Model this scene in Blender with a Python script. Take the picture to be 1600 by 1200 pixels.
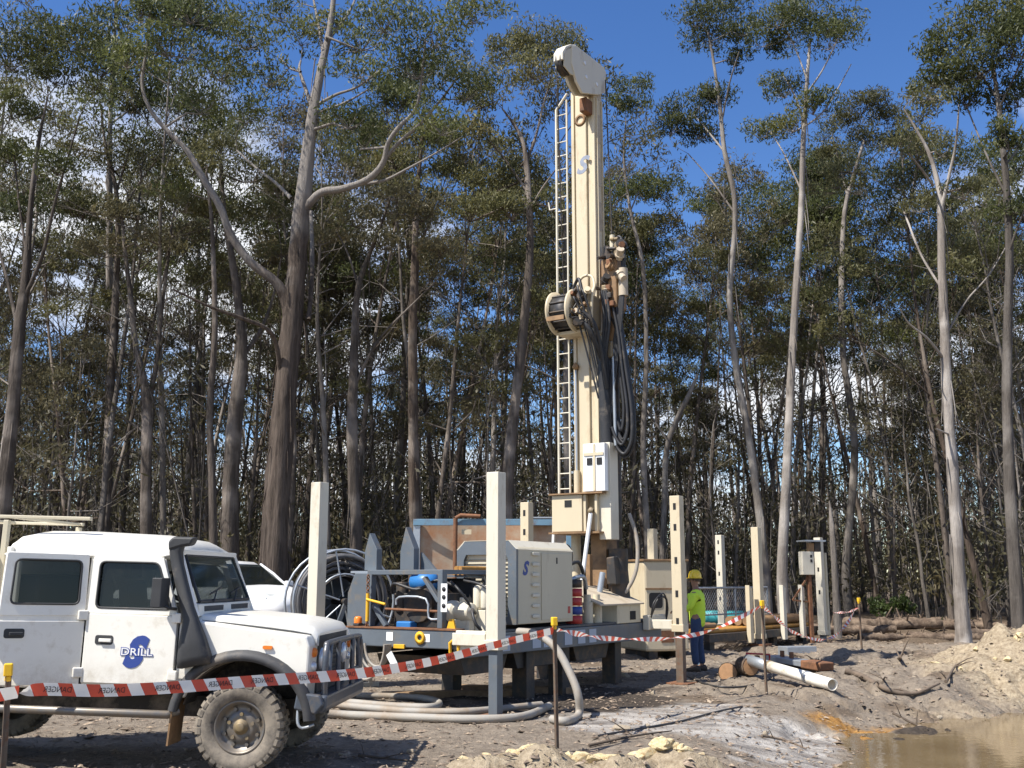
import bpy, bmesh, math, random
import numpy as np
from mathutils import Vector, Matrix, Euler
R = math.radians
for o in list(bpy.data.objects): bpy.data.objects.remove(o)
SC = bpy.context.scene
CLOUD_SEED = 51.3
COL = SC.collection

# ------------------------------------------------------------------ camera
CAM_H, PITCH, FPX = 1.63, R(10.5), 1650.0
cd = bpy.data.cameras.new('camera'); cam = bpy.data.objects.new('camera', cd); COL.objects.link(cam)
cd.sensor_width = 36.0; cd.lens = 36.0*FPX/1600.0; cd.clip_start = 0.1; cd.clip_end = 6000
cam.location = (0, 0, CAM_H); cam.rotation_euler = (R(90)+PITCH, 0, 0)
SC.camera = cam

# ------------------------------------------------------------------ sky, sun, exposure
SUN = Vector((-0.50, -0.31, 0.81)).normalized()
sun_el = math.asin(SUN.z); sun_az = math.atan2(SUN.x, SUN.y)
W = bpy.data.worlds.new('World'); SC.world = W; W.use_nodes = True
nt = W.node_tree; nt.nodes.clear()
def wn(t, **k):
    n = nt.nodes.new(t)
    for a, b in k.items(): setattr(n, a, b)
    return n
sky = wn('ShaderNodeTexSky', sky_type='NISHITA', sun_disc=False)
sky.sun_elevation = sun_el; sky.sun_rotation = sun_az; sky.altitude = 600; sky.air_density = 1.0; sky.dust_density = 0.2; sky.ozone_density = 2.5
hs = wn('ShaderNodeHueSaturation'); hs.inputs['Hue'].default_value = 0.510; hs.inputs['Saturation'].default_value = 1.24; hs.inputs['Value'].default_value = 1.95
nt.links.new(sky.outputs[0], hs.inputs['Color'])
tc = wn('ShaderNodeTexCoord'); sep = wn('ShaderNodeSeparateXYZ'); nt.links.new(tc.outputs['Generated'], sep.inputs[0])
def mth(op, a, b=None, clamp=False):
    n = wn('ShaderNodeMath', operation=op, use_clamp=clamp)
    for i, v in enumerate((a, b)):
        if v is None: continue
        if isinstance(v, (int, float)): n.inputs[i].default_value = v
        else: nt.links.new(v, n.inputs[i])
    return n.outputs[0]
zz = mth('ADD', mth('MAXIMUM', sep.outputs[2], 0.0), 0.18)
cx = mth('DIVIDE', sep.outputs[0], zz); cy = mth('DIVIDE', sep.outputs[1], zz)
cmb = wn('ShaderNodeCombineXYZ'); nt.links.new(cx, cmb.inputs[0]); nt.links.new(cy, cmb.inputs[1]); cmb.inputs[2].default_value = CLOUD_SEED
nz = wn('ShaderNodeTexNoise'); nz.inputs['Scale'].default_value = 0.95; nz.inputs['Detail'].default_value = 7; nz.inputs['Roughness'].default_value = 0.55
nt.links.new(cmb.outputs[0], nz.inputs['Vector'])
cr = wn('ShaderNodeValToRGB'); cr.color_ramp.elements[0].position = 0.50; cr.color_ramp.elements[1].position = 0.62
nt.links.new(nz.outputs['Fac'], cr.inputs[0])
mx = wn('ShaderNodeMix', data_type='RGBA'); nt.links.new(cr.outputs[0], mx.inputs[0]); nt.links.new(hs.outputs[0], mx.inputs[6]); mx.inputs[7].default_value = (11.5, 11.8, 12.4, 1)
bg = wn('ShaderNodeBackground'); bg.inputs[1].default_value = 0.055; nt.links.new(mx.outputs[2], bg.inputs[0])
wo = wn('ShaderNodeOutputWorld'); nt.links.new(bg.outputs[0], wo.inputs[0])
sl = bpy.data.lights.new('sun', 'SUN'); sl.energy = 5.0; sl.angle = R(0.53); sl.color = (1.0, 0.95, 0.87)
so = bpy.data.objects.new('sun', sl); COL.objects.link(so)
so.rotation_euler = SUN.to_track_quat('Z', 'Y').to_euler(); so.location = (-20, -10, 40)
SC.render.engine = 'CYCLES'
SC.view_settings.view_transform = 'Standard'; SC.view_settings.look = 'None'; SC.view_settings.gamma = 1.0
SC.view_settings.exposure = 0.70; SC.view_settings.use_curve_mapping = False

# ------------------------------------------------------------------ helpers
def P(px, py, Y):
    """pixel of the photograph -> point on its ray at world depth Y"""
    x = (px-800)/FPX; v = (600-py)/FPX
    d = Vector((x, math.cos(PITCH)-v*math.sin(PITCH), math.sin(PITCH)+v*math.cos(PITCH)))
    return Vector((0, 0, CAM_H)) + d*(Y/d.y)
def ray(px, py):
    x = (px-800)/FPX; v = (600-py)/FPX
    return Vector((x, math.cos(PITCH)-v*math.sin(PITCH), math.sin(PITCH)+v*math.cos(PITCH)))
def PZ(px, py, z):
    d = ray(px, py); return Vector((0, 0, CAM_H)) + d*((z-CAM_H)/d.z)

def tag(o, label=None, cat=None, group=None, kind=None):
    if label: o['label'] = label
    if cat: o['category'] = cat
    if group: o['group'] = group
    if kind: o['kind'] = kind
    return o
def thing(name, label, cat, loc=(0, 0, 0), rot=(0, 0, 0), group=None):
    o = bpy.data.objects.new(name, None); COL.objects.link(o); o.empty_display_size = 0.3
    o.location = loc; o.rotation_euler = rot if not isinstance(rot, (int, float)) else (0, 0, rot)
    return tag(o, label, cat, group)
def copy_tree(o, parent=None):
    c = o.copy(); COL.objects.link(c); c.parent = parent
    for ch in list(o.children): copy_tree(ch, c)
    return c

class MB:
    """collects shapes, builds ONE mesh object"""
    def __init__(s): s.v = []; s.f = []; s.sm = []
    def add(s, vs, fs, smooth=False, M=None):
        b = len(s.v)
        if M is not None: vs = [M @ Vector(p) for p in vs]
        s.v += [tuple(p) for p in vs]; s.f += [tuple(i+b for i in f) for f in fs]; s.sm += [smooth]*len(fs); return s
    def box(s, x0, x1, y0, y1, z0, z1, M=None):
        vs = [(x, y, z) for z in (z0, z1) for y in (y0, y1) for x in (x0, x1)]
        return s.add(vs, [(0, 2, 3, 1), (4, 5, 7, 6), (0, 1, 5, 4), (2, 6, 7, 3), (0, 4, 6, 2), (1, 3, 7, 5)], False, M)
    def cbox(s, c, d, M=None):
        return s.box(c[0]-d[0]/2, c[0]+d[0]/2, c[1]-d[1]/2, c[1]+d[1]/2, c[2]-d[2]/2, c[2]+d[2]/2, M)
    def prism(s, poly, axis, a, b, M=None):
        """poly: 2D outline; axis 'x','y','z' = extrusion axis from a to b"""
        n = len(poly)
        def mk(p, t):
            if axis == 'y': return (p[0], t, p[1])
            if axis == 'x': return (t, p[0], p[1])
            return (p[0], p[1], t)
        vs = [mk(p, a) for p in poly]+[mk(p, b) for p in poly]
        fs = [tuple(range(n)), tuple(range(2*n-1, n-1, -1))]+[(i, i+n, (i+1) % n+n, (i+1) % n) for i in range(n)]
        return s.add(vs, fs, False, M)
    def tube(s, path, rad, n=8, caps=True, smooth=True, M=None):
        path = [Vector(p) for p in path]
        if isinstance(rad, (int, float)): rad = [rad]*len(path)
        vs = []; fs = []; up = None; m = len(path)
        for i, p in enumerate(path):
            t = (path[min(i+1, m-1)]-path[max(i-1, 0)])
            t = t.normalized() if t.length > 1e-9 else Vector((0, 0, 1))
            if up is None:
                a = Vector((0, 0, 1)) if abs(t.z) < 0.9 else Vector((1, 0, 0))
                up = (a-t*a.dot(t)).normalized()
            else:
                up = (up-t*up.dot(t))
                up = up.normalized() if up.length > 1e-6 else Vector((1, 0, 0))
            sd = t.cross(up)
            for k in range(n):
                an = 2*math.pi*k/n
                vs.append(p+(up*math.cos(an)+sd*math.sin(an))*rad[i])
        for i in range(m-1):
            for k in range(n):
                fs.append((i*n+k, i*n+(k+1) % n, (i+1)*n+(k+1) % n, (i+1)*n+k))
        b0 = len(s.v)
        s.add(vs, fs, smooth, M)
        if caps:
            s.add(vs[:n], [tuple(range(n-1, -1, -1))], False, M); s.add(vs[-n:], [tuple(range(n))], False, M)
        return s
    def cyl(s, p0, p1, r, n=16, M=None): return s.tube([p0, p1], r, n, True, True, M)
    def bar(s, p0, p1, w, h, up=(0, 0, 1), M=None):
        p0 = Vector(p0); p1 = Vector(p1); t = (p1-p0).normalized(); u = Vector(up)
        if abs(t.dot(u)) > 0.98: u = Vector((1, 0, 0))
        sd = t.cross(u).normalized(); u = sd.cross(t).normalized()
        vs = [q+sd*a*w/2+u*b*h/2 for q in (p0, p1) for a, b in ((-1, -1), (1, -1), (1, 1), (-1, 1))]
        return s.add(vs, [(3, 2, 1, 0), (4, 5, 6, 7), (0, 1, 5, 4), (1, 2, 6, 5), (2, 3, 7, 6), (3, 0, 4, 7)], False, M)
    def lathe(s, prof, c, axis=(0, 0, 1), n=24, M=None, close=False):
        """prof: list of (r, t) along axis from c"""
        ax = Vector(axis).normalized(); a = Vector((0, 0, 1)) if abs(ax.z) < 0.9 else Vector((1, 0, 0))
        e1 = ax.cross(a).normalized(); e2 = ax.cross(e1); c = Vector(c); vs = []; fs = []
        for r, t in prof:
            for k in range(n):
                an = 2*math.pi*k/n; vs.append(c+ax*t+(e1*math.cos(an)+e2*math.sin(an))*max(r, 1e-4))
        m = len(prof); rng = m if close else m-1
        for i in range(rng):
            for k in range(n):
                j = (i+1) % m
                fs.append((i*n+k, i*n+(k+1) % n, j*n+(k+1) % n, j*n+k))
        return s.add(vs, fs, True, M)
    def build(s, name, mat, parent=None, bevel=0, seg=2, fix=True, world=False):
        me = bpy.data.meshes.new(name); me.from_pydata(s.v, [], s.f)
        me.polygons.foreach_set('use_smooth', s.sm); me.update()
        if bevel or fix:
            bm = bmesh.new(); bm.from_mesh(me)
            if bevel:
                bmesh.ops.remove_doubles(bm, verts=bm.verts, dist=1e-5)
                ed = [e for e in bm.edges if len(e.link_faces) == 2 and e.calc_face_angle(0) > 0.6]
                bmesh.ops.bevel(bm, geom=ed, offset=bevel, segments=seg, affect='EDGES', profile=0.5, clamp_overlap=True)
            bmesh.ops.recalc_face_normals(bm, faces=bm.faces)
            bm.to_mesh(me); bm.free()
        me.materials.append(M[mat] if isinstance(mat, str) else mat)
        o = bpy.data.objects.new(name, me); COL.objects.link(o)
        if parent: o.parent = parent
        return o

def np_mesh(name, V, F, mat, parent=None, smooth=False):
    """V (n,3), F (m,4) arrays -> one mesh object"""
    me = bpy.data.meshes.new(name); V = np.asarray(V, np.float32); F = np.asarray(F, np.int32); k = F.shape[1]
    me.vertices.add(len(V)); me.vertices.foreach_set('co', V.ravel())
    me.loops.add(F.size); me.loops.foreach_set('vertex_index', F.ravel())
    me.polygons.add(len(F)); me.polygons.foreach_set('loop_start', np.arange(0, F.size, k, dtype=np.int32))
    me.polygons.foreach_set('loop_total', np.full(len(F), k, np.int32))
    me.polygons.foreach_set('use_smooth', np.full(len(F), smooth)); me.update(calc_edges=True)
    me.materials.append(M[mat] if isinstance(mat, str) else mat)
    o = bpy.data.objects.new(name, me); COL.objects.link(o)
    if parent: o.parent = parent
    return o

def smooth_path(pts, sub=4):
    """Catmull-Rom through pts (Vectors)"""
    pts = [Vector(p) for p in pts]; out = []
    for i in range(len(pts)-1):
        p0 = pts[max(i-1, 0)]; p1 = pts[i]; p2 = pts[i+1]; p3 = pts[min(i+2, len(pts)-1)]
        for k in range(sub):
            t = k/sub
            out.append(0.5*((2*p1)+(p2-p0)*t+(2*p0-5*p1+4*p2-p3)*t*t+(3*p1-p0-3*p2+p3)*t**3))
    out.append(pts[-1]); return out

# ------------------------------------------------------------------ materials
M = {}
def mat(name, col, rough=0.6, metal=0.0, var=0.0, vscale=4.0, bump=0.0, bscale=60.0, dirt=None, dirt_amt=0.0, dscale=3.0, coat=0.0, rndval=0.0, zdirt=None, spec=0.5, stretch=None):
    """Principled; var = brightness mottling, dirt = second colour in noise patches, zdirt = (height, colour) splashed mud fading upwards"""
    m = bpy.data.materials.new(name); m.use_nodes = True; t = m.node_tree; N = t.nodes; L = t.links
    b = N['Principled BSDF']; b.inputs['Roughness'].default_value = rough; b.inputs['Metallic'].default_value = metal
    b.inputs['Specular IOR Level'].default_value = spec
    if coat: b.inputs['Coat Weight'].default_value = coat; b.inputs['Coat Roughness'].default_value = 0.15
    co = N.new('ShaderNodeTexCoord'); vec = co.outputs['Object']
    if stretch:
        mp = N.new('ShaderNodeMapping'); mp.inputs['Scale'].default_value = stretch; L.new(vec, mp.inputs[0]); vec = mp.outputs[0]
    rgb = N.new('ShaderNodeRGB'); rgb.outputs[0].default_value = (*col, 1); cur = rgb.outputs[0]
    def noise(sc, det=5, rg=0.6):
        n = N.new('ShaderNodeTexNoise'); n.inputs['Scale'].default_value = sc; n.inputs['Detail'].default_value = det; n.inputs['Roughness'].default_value = rg
        L.new(vec, n.inputs['Vector']); return n.outputs['Fac']
    def rng(x, a, b_, c, d):
        n = N.new('ShaderNodeMapRange'); n.inputs[1].default_value = a; n.inputs[2].default_value = b_; n.inputs[3].default_value = c; n.inputs[4].default_value = d; L.new(x, n.inputs[0]); return n.outputs[0]
    def mix(f, a, b_):
        n = N.new('ShaderNodeMix'); n.data_type = 'RGBA'; L.new(f, n.inputs[0]); L.new(a, n.inputs[6])
        if isinstance(b_, tuple): n.inputs[7].default_value = (*b_, 1)
        else: L.new(b_, n.inputs[7])
        return n.outputs[2]
    def val(x, c):
        h = N.new('ShaderNodeHueSaturation'); L.new(c, h.inputs['Color']); L.new(x, h.inputs['Value']); return h.outputs[0]
    if var: cur = val(rng(noise(vscale), 0.3, 0.7, 1-var, 1+var), cur)
    if rndval:
        oi = N.new('ShaderNodeObjectInfo'); cur = val(rng(oi.outputs['Random'], 0, 1, 1-rndval, 1+rndval), cur)
    if dirt is not None: cur = mix(rng(noise(dscale, 8, 0.7), 0.62-dirt_amt*0.5, 0.72-dirt_amt*0.25, 0, min(1, 0.4+dirt_amt)), cur, dirt)
    if zdirt:
        sp = N.new('ShaderNodeSeparateXYZ'); L.new(co.outputs['Object'], sp.inputs[0])
        a = rng(sp.outputs[2], zdirt[0], zdirt[0]*0.5, 0, 1); nn = rng(noise(9, 7, 0.75), 0.38, 0.6, 0.1, 1)
        mm = N.new('ShaderNodeMath'); mm.operation = 'MULTIPLY'; L.new(a, mm.inputs[0]); L.new(nn, mm.inputs[1]); cur = mix(mm.outputs[0], cur, zdirt[1])
    L.new(cur, b.inputs['Base Color'])
    if bump:
        bp = N.new('ShaderNodeBump'); bp.inputs['Strength'].default_value = bump; bp.inputs['Distance'].default_value = 0.02
        L.new(noise(bscale, 6, 0.65), bp.inputs['Height']); L.new(bp.outputs[0], b.inputs['Normal'])
    M[name] = m; return m
def glass(name, col=(0.02, 0.025, 0.025), rough=0.04, alpha=0.75):
    m = bpy.data.materials.new(name); m.use_nodes = True; t = m.node_tree; N = t.nodes; L = t.links
    b = N['Principled BSDF']; b.inputs['Base Color'].default_value = (*col, 1); b.inputs['Roughness'].default_value = rough
    tr = N.new('ShaderNodeBsdfTransparent'); tr.inputs[0].default_value = (0.72, 0.76, 0.74, 1)
    ms = N.new('ShaderNodeMixShader'); ms.inputs[0].default_value = alpha
    L.new(tr.outputs[0], ms.inputs[1]); L.new(b.outputs[0], ms.inputs[2]); L.new(ms.outputs[0], N['Material Output'].inputs[0])
    M[name] = m
MUD = (0.20, 0.165, 0.125); RUST = (0.16, 0.065, 0.028)
mat('car_white', (0.81, 0.785, 0.71), 0.34, var=0.04, vscale=3, dirt=(0.58, 0.53, 0.43), dirt_amt=0.16, dscale=6, coat=0.3, zdirt=(0.95, (0.42, 0.36, 0.27)))
mat('ute_white', (0.80, 0.80, 0.79), 0.3, var=0.02, coat=0.4)
mat('black_plastic', (0.035, 0.036, 0.038), 0.6, var=0.15, vscale=8, dirt=MUD, dirt_amt=0.08, bump=0.1, bscale=200)
mat('arch_plastic', (0.05, 0.05, 0.052), 0.65, var=0.12, vscale=6, dirt=MUD, dirt_amt=0.15)
mat('rubber', (0.050, 0.046, 0.042), 0.85, var=0.2, vscale=7, dirt=(0.24, 0.205, 0.16), dirt_amt=0.62, dscale=6)
mat('rim_steel', (0.16, 0.155, 0.15), 0.45, 0.5, var=0.1, dirt=MUD, dirt_amt=0.5, dscale=8)
mat('hub', (0.24, 0.18, 0.095), 0.6, 0.3, dirt=MUD, dirt_amt=0.4, dscale=12)
mat('bull_bar', (0.085, 0.10, 0.125), 0.35, 0.3, dirt=MUD, dirt_amt=0.25, dscale=9)
mat('under', (0.03, 0.027, 0.024), 0.9, dirt=MUD, dirt_amt=0.3)
mat('seat', (0.022, 0.022, 0.024), 0.8)
mat('lamp_glass', (0.75, 0.78, 0.80), 0.12, 0.3, coat=0.6)
mat('amber', (0.75, 0.20, 0.02), 0.3)
mat('logo_blue', (0.028, 0.06, 0.26), 0.5)
mat('logo_faded', (0.24, 0.27, 0.34), 0.6, var=0.2, vscale=9)
mat('logo_white', (0.78, 0.78, 0.76), 0.5)
mat('cream', (0.57, 0.485, 0.335), 0.5, var=0.05, vscale=2, dirt=(0.34, 0.24, 0.13), dirt_amt=0.14, dscale=4, stretch=(1, 1, 0.35))
mat('cream_white', (0.62, 0.575, 0.465), 0.5, var=0.04, vscale=2, dirt=(0.36, 0.27, 0.16), dirt_amt=0.14, dscale=5, stretch=(1, 1, 0.35))
mat('beige', (0.56, 0.50, 0.365), 0.5, var=0.05, vscale=1.5, dirt=(0.34, 0.27, 0.17), dirt_amt=0.14, dscale=3, stretch=(1, 1, 0.4))
mat('tan_roof', (0.46, 0.39, 0.29), 0.65, var=0.06, vscale=5, dirt=(0.28, 0.21, 0.13), dirt_amt=0.2)
mat('rig_grey', (0.115, 0.135, 0.155), 0.5, 0.1, var=0.1, vscale=3, dirt=(0.22, 0.17, 0.11), dirt_amt=0.2, dscale=4)
mat('rig_grey_dark', (0.06, 0.066, 0.075), 0.6, 0.1, var=0.1, dirt=MUD, dirt_amt=0.2)
mat('dark_steel', (0.045, 0.043, 0.042), 0.6, 0.3, var=0.2, dirt=(0.14, 0.09, 0.05), dirt_amt=0.3, dscale=6)
mat('black', (0.012, 0.012, 0.013), 0.8)
mat('hose_black', (0.022, 0.022, 0.024), 0.5, var=0.2, dirt=MUD, dirt_amt=0.12)
mat('hose_mid', (0.085, 0.085, 0.09), 0.5, var=0.15, dirt=MUD, dirt_amt=0.2)
mat('hose_grey', (0.33, 0.31, 0.275), 0.7, var=0.12, vscale=6, dirt=(0.25, 0.19, 0.13), dirt_amt=0.4, dscale=3, bump=0.15, bscale=90)
mat('chrome', (0.85, 0.86, 0.88), 0.13, 1.0)
mat('galv', (0.40, 0.43, 0.46), 0.45, 0.6, var=0.1)
mat('rusty', (0.19, 0.085, 0.04), 0.85, var=0.25, vscale=8, dirt=(0.07, 0.04, 0.025), dirt_amt=0.3, dscale=7)
mat('yellow', (0.72, 0.40, 0.02), 0.5, dirt=MUD, dirt_amt=0.12, dscale=9)
mat('yellow_cap', (0.85, 0.50, 0.02), 0.45, dirt=MUD, dirt_amt=0.1, dscale=20)
mat('rod_orange', (0.43, 0.215, 0.045), 0.6, var=0.15, vscale=6, dirt=(0.16, 0.08, 0.035), dirt_amt=0.3, dscale=5)
mat('rod_brown', (0.26, 0.155, 0.075), 0.7, var=0.2, vscale=5, dirt=(0.10, 0.06, 0.03), dirt_amt=0.3)
mat('teal', (0.06, 0.40, 0.42), 0.5, var=0.06)
mat('blue_paint', (0.14, 0.25, 0.34), 0.5, var=0.08, dirt=RUST, dirt_amt=0.22, dscale=5)
mat('blue_part', (0.03, 0.17, 0.45), 0.4)
mat('red_part', (0.42, 0.035, 0.03), 0.45)
mat('tank_rust', (0.42, 0.33, 0.24), 0.75, var=0.12, vscale=2, dirt=(0.36, 0.15, 0.06), dirt_amt=0.42, dscale=1.4)
mat('timber', (0.32, 0.21, 0.12), 0.85, var=0.2, vscale=10, bump=0.4, bscale=30, dirt=(0.14, 0.09, 0.05), dirt_amt=0.3)
mat('pvc_white', (0.80, 0.77, 0.68), 0.45, dirt=(0.42, 0.27, 0.13), dirt_amt=0.2, dscale=4)
mat('stake_steel', (0.15, 0.115, 0.085), 0.8, 0.2, var=0.25, dirt=RUST, dirt_amt=0.3, dscale=15)
mat('white_label', (0.80, 0.80, 0.78), 0.5)
mat('label_blue', (0.40, 0.45, 0.52), 0.5)
mat('ink', (0.015, 0.015, 0.018), 0.6)
mat('skin', (0.30, 0.16, 0.10), 0.55)
mat('hivis', (0.62, 0.84, 0.06), 0.75, var=0.06, bump=0.3, bscale=25)
mat('helmet', (0.86, 0.58, 0.02), 0.3, coat=0.3)
mat('denim', (0.036, 0.058, 0.12), 0.85, var=0.15, vscale=9, bump=0.3, bscale=40)
mat('boot', (0.07, 0.05, 0.035), 0.8)
mat('clod', (0.70, 0.585, 0.35), 0.95, var=0.18, vscale=5, bump=0.7, bscale=25, dirt=(0.45, 0.25, 0.09), dirt_amt=0.3, dscale=3)
mat('stone', (0.36, 0.30, 0.22), 0.9, var=0.2, vscale=6, bump=0.6, bscale=30)
mat('stick', (0.12, 0.09, 0.065), 0.9, var=0.3, vscale=6, bump=0.5, bscale=40, rndval=0.35)
mat('log', (0.105, 0.072, 0.05), 0.95, var=0.4, vscale=6, bump=1.0, bscale=14, dirt=(0.27, 0.20, 0.14), dirt_amt=0.35, dscale=5, rndval=0.25)
mat('sawn', (0.36, 0.205, 0.105), 0.85, var=0.15, vscale=12, bump=0.3, bscale=30)
glass('car_glass', (0.012, 0.015, 0.014), 0.04, 0.70); glass('screen_glass', (0.03, 0.042, 0.036), 0.06, 0.72)

def bark(name, c1, c2, c3, zsc=0.06, bump=0.8, sc=7.0, peel=0.55, zshed=None):
    m = bpy.data.materials.new(name); m.use_nodes = True; t = m.node_tree; N = t.nodes; L = t.links
    b = N['Principled BSDF']; b.inputs['Roughness'].default_value = 0.9; b.inputs['Specular IOR Level'].default_value = 0.2
    co = N.new('ShaderNodeTexCoord'); mp = N.new('ShaderNodeMapping'); mp.inputs['Scale'].default_value = (1, 1, zsc); L.new(co.outputs['Object'], mp.inputs[0])
    n1 = N.new('ShaderNodeTexNoise'); n1.inputs['Scale'].default_value = sc; n1.inputs['Detail'].default_value = 7; n1.inputs['Roughness'].default_value = 0.7; L.new(mp.outputs[0], n1.inputs[0])
    n2 = N.new('ShaderNodeTexNoise'); n2.inputs['Scale'].default_value = 0.7; n2.inputs['Detail'].default_value = 6; L.new(co.outputs['Object'], n2.inputs[0])
    r1 = N.new('ShaderNodeValToRGB'); e = r1.color_ramp.elements; e[0].position = 0.32; e[0].color = (*c1, 1); e[1].position = 0.68; e[1].color = (*c2, 1); L.new(n1.outputs[0], r1.inputs[0])
    mr = N.new('ShaderNodeMapRange'); mr.inputs[1].default_value = peel-0.04; mr.inputs[2].default_value = peel+0.06; L.new(n2.outputs[0], mr.inputs[0])
    fac = mr.outputs[0]
    if zshed:      # rough bark is kept on the lower bole only; above this height it has been shed
        sp = N.new('ShaderNodeSeparateXYZ'); L.new(co.outputs['Object'], sp.inputs[0]); ma = N.new('ShaderNodeMath'); ma.operation = 'MULTIPLY_ADD'; L.new(n2.outputs[0], ma.inputs[0]); ma.inputs[1].default_value = 7.0; L.new(sp.outputs[2], ma.inputs[2])
        zr = N.new('ShaderNodeMapRange'); zr.inputs[1].default_value = zshed+3.0; zr.inputs[2].default_value = zshed+4.5; L.new(ma.outputs[0], zr.inputs[0]); pm = N.new('ShaderNodeMath'); pm.operation = 'MULTIPLY'; L.new(zr.outputs[0], pm.inputs[0]); pm.inputs[1].default_value = 0.9; fac = pm.outputs[0]
    mx = N.new('ShaderNodeMix'); mx.data_type = 'RGBA'; L.new(fac, mx.inputs[0]); L.new(r1.outputs[0], mx.inputs[6]); mx.inputs[7].default_value = (*c3, 1)
    oi = N.new('ShaderNodeObjectInfo'); m2 = N.new('ShaderNodeMapRange'); m2.inputs[3].default_value = 0.65; m2.inputs[4].default_value = 1.3; L.new(oi.outputs['Random'], m2.inputs[0])
    h = N.new('ShaderNodeHueSaturation'); L.new(mx.outputs[2], h.inputs['Color']); L.new(m2.outputs[0], h.inputs['Value']); L.new(h.outputs[0], b.inputs['Base Color'])
    bp = N.new('ShaderNodeBump'); bp.inputs['Strength'].default_value = bump; bp.inputs['Distance'].default_value = 0.09; L.new(n1.outputs[0], bp.inputs['Height']); L.new(bp.outputs[0], b.inputs['Normal'])
    M[name] = m
bark('bark_pale', (0.13, 0.112, 0.098), (0.27, 0.240, 0.212), (0.345, 0.315, 0.285), 0.14, 0.7, 6, 0.52)
bark('bark_grey', (0.090, 0.078, 0.068), (0.21, 0.184, 0.160), (0.29, 0.260, 0.232), 0.13, 0.9, 8, 0.54)
bark('bark_brown', (0.052, 0.043, 0.036), (0.165, 0.135, 0.112), (0.26, 0.222, 0.19), 0.11, 1.0, 9, 0.55)
bark('bark_rust', (0.055, 0.040, 0.031), (0.175, 0.132, 0.102), (0.26, 0.215, 0.178), 0.10, 1.0, 10, 0.55)
bark('bark_big', (0.045, 0.034, 0.027), (0.19, 0.148, 0.118), (0.33, 0.300, 0.272), 0.10, 1.0, 10, 0.50, 9.0)
def leafmat(name, c1, c2, c3, tr=0.3):
    m = bpy.data.materials.new(name); m.use_nodes = True; t = m.node_tree; N = t.nodes; L = t.links
    b = N['Principled BSDF']; b.inputs['Roughness'].default_value = 0.5; b.inputs['Specular IOR Level'].default_value = 0.35
    co = N.new('ShaderNodeTexCoord'); n2 = N.new('ShaderNodeTexNoise'); n2.inputs['Scale'].default_value = 0.55; n2.inputs['Detail'].default_value = 3; L.new(co.outputs['Object'], n2.inputs[0])
    n3 = N.new('ShaderNodeTexNoise'); n3.inputs['Scale'].default_value = 9; n3.inputs['Detail'].default_value = 2; L.new(co.outputs['Object'], n3.inputs[0])
    r = N.new('ShaderNodeValToRGB'); e = r.color_ramp.elements; e[0].position = 0.3; e[0].color = (*c1, 1); e[1].position = 0.55; e[1].color = (*c2, 1); q = e.new(0.75); q.color = (*c3, 1)
    a = N.new('ShaderNodeMath'); a.operation = 'MULTIPLY_ADD'; L.new(n3.outputs[0], a.inputs[0]); a.inputs[1].default_value = 0.5; L.new(n2.outputs[0], a.inputs[2])
    a2 = N.new('ShaderNodeMath'); a2.operation = 'SUBTRACT'; L.new(a.outputs[0], a2.inputs[0]); a2.inputs[1].default_value = 0.25; L.new(a2.outputs[0], r.inputs[0])
    oi = N.new('ShaderNodeObjectInfo'); m2 = N.new('ShaderNodeMapRange'); m2.inputs[3].default_value = 0.75; m2.inputs[4].default_value = 1.25; L.new(oi.outputs['Random'], m2.inputs[0])
    h = N.new('ShaderNodeHueSaturation'); L.new(r.outputs[0], h.inputs['Color']); L.new(m2.outputs[0], h.inputs['Value']); L.new(h.outputs[0], b.inputs['Base Color'])
    tl = N.new('ShaderNodeBsdfTranslucent'); L.new(h.outputs[0], tl.inputs[0]); ms = N.new('ShaderNodeMixShader'); ms.inputs[0].default_value = tr
    L.new(b.outputs[0], ms.inputs[1]); L.new(tl.outputs[0], ms.inputs[2]); L.new(ms.outputs[0], N['Material Output'].inputs[0]); M[name] = m
leafmat('leaf_green', (0.056, 0.068, 0.027), (0.105, 0.120, 0.040), (0.165, 0.164, 0.050), 0.45)
leafmat('leaf_olive', (0.076, 0.080, 0.036), (0.132, 0.128, 0.053), (0.180, 0.155, 0.064), 0.46)
leafmat('leaf_brown', (0.086, 0.080, 0.043), (0.142, 0.126, 0.066), (0.188, 0.150, 0.076), 0.46)
leafmat('leaf_bush', (0.04, 0.06, 0.018), (0.07, 0.10, 0.025), (0.10, 0.125, 0.035))
# ------------------------------------------------------------------ ground
def _hash(ix, iy, s):
    h = (ix.astype(np.int64)*374761393+iy.astype(np.int64)*668265263+s*1442695041) & 0x7fffffff
    h = (h ^ (h >> 13))*1274126177 & 0x7fffffff
    h = (h ^ (h >> 16)) & 0xffff
    return h/65535.0
def vnoise(x, y, s=0):
    ix = np.floor(x); iy = np.floor(y); fx = x-ix; fy = y-iy; fx = fx*fx*(3-2*fx); fy = fy*fy*(3-2*fy)
    ix = ix.astype(np.int64); iy = iy.astype(np.int64)
    a = _hash(ix, iy, s); b = _hash(ix+1, iy, s); c = _hash(ix, iy+1, s); d = _hash(ix+1, iy+1, s)
    return (a*(1-fx)+b*fx)*(1-fy)+(c*(1-fx)+d*fx)*fy-0.5
def fbm(x, y, sc, s=0, o=4):
    t = 0; a = 1.0
    for k in range(o): t = t+a*vnoise(x*sc+17.3*k, y*sc-9.1*k, s+k); sc *= 2.07; a *= 0.5
    return t
def sstep(a, b, x):
    t = np.clip((x-a)/(b-a), 0, 1); return t*t*(3-2*t)
POND_Z = -0.36
def pond_d(x, y):
    r = np.hypot((x-11.0), (y-9.8)); a = np.arctan2(y-9.8, x-11.0)
    return r-7.5+0.35*np.sin(3*a+1)+0.18*np.sin(7*a)+0.25*fbm(x, y, 0.9, 5, 3)
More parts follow.
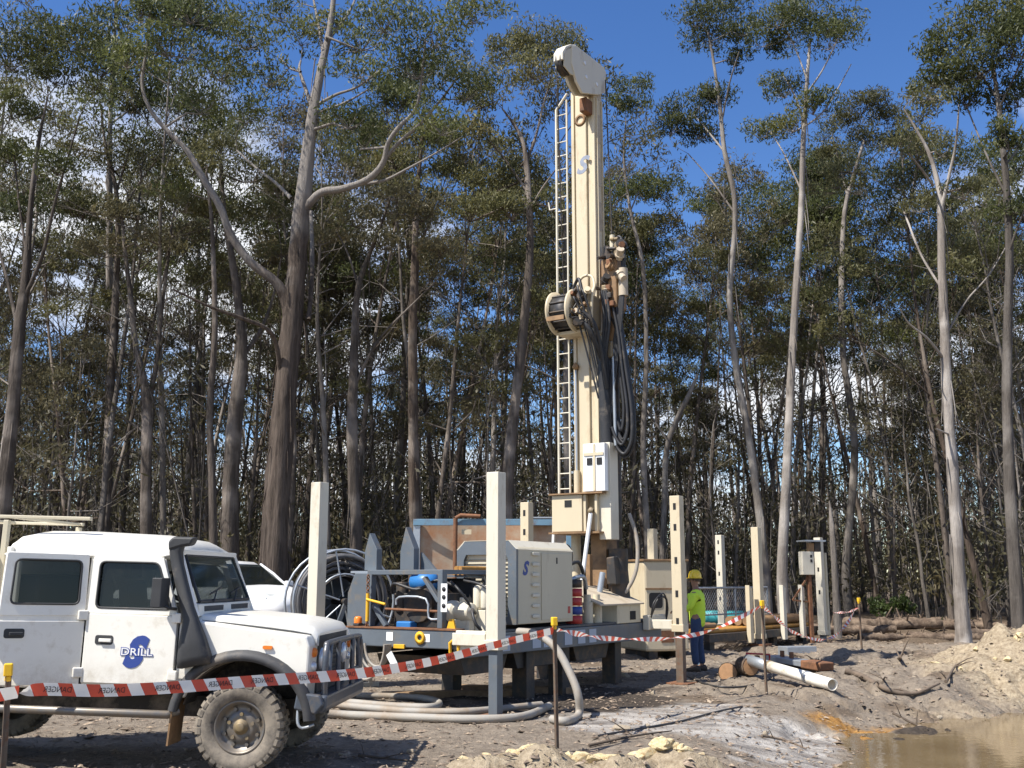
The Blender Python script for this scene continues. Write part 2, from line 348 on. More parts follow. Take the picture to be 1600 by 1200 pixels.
def mound(x, y, cx, cy, sx, sy): return np.exp(-(((x-cx)/sx)**2+((y-cy)/sy)**2))
def gz(x, y):
    x = np.asarray(x, float); y = np.asarray(y, float)
    z = 0.05*fbm(x, y, 0.35, 1, 2)
    near = sstep(45, 20, y)*sstep(-14, -8, x)*sstep(30, 18, x)
    rough = 0.055+0.10*sstep(2.8, 6, x)*sstep(11, 15, y)+0.03*sstep(1.0, -2.5, x)*sstep(12, 9, y)+0.05*sstep(3.2, 2.2, np.abs(y-9.0)*2+np.abs(x-0.6))
    # graded flat pad of drilling mud beside the rig is smoother
    pad = np.exp(-(((x-2.2)*0.8+(y-13.8)*0.25)/1.7)**2-(((y-13.8)*0.8-(x-2.2)*0.25)/2.6)**2)
    z = z+near*fbm(x, y, 1.5, 11, 5)*rough*(1-0.55*pad)
    z = z+near*np.maximum(fbm(x, y, 4.2, 31, 3), 0)*rough*0.55*(1-0.8*pad)
    # erosion gullies running down the bank to the pond
    gl_ = np.abs(fbm(x*0.8+y*0.45, y*0.3-x*0.6, 1.3, 131, 4)); z = z-0.14*near*sstep(2.4, 3.6, x)*sstep(12, 14, y)*sstep(0.14, 0.0, gl_)*(1-0.5*pad)
    d = pond_d(x, y)
    z = z-0.40*sstep(2.0, 0.0, d)-0.5*sstep(0.0, -2.2, d)
    z = z+0.80*mound(x, y, 9.3, 19.3, 1.5, 1.3)*(1+0.35*fbm(x, y, 2.2, 41, 4))+0.5*mound(x, y, 12.0, 19.6, 2.0, 1.5)
    z = z+0.34*mound(x, y, 0.15, 8.6, 0.85, 0.40)*(1+0.8*fbm(x, y, 3.5, 51, 3))+0.27*mound(x, y, 1.45, 8.7, 0.6, 0.42)*(1+0.8*fbm(x, y, 3.5, 55, 3))
    z = z+0.30*sstep(17, 23, y)*sstep(-2.5, -5.5, x)        # rise behind the parked vehicles
    z = z+0.16*mound(x, y, 7.2, 22.0, 1.6, 1.6)
    z = z-0.05*mound(x, y, 1.2, 17.5, 2.5, 3.0)
    z = z+0.30*sstep(29.5, 34, y)*sstep(0, 5, x)+0.25*sstep(24, 31, y)*sstep(2, -2, x)
    z = z+2.0*fbm(x, y, 0.012, 3, 3)*sstep(60, 160, y)
    return z
def G(x, y): return float(gz(np.array([x]), np.array([y]))[0])
def GH(px, py, up=0.0):
    """where the ray of a pixel meets the ground (raised by up)"""
    d = ray(px, py); Y = np.arange(6.0, 60.0, 0.02); X = d.x/d.y*Y; Z = CAM_H+d.z/d.y*Y; k = np.nonzero(Z <= gz(X, Y)+up)[0]; k = k[0] if len(k) else len(Y)-1
    return Vector((X[k], Y[k], G(X[k], Y[k])+up))
def axis(lo, hi, a, b, fine, grow=1.16, cap=12):
    mid = list(np.arange(a, b+1e-6, fine)); up = []; s = fine; v = b
    while v < hi: s = min(s*grow, cap); v += s; up.append(v)
    dn = []; s = fine; v = a
    while v > lo: s = min(s*grow, cap); v -= s; dn.append(v)
    return np.array(dn[::-1]+mid+up)
def make_ground():
    xs = axis(-900, 900, -6.0, 10.0, 0.065, 1.12, 60); ys = axis(-300, 1500, 7.6, 22.0, 0.065, 1.12, 60)
    X, Y = np.meshgrid(xs, ys); Z = gz(X, Y); nx, ny = len(xs), len(ys)
    V = np.stack([X.ravel(), Y.ravel(), Z.ravel()], 1); i = np.arange(nx*ny).reshape(ny, nx)
    F = np.stack([i[:-1, :-1].ravel(), i[:-1, 1:].ravel(), i[1:, 1:].ravel(), i[1:, :-1].ravel()], 1)
    o = np_mesh('ground', V, F, 'ground', None, True); tag(o, kind='structure')
    x, y = V[:, 0], V[:, 1]
    # R: pale drilling mud spread, G: tan spoil, B: orange clay, A unused; second layer: litter
    a = (x-2.6)*0.86+(y-13.4)*0.5; bb = (y-13.4)*0.86-(x-2.6)*0.5
    wob = fbm(x, y, 0.8, 61, 4)
    pale = sstep(1.15, 0.3, np.hypot(a/2.3, bb/3.2)+wob*0.9)
    tan_ = np.clip(mound(x, y, 9.3, 19.3, 1.75, 1.6)*1.7+mound(x, y, 12.0, 19.6, 2.3, 1.8)*1.5+mound(x, y, 0.12, 8.62, 0.95, 0.34)*2.0+mound(x, y, 1.4, 8.6, 0.6, 0.36)*0.9+0.5*sstep(2.4, 0.2, pond_d(x, y))*sstep(14, 16.5, y)+0.35*fbm(x, y, 1.2, 71, 3), 0, 1)
    org = sstep(0.6, 0.05, np.abs((x-5.2)*0.80+(y-14.0)*0.60+0.5*wob+0.2))*sstep(2.1, 0.9, np.abs((x-4.6)*-0.6+(y-13.6)*0.80))*sstep(2.6, 0.6, pond_d(x, y))
    org = np.clip(org+0.5*sstep(1.2, 0.0, pond_d(x, y))*sstep(-0.05, 0.25, fbm(x, y, 1.1, 81, 3)), 0, 1)
    litter = np.clip(sstep(26, 32, y)+sstep(-9, -14, x)+sstep(14, 18, x)+sstep(0.15, 0.45, fbm(x, y, 0.7, 91, 4))*0.6, 0, 1)
    # ground painted darker under the rig to stand for its shade
    shade_wet = sstep(1.2, 0.35, np.hypot((x-0.9)/2.3, (y-15.5)/2.2)+wob*0.7)
    shade_wet = np.maximum(shade_wet, sstep(0.35, 0.0, pond_d(x, y))*0.8)  # soaked soil along the pond shore
    for nm, arr in (('mask', np.stack([pale, tan_, org, np.ones_like(x)], 1)), ('mask2', np.stack([litter, shade_wet, np.zeros_like(x), np.ones_like(x)], 1))):
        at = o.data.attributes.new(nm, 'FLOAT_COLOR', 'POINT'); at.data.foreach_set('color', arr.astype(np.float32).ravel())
    return o
def ground_mat():
    m = bpy.data.materials.new('ground'); m.use_nodes = True; t = m.node_tree; N = t.nodes; L = t.links; b = N['Principled BSDF']
    b.inputs['Roughness'].default_value = 0.95; b.inputs['Specular IOR Level'].default_value = 0.2
    co = N.new('ShaderNodeTexCoord')
    def noise(sc, det=6, rg=0.65, st=None):
        n = N.new('ShaderNodeTexNoise'); n.inputs['Scale'].default_value = sc; n.inputs['Detail'].default_value = det; n.inputs['Roughness'].default_value = rg
        if st:
            mp = N.new('ShaderNodeMapping'); mp.inputs['Scale'].default_value = st[0]; mp.inputs['Rotation'].default_value = (0, 0, st[1]); L.new(co.outputs['Object'], mp.inputs[0]); L.new(mp.outputs[0], n.inputs[0])
        else: L.new(co.outputs['Object'], n.inputs[0])
        return n.outputs[0]
    def ramp(x, *st):
        r = N.new('ShaderNodeValToRGB'); e = r.color_ramp.elements
        e[0].position, e[0].color = st[0][0], (*st[0][1], 1); e[1].position, e[1].color = st[-1][0], (*st[-1][1], 1)
        for p, c in st[1:-1]: q = e.new(p); q.color = (*c, 1)
        L.new(x, r.inputs[0]); return r.outputs[0]
    def mix(f, a, c):
        n = N.new('ShaderNodeMix'); n.data_type = 'RGBA'; L.new(f, n.inputs[0]); L.new(a, n.inputs[6]); L.new(c, n.inputs[7]); return n.outputs[2]
    def edge(msk, nz, amt=0.6):
        a = N.new('ShaderNodeMath'); a.operation = 'MULTIPLY_ADD'; L.new(nz, a.inputs[0]); a.inputs[1].default_value = amt; L.new(msk, a.inputs[2])
        r = N.new('ShaderNodeMapRange'); r.inputs[1].default_value = 0.45+amt*0.5-0.15; r.inputs[2].default_value = 0.45+amt*0.5+0.2; L.new(a.outputs[0], r.inputs[0])
        q = N.new('ShaderNodeMath'); q.operation = 'MULTIPLY'; L.new(r.outputs[0], q.inputs[0]); 
        s = N.new('ShaderNodeMapRange'); s.inputs[1].default_value = 0; s.inputs[2].default_value = 0.12; L.new(msk, s.inputs[0]); L.new(s.outputs[0], q.inputs[1]); return q.outputs[0]
    n1 = noise(2.2); n2 = noise(14, 6, 0.7); n3 = noise(60, 4, 0.7); ns = noise(1.5, 8, 0.68, ((0.8, 1.9, 1), R(-25)))
    base = ramp(n1, (0.3, (0.125, 0.102, 0.08)), (0.5, (0.235, 0.195, 0.152)), (0.72, (0.36, 0.305, 0.242)))
    fine = ramp(n2, (0.3, (0.10, 0.078, 0.06)), (0.55, (0.25, 0.207, 0.160)), (0.75, (0.42, 0.355, 0.278)))
    half = N.new('ShaderNodeValue'); half.outputs[0].default_value = 0.5; cur = mix(half.outputs[0], base, fine)
    a1 = N.new('ShaderNodeVertexColor'); a1.layer_name = 'mask'; s1 = N.new('ShaderNodeSeparateColor'); L.new(a1.outputs[0], s1.inputs[0])
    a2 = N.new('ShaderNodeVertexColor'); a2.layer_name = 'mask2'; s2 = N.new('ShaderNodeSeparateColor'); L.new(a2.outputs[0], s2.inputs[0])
    lit = ramp(n2, (0.3, (0.055, 0.042, 0.03)), (0.5, (0.13, 0.095, 0.065)), (0.72, (0.24, 0.185, 0.13)))
    cur = mix(edge(s2.outputs[0], n2, 0.7), cur, lit)
    pal = ramp(ns, (0.34, (0.13, 0.122, 0.118)), (0.45, (0.27, 0.245, 0.22)), (0.55, (0.42, 0.39, 0.35)), (0.68, (0.55, 0.515, 0.47)))
    cur = mix(edge(s1.outputs[0], n1, 0.7), cur, pal)
    tn = ramp(n2, (0.3, (0.19, 0.143, 0.09)), (0.5, (0.34, 0.275, 0.19)), (0.72, (0.51, 0.425, 0.30)))
    cur = mix(edge(s1.outputs[1], n1, 0.5), cur, tn)
    og = ramp(n2, (0.3, (0.16, 0.075, 0.025)), (0.55, (0.36, 0.19, 0.055)), (0.75, (0.52, 0.33, 0.13)))
    cur = mix(edge(s1.outputs[2], n2, 0.7), cur, og)
    shade_wet_col = ramp(n2, (0.3, (0.028, 0.022, 0.018)), (0.7, (0.10, 0.08, 0.062)))  # dark tone shared by the painted rig shade and the soaked pond shore
    cur = mix(edge(s2.outputs[1], n1, 0.6), cur, shade_wet_col)
    L.new(cur, b.inputs['Base Color'])
    ad = N.new('ShaderNodeMath'); ad.operation = 'MULTIPLY_ADD'; L.new(n3, ad.inputs[0]); ad.inputs[1].default_value = 0.35; L.new(n2, ad.inputs[2])
    bp = N.new('ShaderNodeBump'); bp.inputs['Strength'].default_value = 0.9; bp.inputs['Distance'].default_value = 0.05; L.new(ad.outputs[0], bp.inputs['Height']); L.new(bp.outputs[0], b.inputs['Normal'])
    M['ground'] = m
    m = bpy.data.materials.new('pond_water'); m.use_nodes = True; t = m.node_tree; N = t.nodes; L = t.links; b = N['Principled BSDF']
    b.inputs['Roughness'].default_value = 0.06; b.inputs['IOR'].default_value = 1.33
    co = N.new('ShaderNodeTexCoord'); n = N.new('ShaderNodeTexNoise'); n.inputs['Scale'].default_value = 0.5; n.inputs['Detail'].default_value = 4; L.new(co.outputs['Object'], n.inputs[0])
    r = N.new('ShaderNodeValToRGB'); e = r.color_ramp.elements; e[0].position = 0.35; e[0].color = (0.12, 0.082, 0.042, 1); e[1].position = 0.65; e[1].color = (0.19, 0.14, 0.075, 1); L.new(n.outputs[0], r.inputs[0]); L.new(r.outputs[0], b.inputs['Base Color'])
    n4 = N.new('ShaderNodeTexNoise'); n4.inputs['Scale'].default_value = 7; n4.inputs['Detail'].default_value = 3; L.new(co.outputs['Object'], n4.inputs[0])
    bp = N.new('ShaderNodeBump'); bp.inputs['Strength'].default_value = 0.12; bp.inputs['Distance'].default_value = 0.02; L.new(n4.outputs[0], bp.inputs['Height']); L.new(bp.outputs[0], b.inputs['Normal'])
    M['pond_water'] = m
ground_mat()
make_ground()
def make_pond():
    n = 72; vs = []; mb = MB()
    for k in range(n):
        a = 2*math.pi*k/n; vs.append((11+9.4*math.cos(a), 9.8+9.4*math.sin(a), POND_Z))
    # the water sheet stays inside the dug bowl: clip radius where the bowl rises above it
    rr = np.arange(4.0, 9.6, 0.03); out = []
    for k in range(n):
        a = 2*math.pi*k/n; h = gz(11+rr*math.cos(a), 9.8+rr*math.sin(a)); up = np.nonzero(h > POND_Z+0.03)[0]
        r = min((rr[up[0]] if len(up) else 9.5)+0.05, 9.5); out.append((11+r*math.cos(a), 9.8+r*math.sin(a), POND_Z))
    mb.add(out, [tuple(range(n))]); tag(mb.build('pond', 'pond_water'), kind='structure')
make_pond()
# ------------------------------------------------------------------ trees
class Tree:
    """collects wood tubes and leaf clumps in world-free local coordinates"""
    def __init__(s, seed): s.rng = np.random.default_rng(seed); s.rd = random.Random(seed); s.w = MB(); s.LV = []; s.leaf = (0.17, 0.045)
    def limb(s, pts, rad, n=7, rough=0.0):
        if rough:
            pts = [Vector(p)+Vector([s.rd.gauss(0, 1) for _ in range(3)])*rough for p in pts]
        s.w.tube(pts, rad, n, False); return pts
    def flute(s, b0, n, sp, amp):
        """knobs and flutes so that a bole is not a smooth pipe"""
        ph = s.rd.uniform(0, 6.28)
        for i in range(len(sp)):
            c = sp[i]
            for k in range(n):
                j = b0+i*n+k; an = 2*math.pi*k/n; q = 1+amp*(0.5*math.sin(3*an+ph+i*0.13)+0.35*math.sin(5*an-ph*2-i*0.4)+s.rd.gauss(0, 0.35)); v = Vector(s.w.v[j]); s.w.v[j] = tuple(c+(v-c)*q)
    def clump(s, c, rx, rz, n, dens=1.0, src=None, twr=0.008, twigs=5):
        """flat-topped spray of drooping leaves; twigs fan out to it from src"""
        c = Vector(c); g = s.rng; ns = max(3, int(twigs))
        subs = []
        for k in range(ns):
            a = g.uniform(0, 2*math.pi); rr = math.sqrt(g.uniform(0.02, 1))
            subs.append(c+Vector((math.cos(a)*rr*rx*0.8, math.sin(a)*rr*rx*0.8, rz*(0.55*(1-rr*rr)+g.uniform(-0.55, 0.35)))))
        if src is not None:
            src = Vector(src)
            for q in subs:
                mid = src.lerp(q, 0.5)+Vector((g.normal(0, 0.06), g.normal(0, 0.06), -0.05*(q-src).length))
                s.w.tube([src, mid, q], [twr, twr*0.75, twr*0.35], 3, False)
        per = max(4, n//ns)
        for q in subs:
            sr = rx*g.uniform(0.34, 0.6)
            p = g.normal(0, 1, (per, 3)); p /= np.linalg.norm(p, axis=1, keepdims=True)+1e-9
            rad = np.cbrt(g.uniform(0.05, 1, (per, 1)))
            p = p*rad*np.array([sr, sr, max(sr*0.5, rz*0.5)]); p[:, 2] = np.where(p[:, 2] < 0, p[:, 2]*0.8, p[:, 2])
            p += np.array(q)
            s.leaves(p)
    def leaves(s, p):
        g = s.rng; n = len(p); l, w = s.leaf
        d = g.normal(0, 0.75, (n, 3)); d[:, 2] -= 0.75; d /= np.linalg.norm(d, axis=1, keepdims=True)
        o = g.normal(0, 1, (n, 3)); sd = np.cross(d, o); sd /= np.linalg.norm(sd, axis=1, keepdims=True)+1e-9
        ll = l*g.uniform(0.6, 1.35, (n, 1)); ww = w*g.uniform(0.7, 1.3, (n, 1))
        a = p-d*ll*0.5; b = p+sd*ww*0.5; c = p+d*ll*0.5; e = p-sd*ww*0.5
        s.LV.append(np.stack([a, b, c, e], 1).reshape(-1, 3))
    def finish(s, root, bark_, leaf_):
        if s.w.v: s.w.build('trunk', bark_, root, fix=False)
        if s.LV:
            V = np.concatenate(s.LV); F = np.arange(len(V)).reshape(-1, 4); np_mesh('crown', V, F, leaf_, root)

def gum(seed, H, r0, lo, nlimb, cr, bark_, leaf_, name='gum_tree', label='', group=None, leaf=(0.17, 0.043), per=250, lean=0.05, steep=1.0, dead=4, flat=0.55, kinks=1.0):
    """upright eucalypt: bare trunk, steep limbs, flat-topped leaf sprays"""
    T = Tree(seed); rd = T.rd; T.leaf = leaf
    root = thing(name, label, 'tree', group=group)
    n = 12; az = rd.uniform(0, 6.28); off = Vector((0, 0, 0)); drift = Vector((math.cos(az), math.sin(az), 0))*lean
    pts = []; rad = []
    for i in range(n+1):
        t = i/n
        pts.append(Vector((off.x, off.y, H*t-(0.25 if i == 0 else 0)))); rad.append(max(r0*(1-t)**0.75*(1.25 if i == 0 else 1), 0.018))
        drift += Vector((rd.gauss(0, 0.03), rd.gauss(0, 0.03), 0))*kinks; off += drift*H/n
    pp = smooth_path(pts, 2); rr = [rad[i//2]*(1-(i % 2)/2)+rad[min(i//2+1, n)]*((i % 2)/2) for i in range(len(pp))]
    T.limb(pp, rr, 7)
    def at(t):
        f = t*n; i = min(int(f), n-1); return pts[i].lerp(pts[i+1], f-i), rad[i]*(1-(f-i))+rad[i+1]*(f-i)
    T.clump(pts[-1]+Vector((0, 0, 0.1)), cr, cr*flat, per, src=pts[-1]-Vector((0, 0, cr*0.6)), twigs=6)
    for k in range(nlimb):
        t = lo+(0.97-lo)*((k+rd.random()*0.8)/nlimb); p, r = at(t)
        a = k*2.4+rd.uniform(-0.5, 0.5); L_ = (0.10+0.22*(1-t)/(1-lo+0.01)+rd.uniform(0, 0.06))*H*0.75
        el = R(rd.uniform(35, 58))*steep; d = Vector((math.cos(a)*math.cos(el), math.sin(a)*math.cos(el), math.sin(el)))
        q = [p]; cur = d.copy()
        for j in range(4):
            cur = (cur+Vector((rd.gauss(0, 0.16), rd.gauss(0, 0.16), rd.gauss(0.08, 0.1)))*kinks).normalized(); q.append(q[-1]+cur*L_/4)
        rb = max(r*0.5, 0.02)
        T.limb(q, [rb, rb*0.8, rb*0.6, rb*0.42, rb*0.25], 5)
        T.clump(q[-1], cr*rd.uniform(0.75, 1.15), cr*flat, per, src=q[3], twigs=6)
        for b in range(rd.choice((1, 2, 2, 3))):
            s0 = q[rd.choice((2, 3))]; dd = (cur+Vector((rd.gauss(0, 0.6), rd.gauss(0, 0.6), rd.gauss(0, 0.25)))).normalized(); ll = L_*rd.uniform(0.3, 0.55)
            m_ = s0+dd*ll*0.5+Vector((0, 0, 0.05)); e = s0+dd*ll; T.limb([s0, m_, e], [rb*0.45, rb*0.33, rb*0.18], 4)
            T.clump(e, cr*rd.uniform(0.5, 0.85), cr*flat*0.8, int(per*0.6), src=m_, twigs=5)
    for k in range(dead):
        t = rd.uniform(0.2, lo+0.1); p, r = at(t); a = rd.uniform(0, 6.28); el = R(rd.uniform(10, 60)); L_ = rd.uniform(0.6, 2.8)
        d = Vector((math.cos(a)*math.cos(el), math.sin(a)*math.cos(el), math.sin(el))); m_ = p+d*L_*0.5+Vector((rd.gauss(0, 0.1), rd.gauss(0, 0.1), rd.gauss(0, 0.1))); e = p+d*L_+Vector((0, 0, rd.gauss(0.1, 0.2)))
        T.limb([p, m_, e], [min(r*0.4, 0.05), min(r*0.28, 0.035), 0.008], 4)
    T.finish(root, bark_, leaf_); return root

def traced(name, label, Y, base, limbs, clumps, bark_, leaf_, seed, leaf=(0.155, 0.040), dens=1.0, slim=0.32):
    """a tree whose limbs follow the photograph; every limb keeps its own depth near the trunk's, base on the ground.
    limbs: list of (depth offset, [(px,py,width px),...]); clumps: (px,py,rx px,rz px,depth offset)"""
    T = Tree(seed); T.leaf = leaf; rd = T.rd
    bx = P(base[0], base[1], Y).x; g = G(bx, Y); root = thing(name, label, 'tree', (bx, Y, g)); o = Vector((bx, Y, g))
    tips = []
    for k, (dy, pl) in enumerate(limbs):
        pts = []; rad = []
        for i, (px, py, w) in enumerate(pl):
            t = i/max(1, len(pl)-1); y = Y+(dy*t if not isinstance(dy, tuple) else dy[0]+(dy[1]-dy[0])*t)
            p = P(px, py, y)-o; pts.append(p); rad.append(max(w*slim*(1.0 if k == 0 else 0.82)*Y/FPX, 0.012))
        if k == 0:
            pts.insert(0, Vector((pts[0].x, 0, min(-0.3, pts[0].z-0.3)))); rad.insert(0, rad[0]*1.15)
            if pts[1].z < 0.9: pts[1].z = 0.9
            pts.insert(1, Vector((pts[0].x*0.8+pts[1].x*0.2, 0, 0.12))); rad.insert(1, rad[1]*1.22); rad[0] = rad[2]*1.6
        sp = smooth_path(pts, 6); m = len(sp); rr = []
        for i in range(m):
            f = i/6; j = min(int(f), len(rad)-2); q = f-j; rr.append(rad[j]*(1-q)+rad[j+1]*q)
        b0 = len(T.w.v); T.limb(sp, rr, 14 if k == 0 else 8); T.flute(b0, 14 if k == 0 else 8, sp, 0.13 if k == 0 else 0.08); tips += [(sp[i], rr[i]) for i in range(m//2 if k else m*2//3, m)]
    if bark_ in ('bark_big', 'bark_rust', 'bark_brown', 'bark_pale'):
        for k in range(34 if bark_ == 'bark_big' else 12):
            pl = limbs[0][1]; i = rd.randrange(0, max(1, len(pl)-3)); q = P(pl[i][0]+(pl[i+1][0]-pl[i][0])*rd.random(), pl[i][1]+(pl[i+1][1]-pl[i][1])*rd.random(), Y)-o; a = rd.uniform(0, 6.28); r_ = pl[i][2]*slim*Y/FPX
            d = Vector((math.cos(a), math.sin(a), 0)); L_ = rd.uniform(0.4, 1.6); T.w.tube([q+d*r_*0.9, q+d*(r_*1.1+0.03)-Vector((0, 0, L_*0.5)), q+d*(r_*1.15+rd.uniform(0, 0.12))-Vector((0, 0, L_))], [0.022, 0.018, 0.006], 3, False)
    for (px, py, rx, rz, dy) in clumps:
        rx *= 1.22; rz *= 1.1
        c = P(px, py, Y+dy)-o; s = Y/FPX; srcs = sorted(tips, key=lambda q: (q[0]-c).length+max(0, q[0].z-c.z)*2)[:4]; src, sr = srcs[0]
        lowc = c-Vector((0, 0, rz*s*0.7)); mid = src.lerp(lowc, 0.55)+Vector((rd.gauss(0, 0.15), rd.gauss(0, 0.15), rd.gauss(0.1, 0.15)))
        r_ = min(sr*0.6, 0.05); T.limb([src, mid, lowc], [r_, r_*0.7, r_*0.4], 5)
        k = max(4, int(6*rx/45)); n = int(dens*rx*rz*s*s*2100)
        hub = lowc
        T.clump(c, rx*s, rz*s*1.05, n, src=hub, twr=max(0.008, r_*0.3), twigs=max(8, int(rx/4)))
    T.finish(root, bark_, leaf_); return root
# ---- trees that can be singled out in the photograph
traced('gum_tree', 'biggest gum tree, rust-coloured stringy lower trunk and pale forked upper limbs, behind the hose reel', 25.5, (428, 905),
  [(0, [(428, 880, 66), (434, 760, 58), (443, 640, 54), (452, 540, 52), (462, 430, 46), (470, 340, 40), (480, 250, 34), (492, 160, 26), (506, 90, 19), (516, 40, 15), (524, -25, 10)]),
   (-1.6, [(470, 335, 26), (500, 302, 24), (535, 295, 22), (575, 280, 20), (598, 255, 17), (606, 225, 14), (622, 200, 12), (648, 172, 10), (658, 130, 8), (665, 60, 5)]),
   (-1.2, [(596, 258, 12), (620, 226, 11), (655, 195, 9), (690, 155, 7), (715, 120, 4)]),
   (-2.2, [(560, 288, 10), (600, 282, 9), (640, 262, 7), (680, 240, 5), (720, 215, 3)]),
   (-1.2, [(452, 520, 34), (446, 470, 32), (430, 440, 28), (392, 410, 25), (362, 370, 23), (345, 325, 22), (318, 280, 20), (292, 235, 17), (262, 205, 14), (235, 172, 12), (222, 130, 10), (230, 70, 8), (236, -10, 5)]),
   (-2.2, [(440, 600, 16), (432, 540, 13), (418, 515, 12), (380, 498, 11), (330, 480, 8), (270, 452, 5)]),
   (1.0, [(488, 170, 14), (478, 140, 12), (468, 110, 9), (470, 95, 6)]),
   (1.0, [(470, 112, 8), (452, 106, 6), (438, 90, 4)]),
   (-1.0, [(494, 165, 11), (525, 148, 9), (560, 135, 7), (598, 105, 5), (612, 85, 3)]),
   (-1.0, [(500, 175, 9), (540, 160, 7), (575, 140, 4)]),
   (1.5, [(455, 310, 13), (430, 285, 10), (400, 262, 8), (370, 235, 5)]),
   (1.0, [(506, 90, 12), (498, 40, 9), (488, -10, 6)]), (0.8, [(515, 60, 10), (545, 20, 8), (560, -15, 5)]),
   (1.2, [(482, 500, 15), (488, 420, 14), (486, 330, 12)])],
  [(600, 30, 70, 30, -1.5), (680, 55, 60, 30, -2), (740, 20, 50, 25, -2), (650, 105, 60, 26, -1.5), (730, 140, 46, 24, -1.5), (560, 110, 45, 18, -1), (690, 195, 50, 22, -2), (545, 185, 55, 24, -0.5),
   (520, 30, 45, 22, 0), (440, 20, 45, 22, 1), (470, 60, 40, 18, 1), (565, 65, 45, 22, 0), (385, 60, 60, 28, 0), (300, 20, 50, 26, -1), (260, 70, 55, 28, -1.2), (220, 20, 46, 24, -1.2), (200, 90, 45, 24, -1.5), (345, 110, 50, 26, 0),
   (420, 120, 50, 24, 1), (385, 180, 46, 22, 1), (315, 165, 40, 20, -0.5), (570, 220, 40, 16, 0)], 'bark_big', 'leaf_green', 11, dens=1.0, slim=0.33)
traced('gum_tree', 'pale slim gum with a sinuous trunk and two-tier flat crown beside the tallest gum', 33, (1192, 900),
  [(0, [(1196, 890, 22), (1184, 780, 20), (1166, 660, 18), (1148, 560, 16), (1140, 460, 15), (1148, 360, 14), (1146, 300, 13), (1132, 235, 12), (1124, 160, 10), (1114, 90, 7), (1106, 50, 5)]),
   (1, [(1134, 240, 8), (1110, 210, 6), (1085, 180, 4)]), (-1, [(1128, 190, 6), (1140, 130, 5), (1155, 80, 3)]), (1, [(1146, 330, 7), (1110, 280, 5), (1075, 240, 3)])],
  [(1085, 30, 42, 20, 0), (1125, 22, 46, 20, 0.5), (1160, 45, 36, 18, -0.5), (1110, 60, 46, 20, 0.5), (1075, 170, 44, 24, 1), (1120, 150, 36, 20, 0), (1045, 200, 36, 20, 1), (1090, 205, 42, 18, 1), (1150, 95, 26, 14, 0)], 'bark_pale', 'leaf_green', 12, dens=1.3, slim=0.31)
traced('gum_tree', 'tallest straight pale gum with a wide flat-topped crown, behind the cream jack posts', 31, (1222, 900),
  [(0, [(1222, 890, 26), (1228, 760, 23), (1234, 640, 21), (1240, 520, 19), (1246, 420, 17), (1252, 330, 16), (1254, 240, 14), (1258, 170, 11), (1262, 110, 9), (1266, 60, 6)]),
   (1, [(1256, 190, 8), (1242, 150, 6), (1222, 115, 4)]), (-1, [(1258, 150, 7), (1285, 110, 5), (1310, 60, 3)]), (-0.6, [(1254, 200, 7), (1290, 170, 5), (1330, 100, 3)]), (1, [(1260, 120, 6), (1240, 70, 4), (1225, 40, 3)]),
   (1, [(1253, 300, 7), (1225, 240, 5), (1200, 200, 3)])],
  [(1215, 30, 46, 22, 0), (1262, 14, 56, 20, 0.5), (1312, 34, 44, 22, -0.6), (1240, 55, 52, 20, 0.8), (1295, 66, 46, 18, -0.5), (1192, 62, 34, 18, 1), (1225, 140, 40, 20, 1), (1270, 165, 36, 22, 0), (1195, 205, 42, 16, 1), (1240, 195, 34, 16, 0)], 'bark_pale', 'leaf_green', 13, dens=1.3, slim=0.31)
traced('gum_tree', 'leaning gum whose round dark crown stands alone to one side of the tallest gum', 38, (1330, 900),
  [(0, [(1322, 880, 20), (1335, 700, 18), (1318, 560, 16), (1315, 440, 14), (1320, 330, 11), (1335, 270, 9), (1350, 220, 6)]), (0.6, [(1325, 310, 7), (1310, 250, 5), (1300, 210, 3)]), (0.6, [(1330, 280, 6), (1370, 240, 4), (1395, 215, 3)])],
  [(1345, 165, 40, 22, 0), (1385, 185, 32, 24, 0), (1320, 195, 34, 20, 0.6), (1370, 215, 40, 20, 0), (1310, 235, 28, 16, 0)], 'bark_grey', 'leaf_olive', 14, dens=1.3, slim=0.31)
traced('gum_tree', 'grey-trunked gum with broken white dead limbs near its top, beyond the spoil mound', 28, (1500, 965),
  [(0, [(1503, 960, 34), (1496, 860, 29), (1488, 740, 27), (1480, 620, 25), (1476, 520, 23), (1472, 420, 21), (1470, 330, 18), (1466, 290, 14), (1452, 240, 10), (1430, 200, 6), (1412, 170, 3)]),
   (-1, [(1470, 330, 12), (1484, 270, 10), (1494, 220, 7), (1500, 140, 4)]), (-1, [(1458, 290, 9), (1440, 265, 7), (1420, 240, 4)]), (-1, [(1474, 560, 10), (1450, 530, 8), (1420, 505, 5), (1405, 480, 3)]), (1, [(1480, 520, 8), (1510, 470, 6), (1545, 430, 5), (1575, 380, 3)]),
   (1, [(1474, 455, 9), (1440, 400, 7), (1420, 350, 7), (1412, 330, 4)]), (-0.5, [(1486, 680, 7), (1462, 670, 5)])],
  [(1495, 130, 34, 18, -1), (1455, 145, 36, 16, 0), (1470, 235, 26, 14, 0), (1505, 300, 34, 18, 0), (1440, 320, 36, 18, 0.6)], 'bark_pale', 'leaf_olive', 15, dens=1.1, slim=0.31)
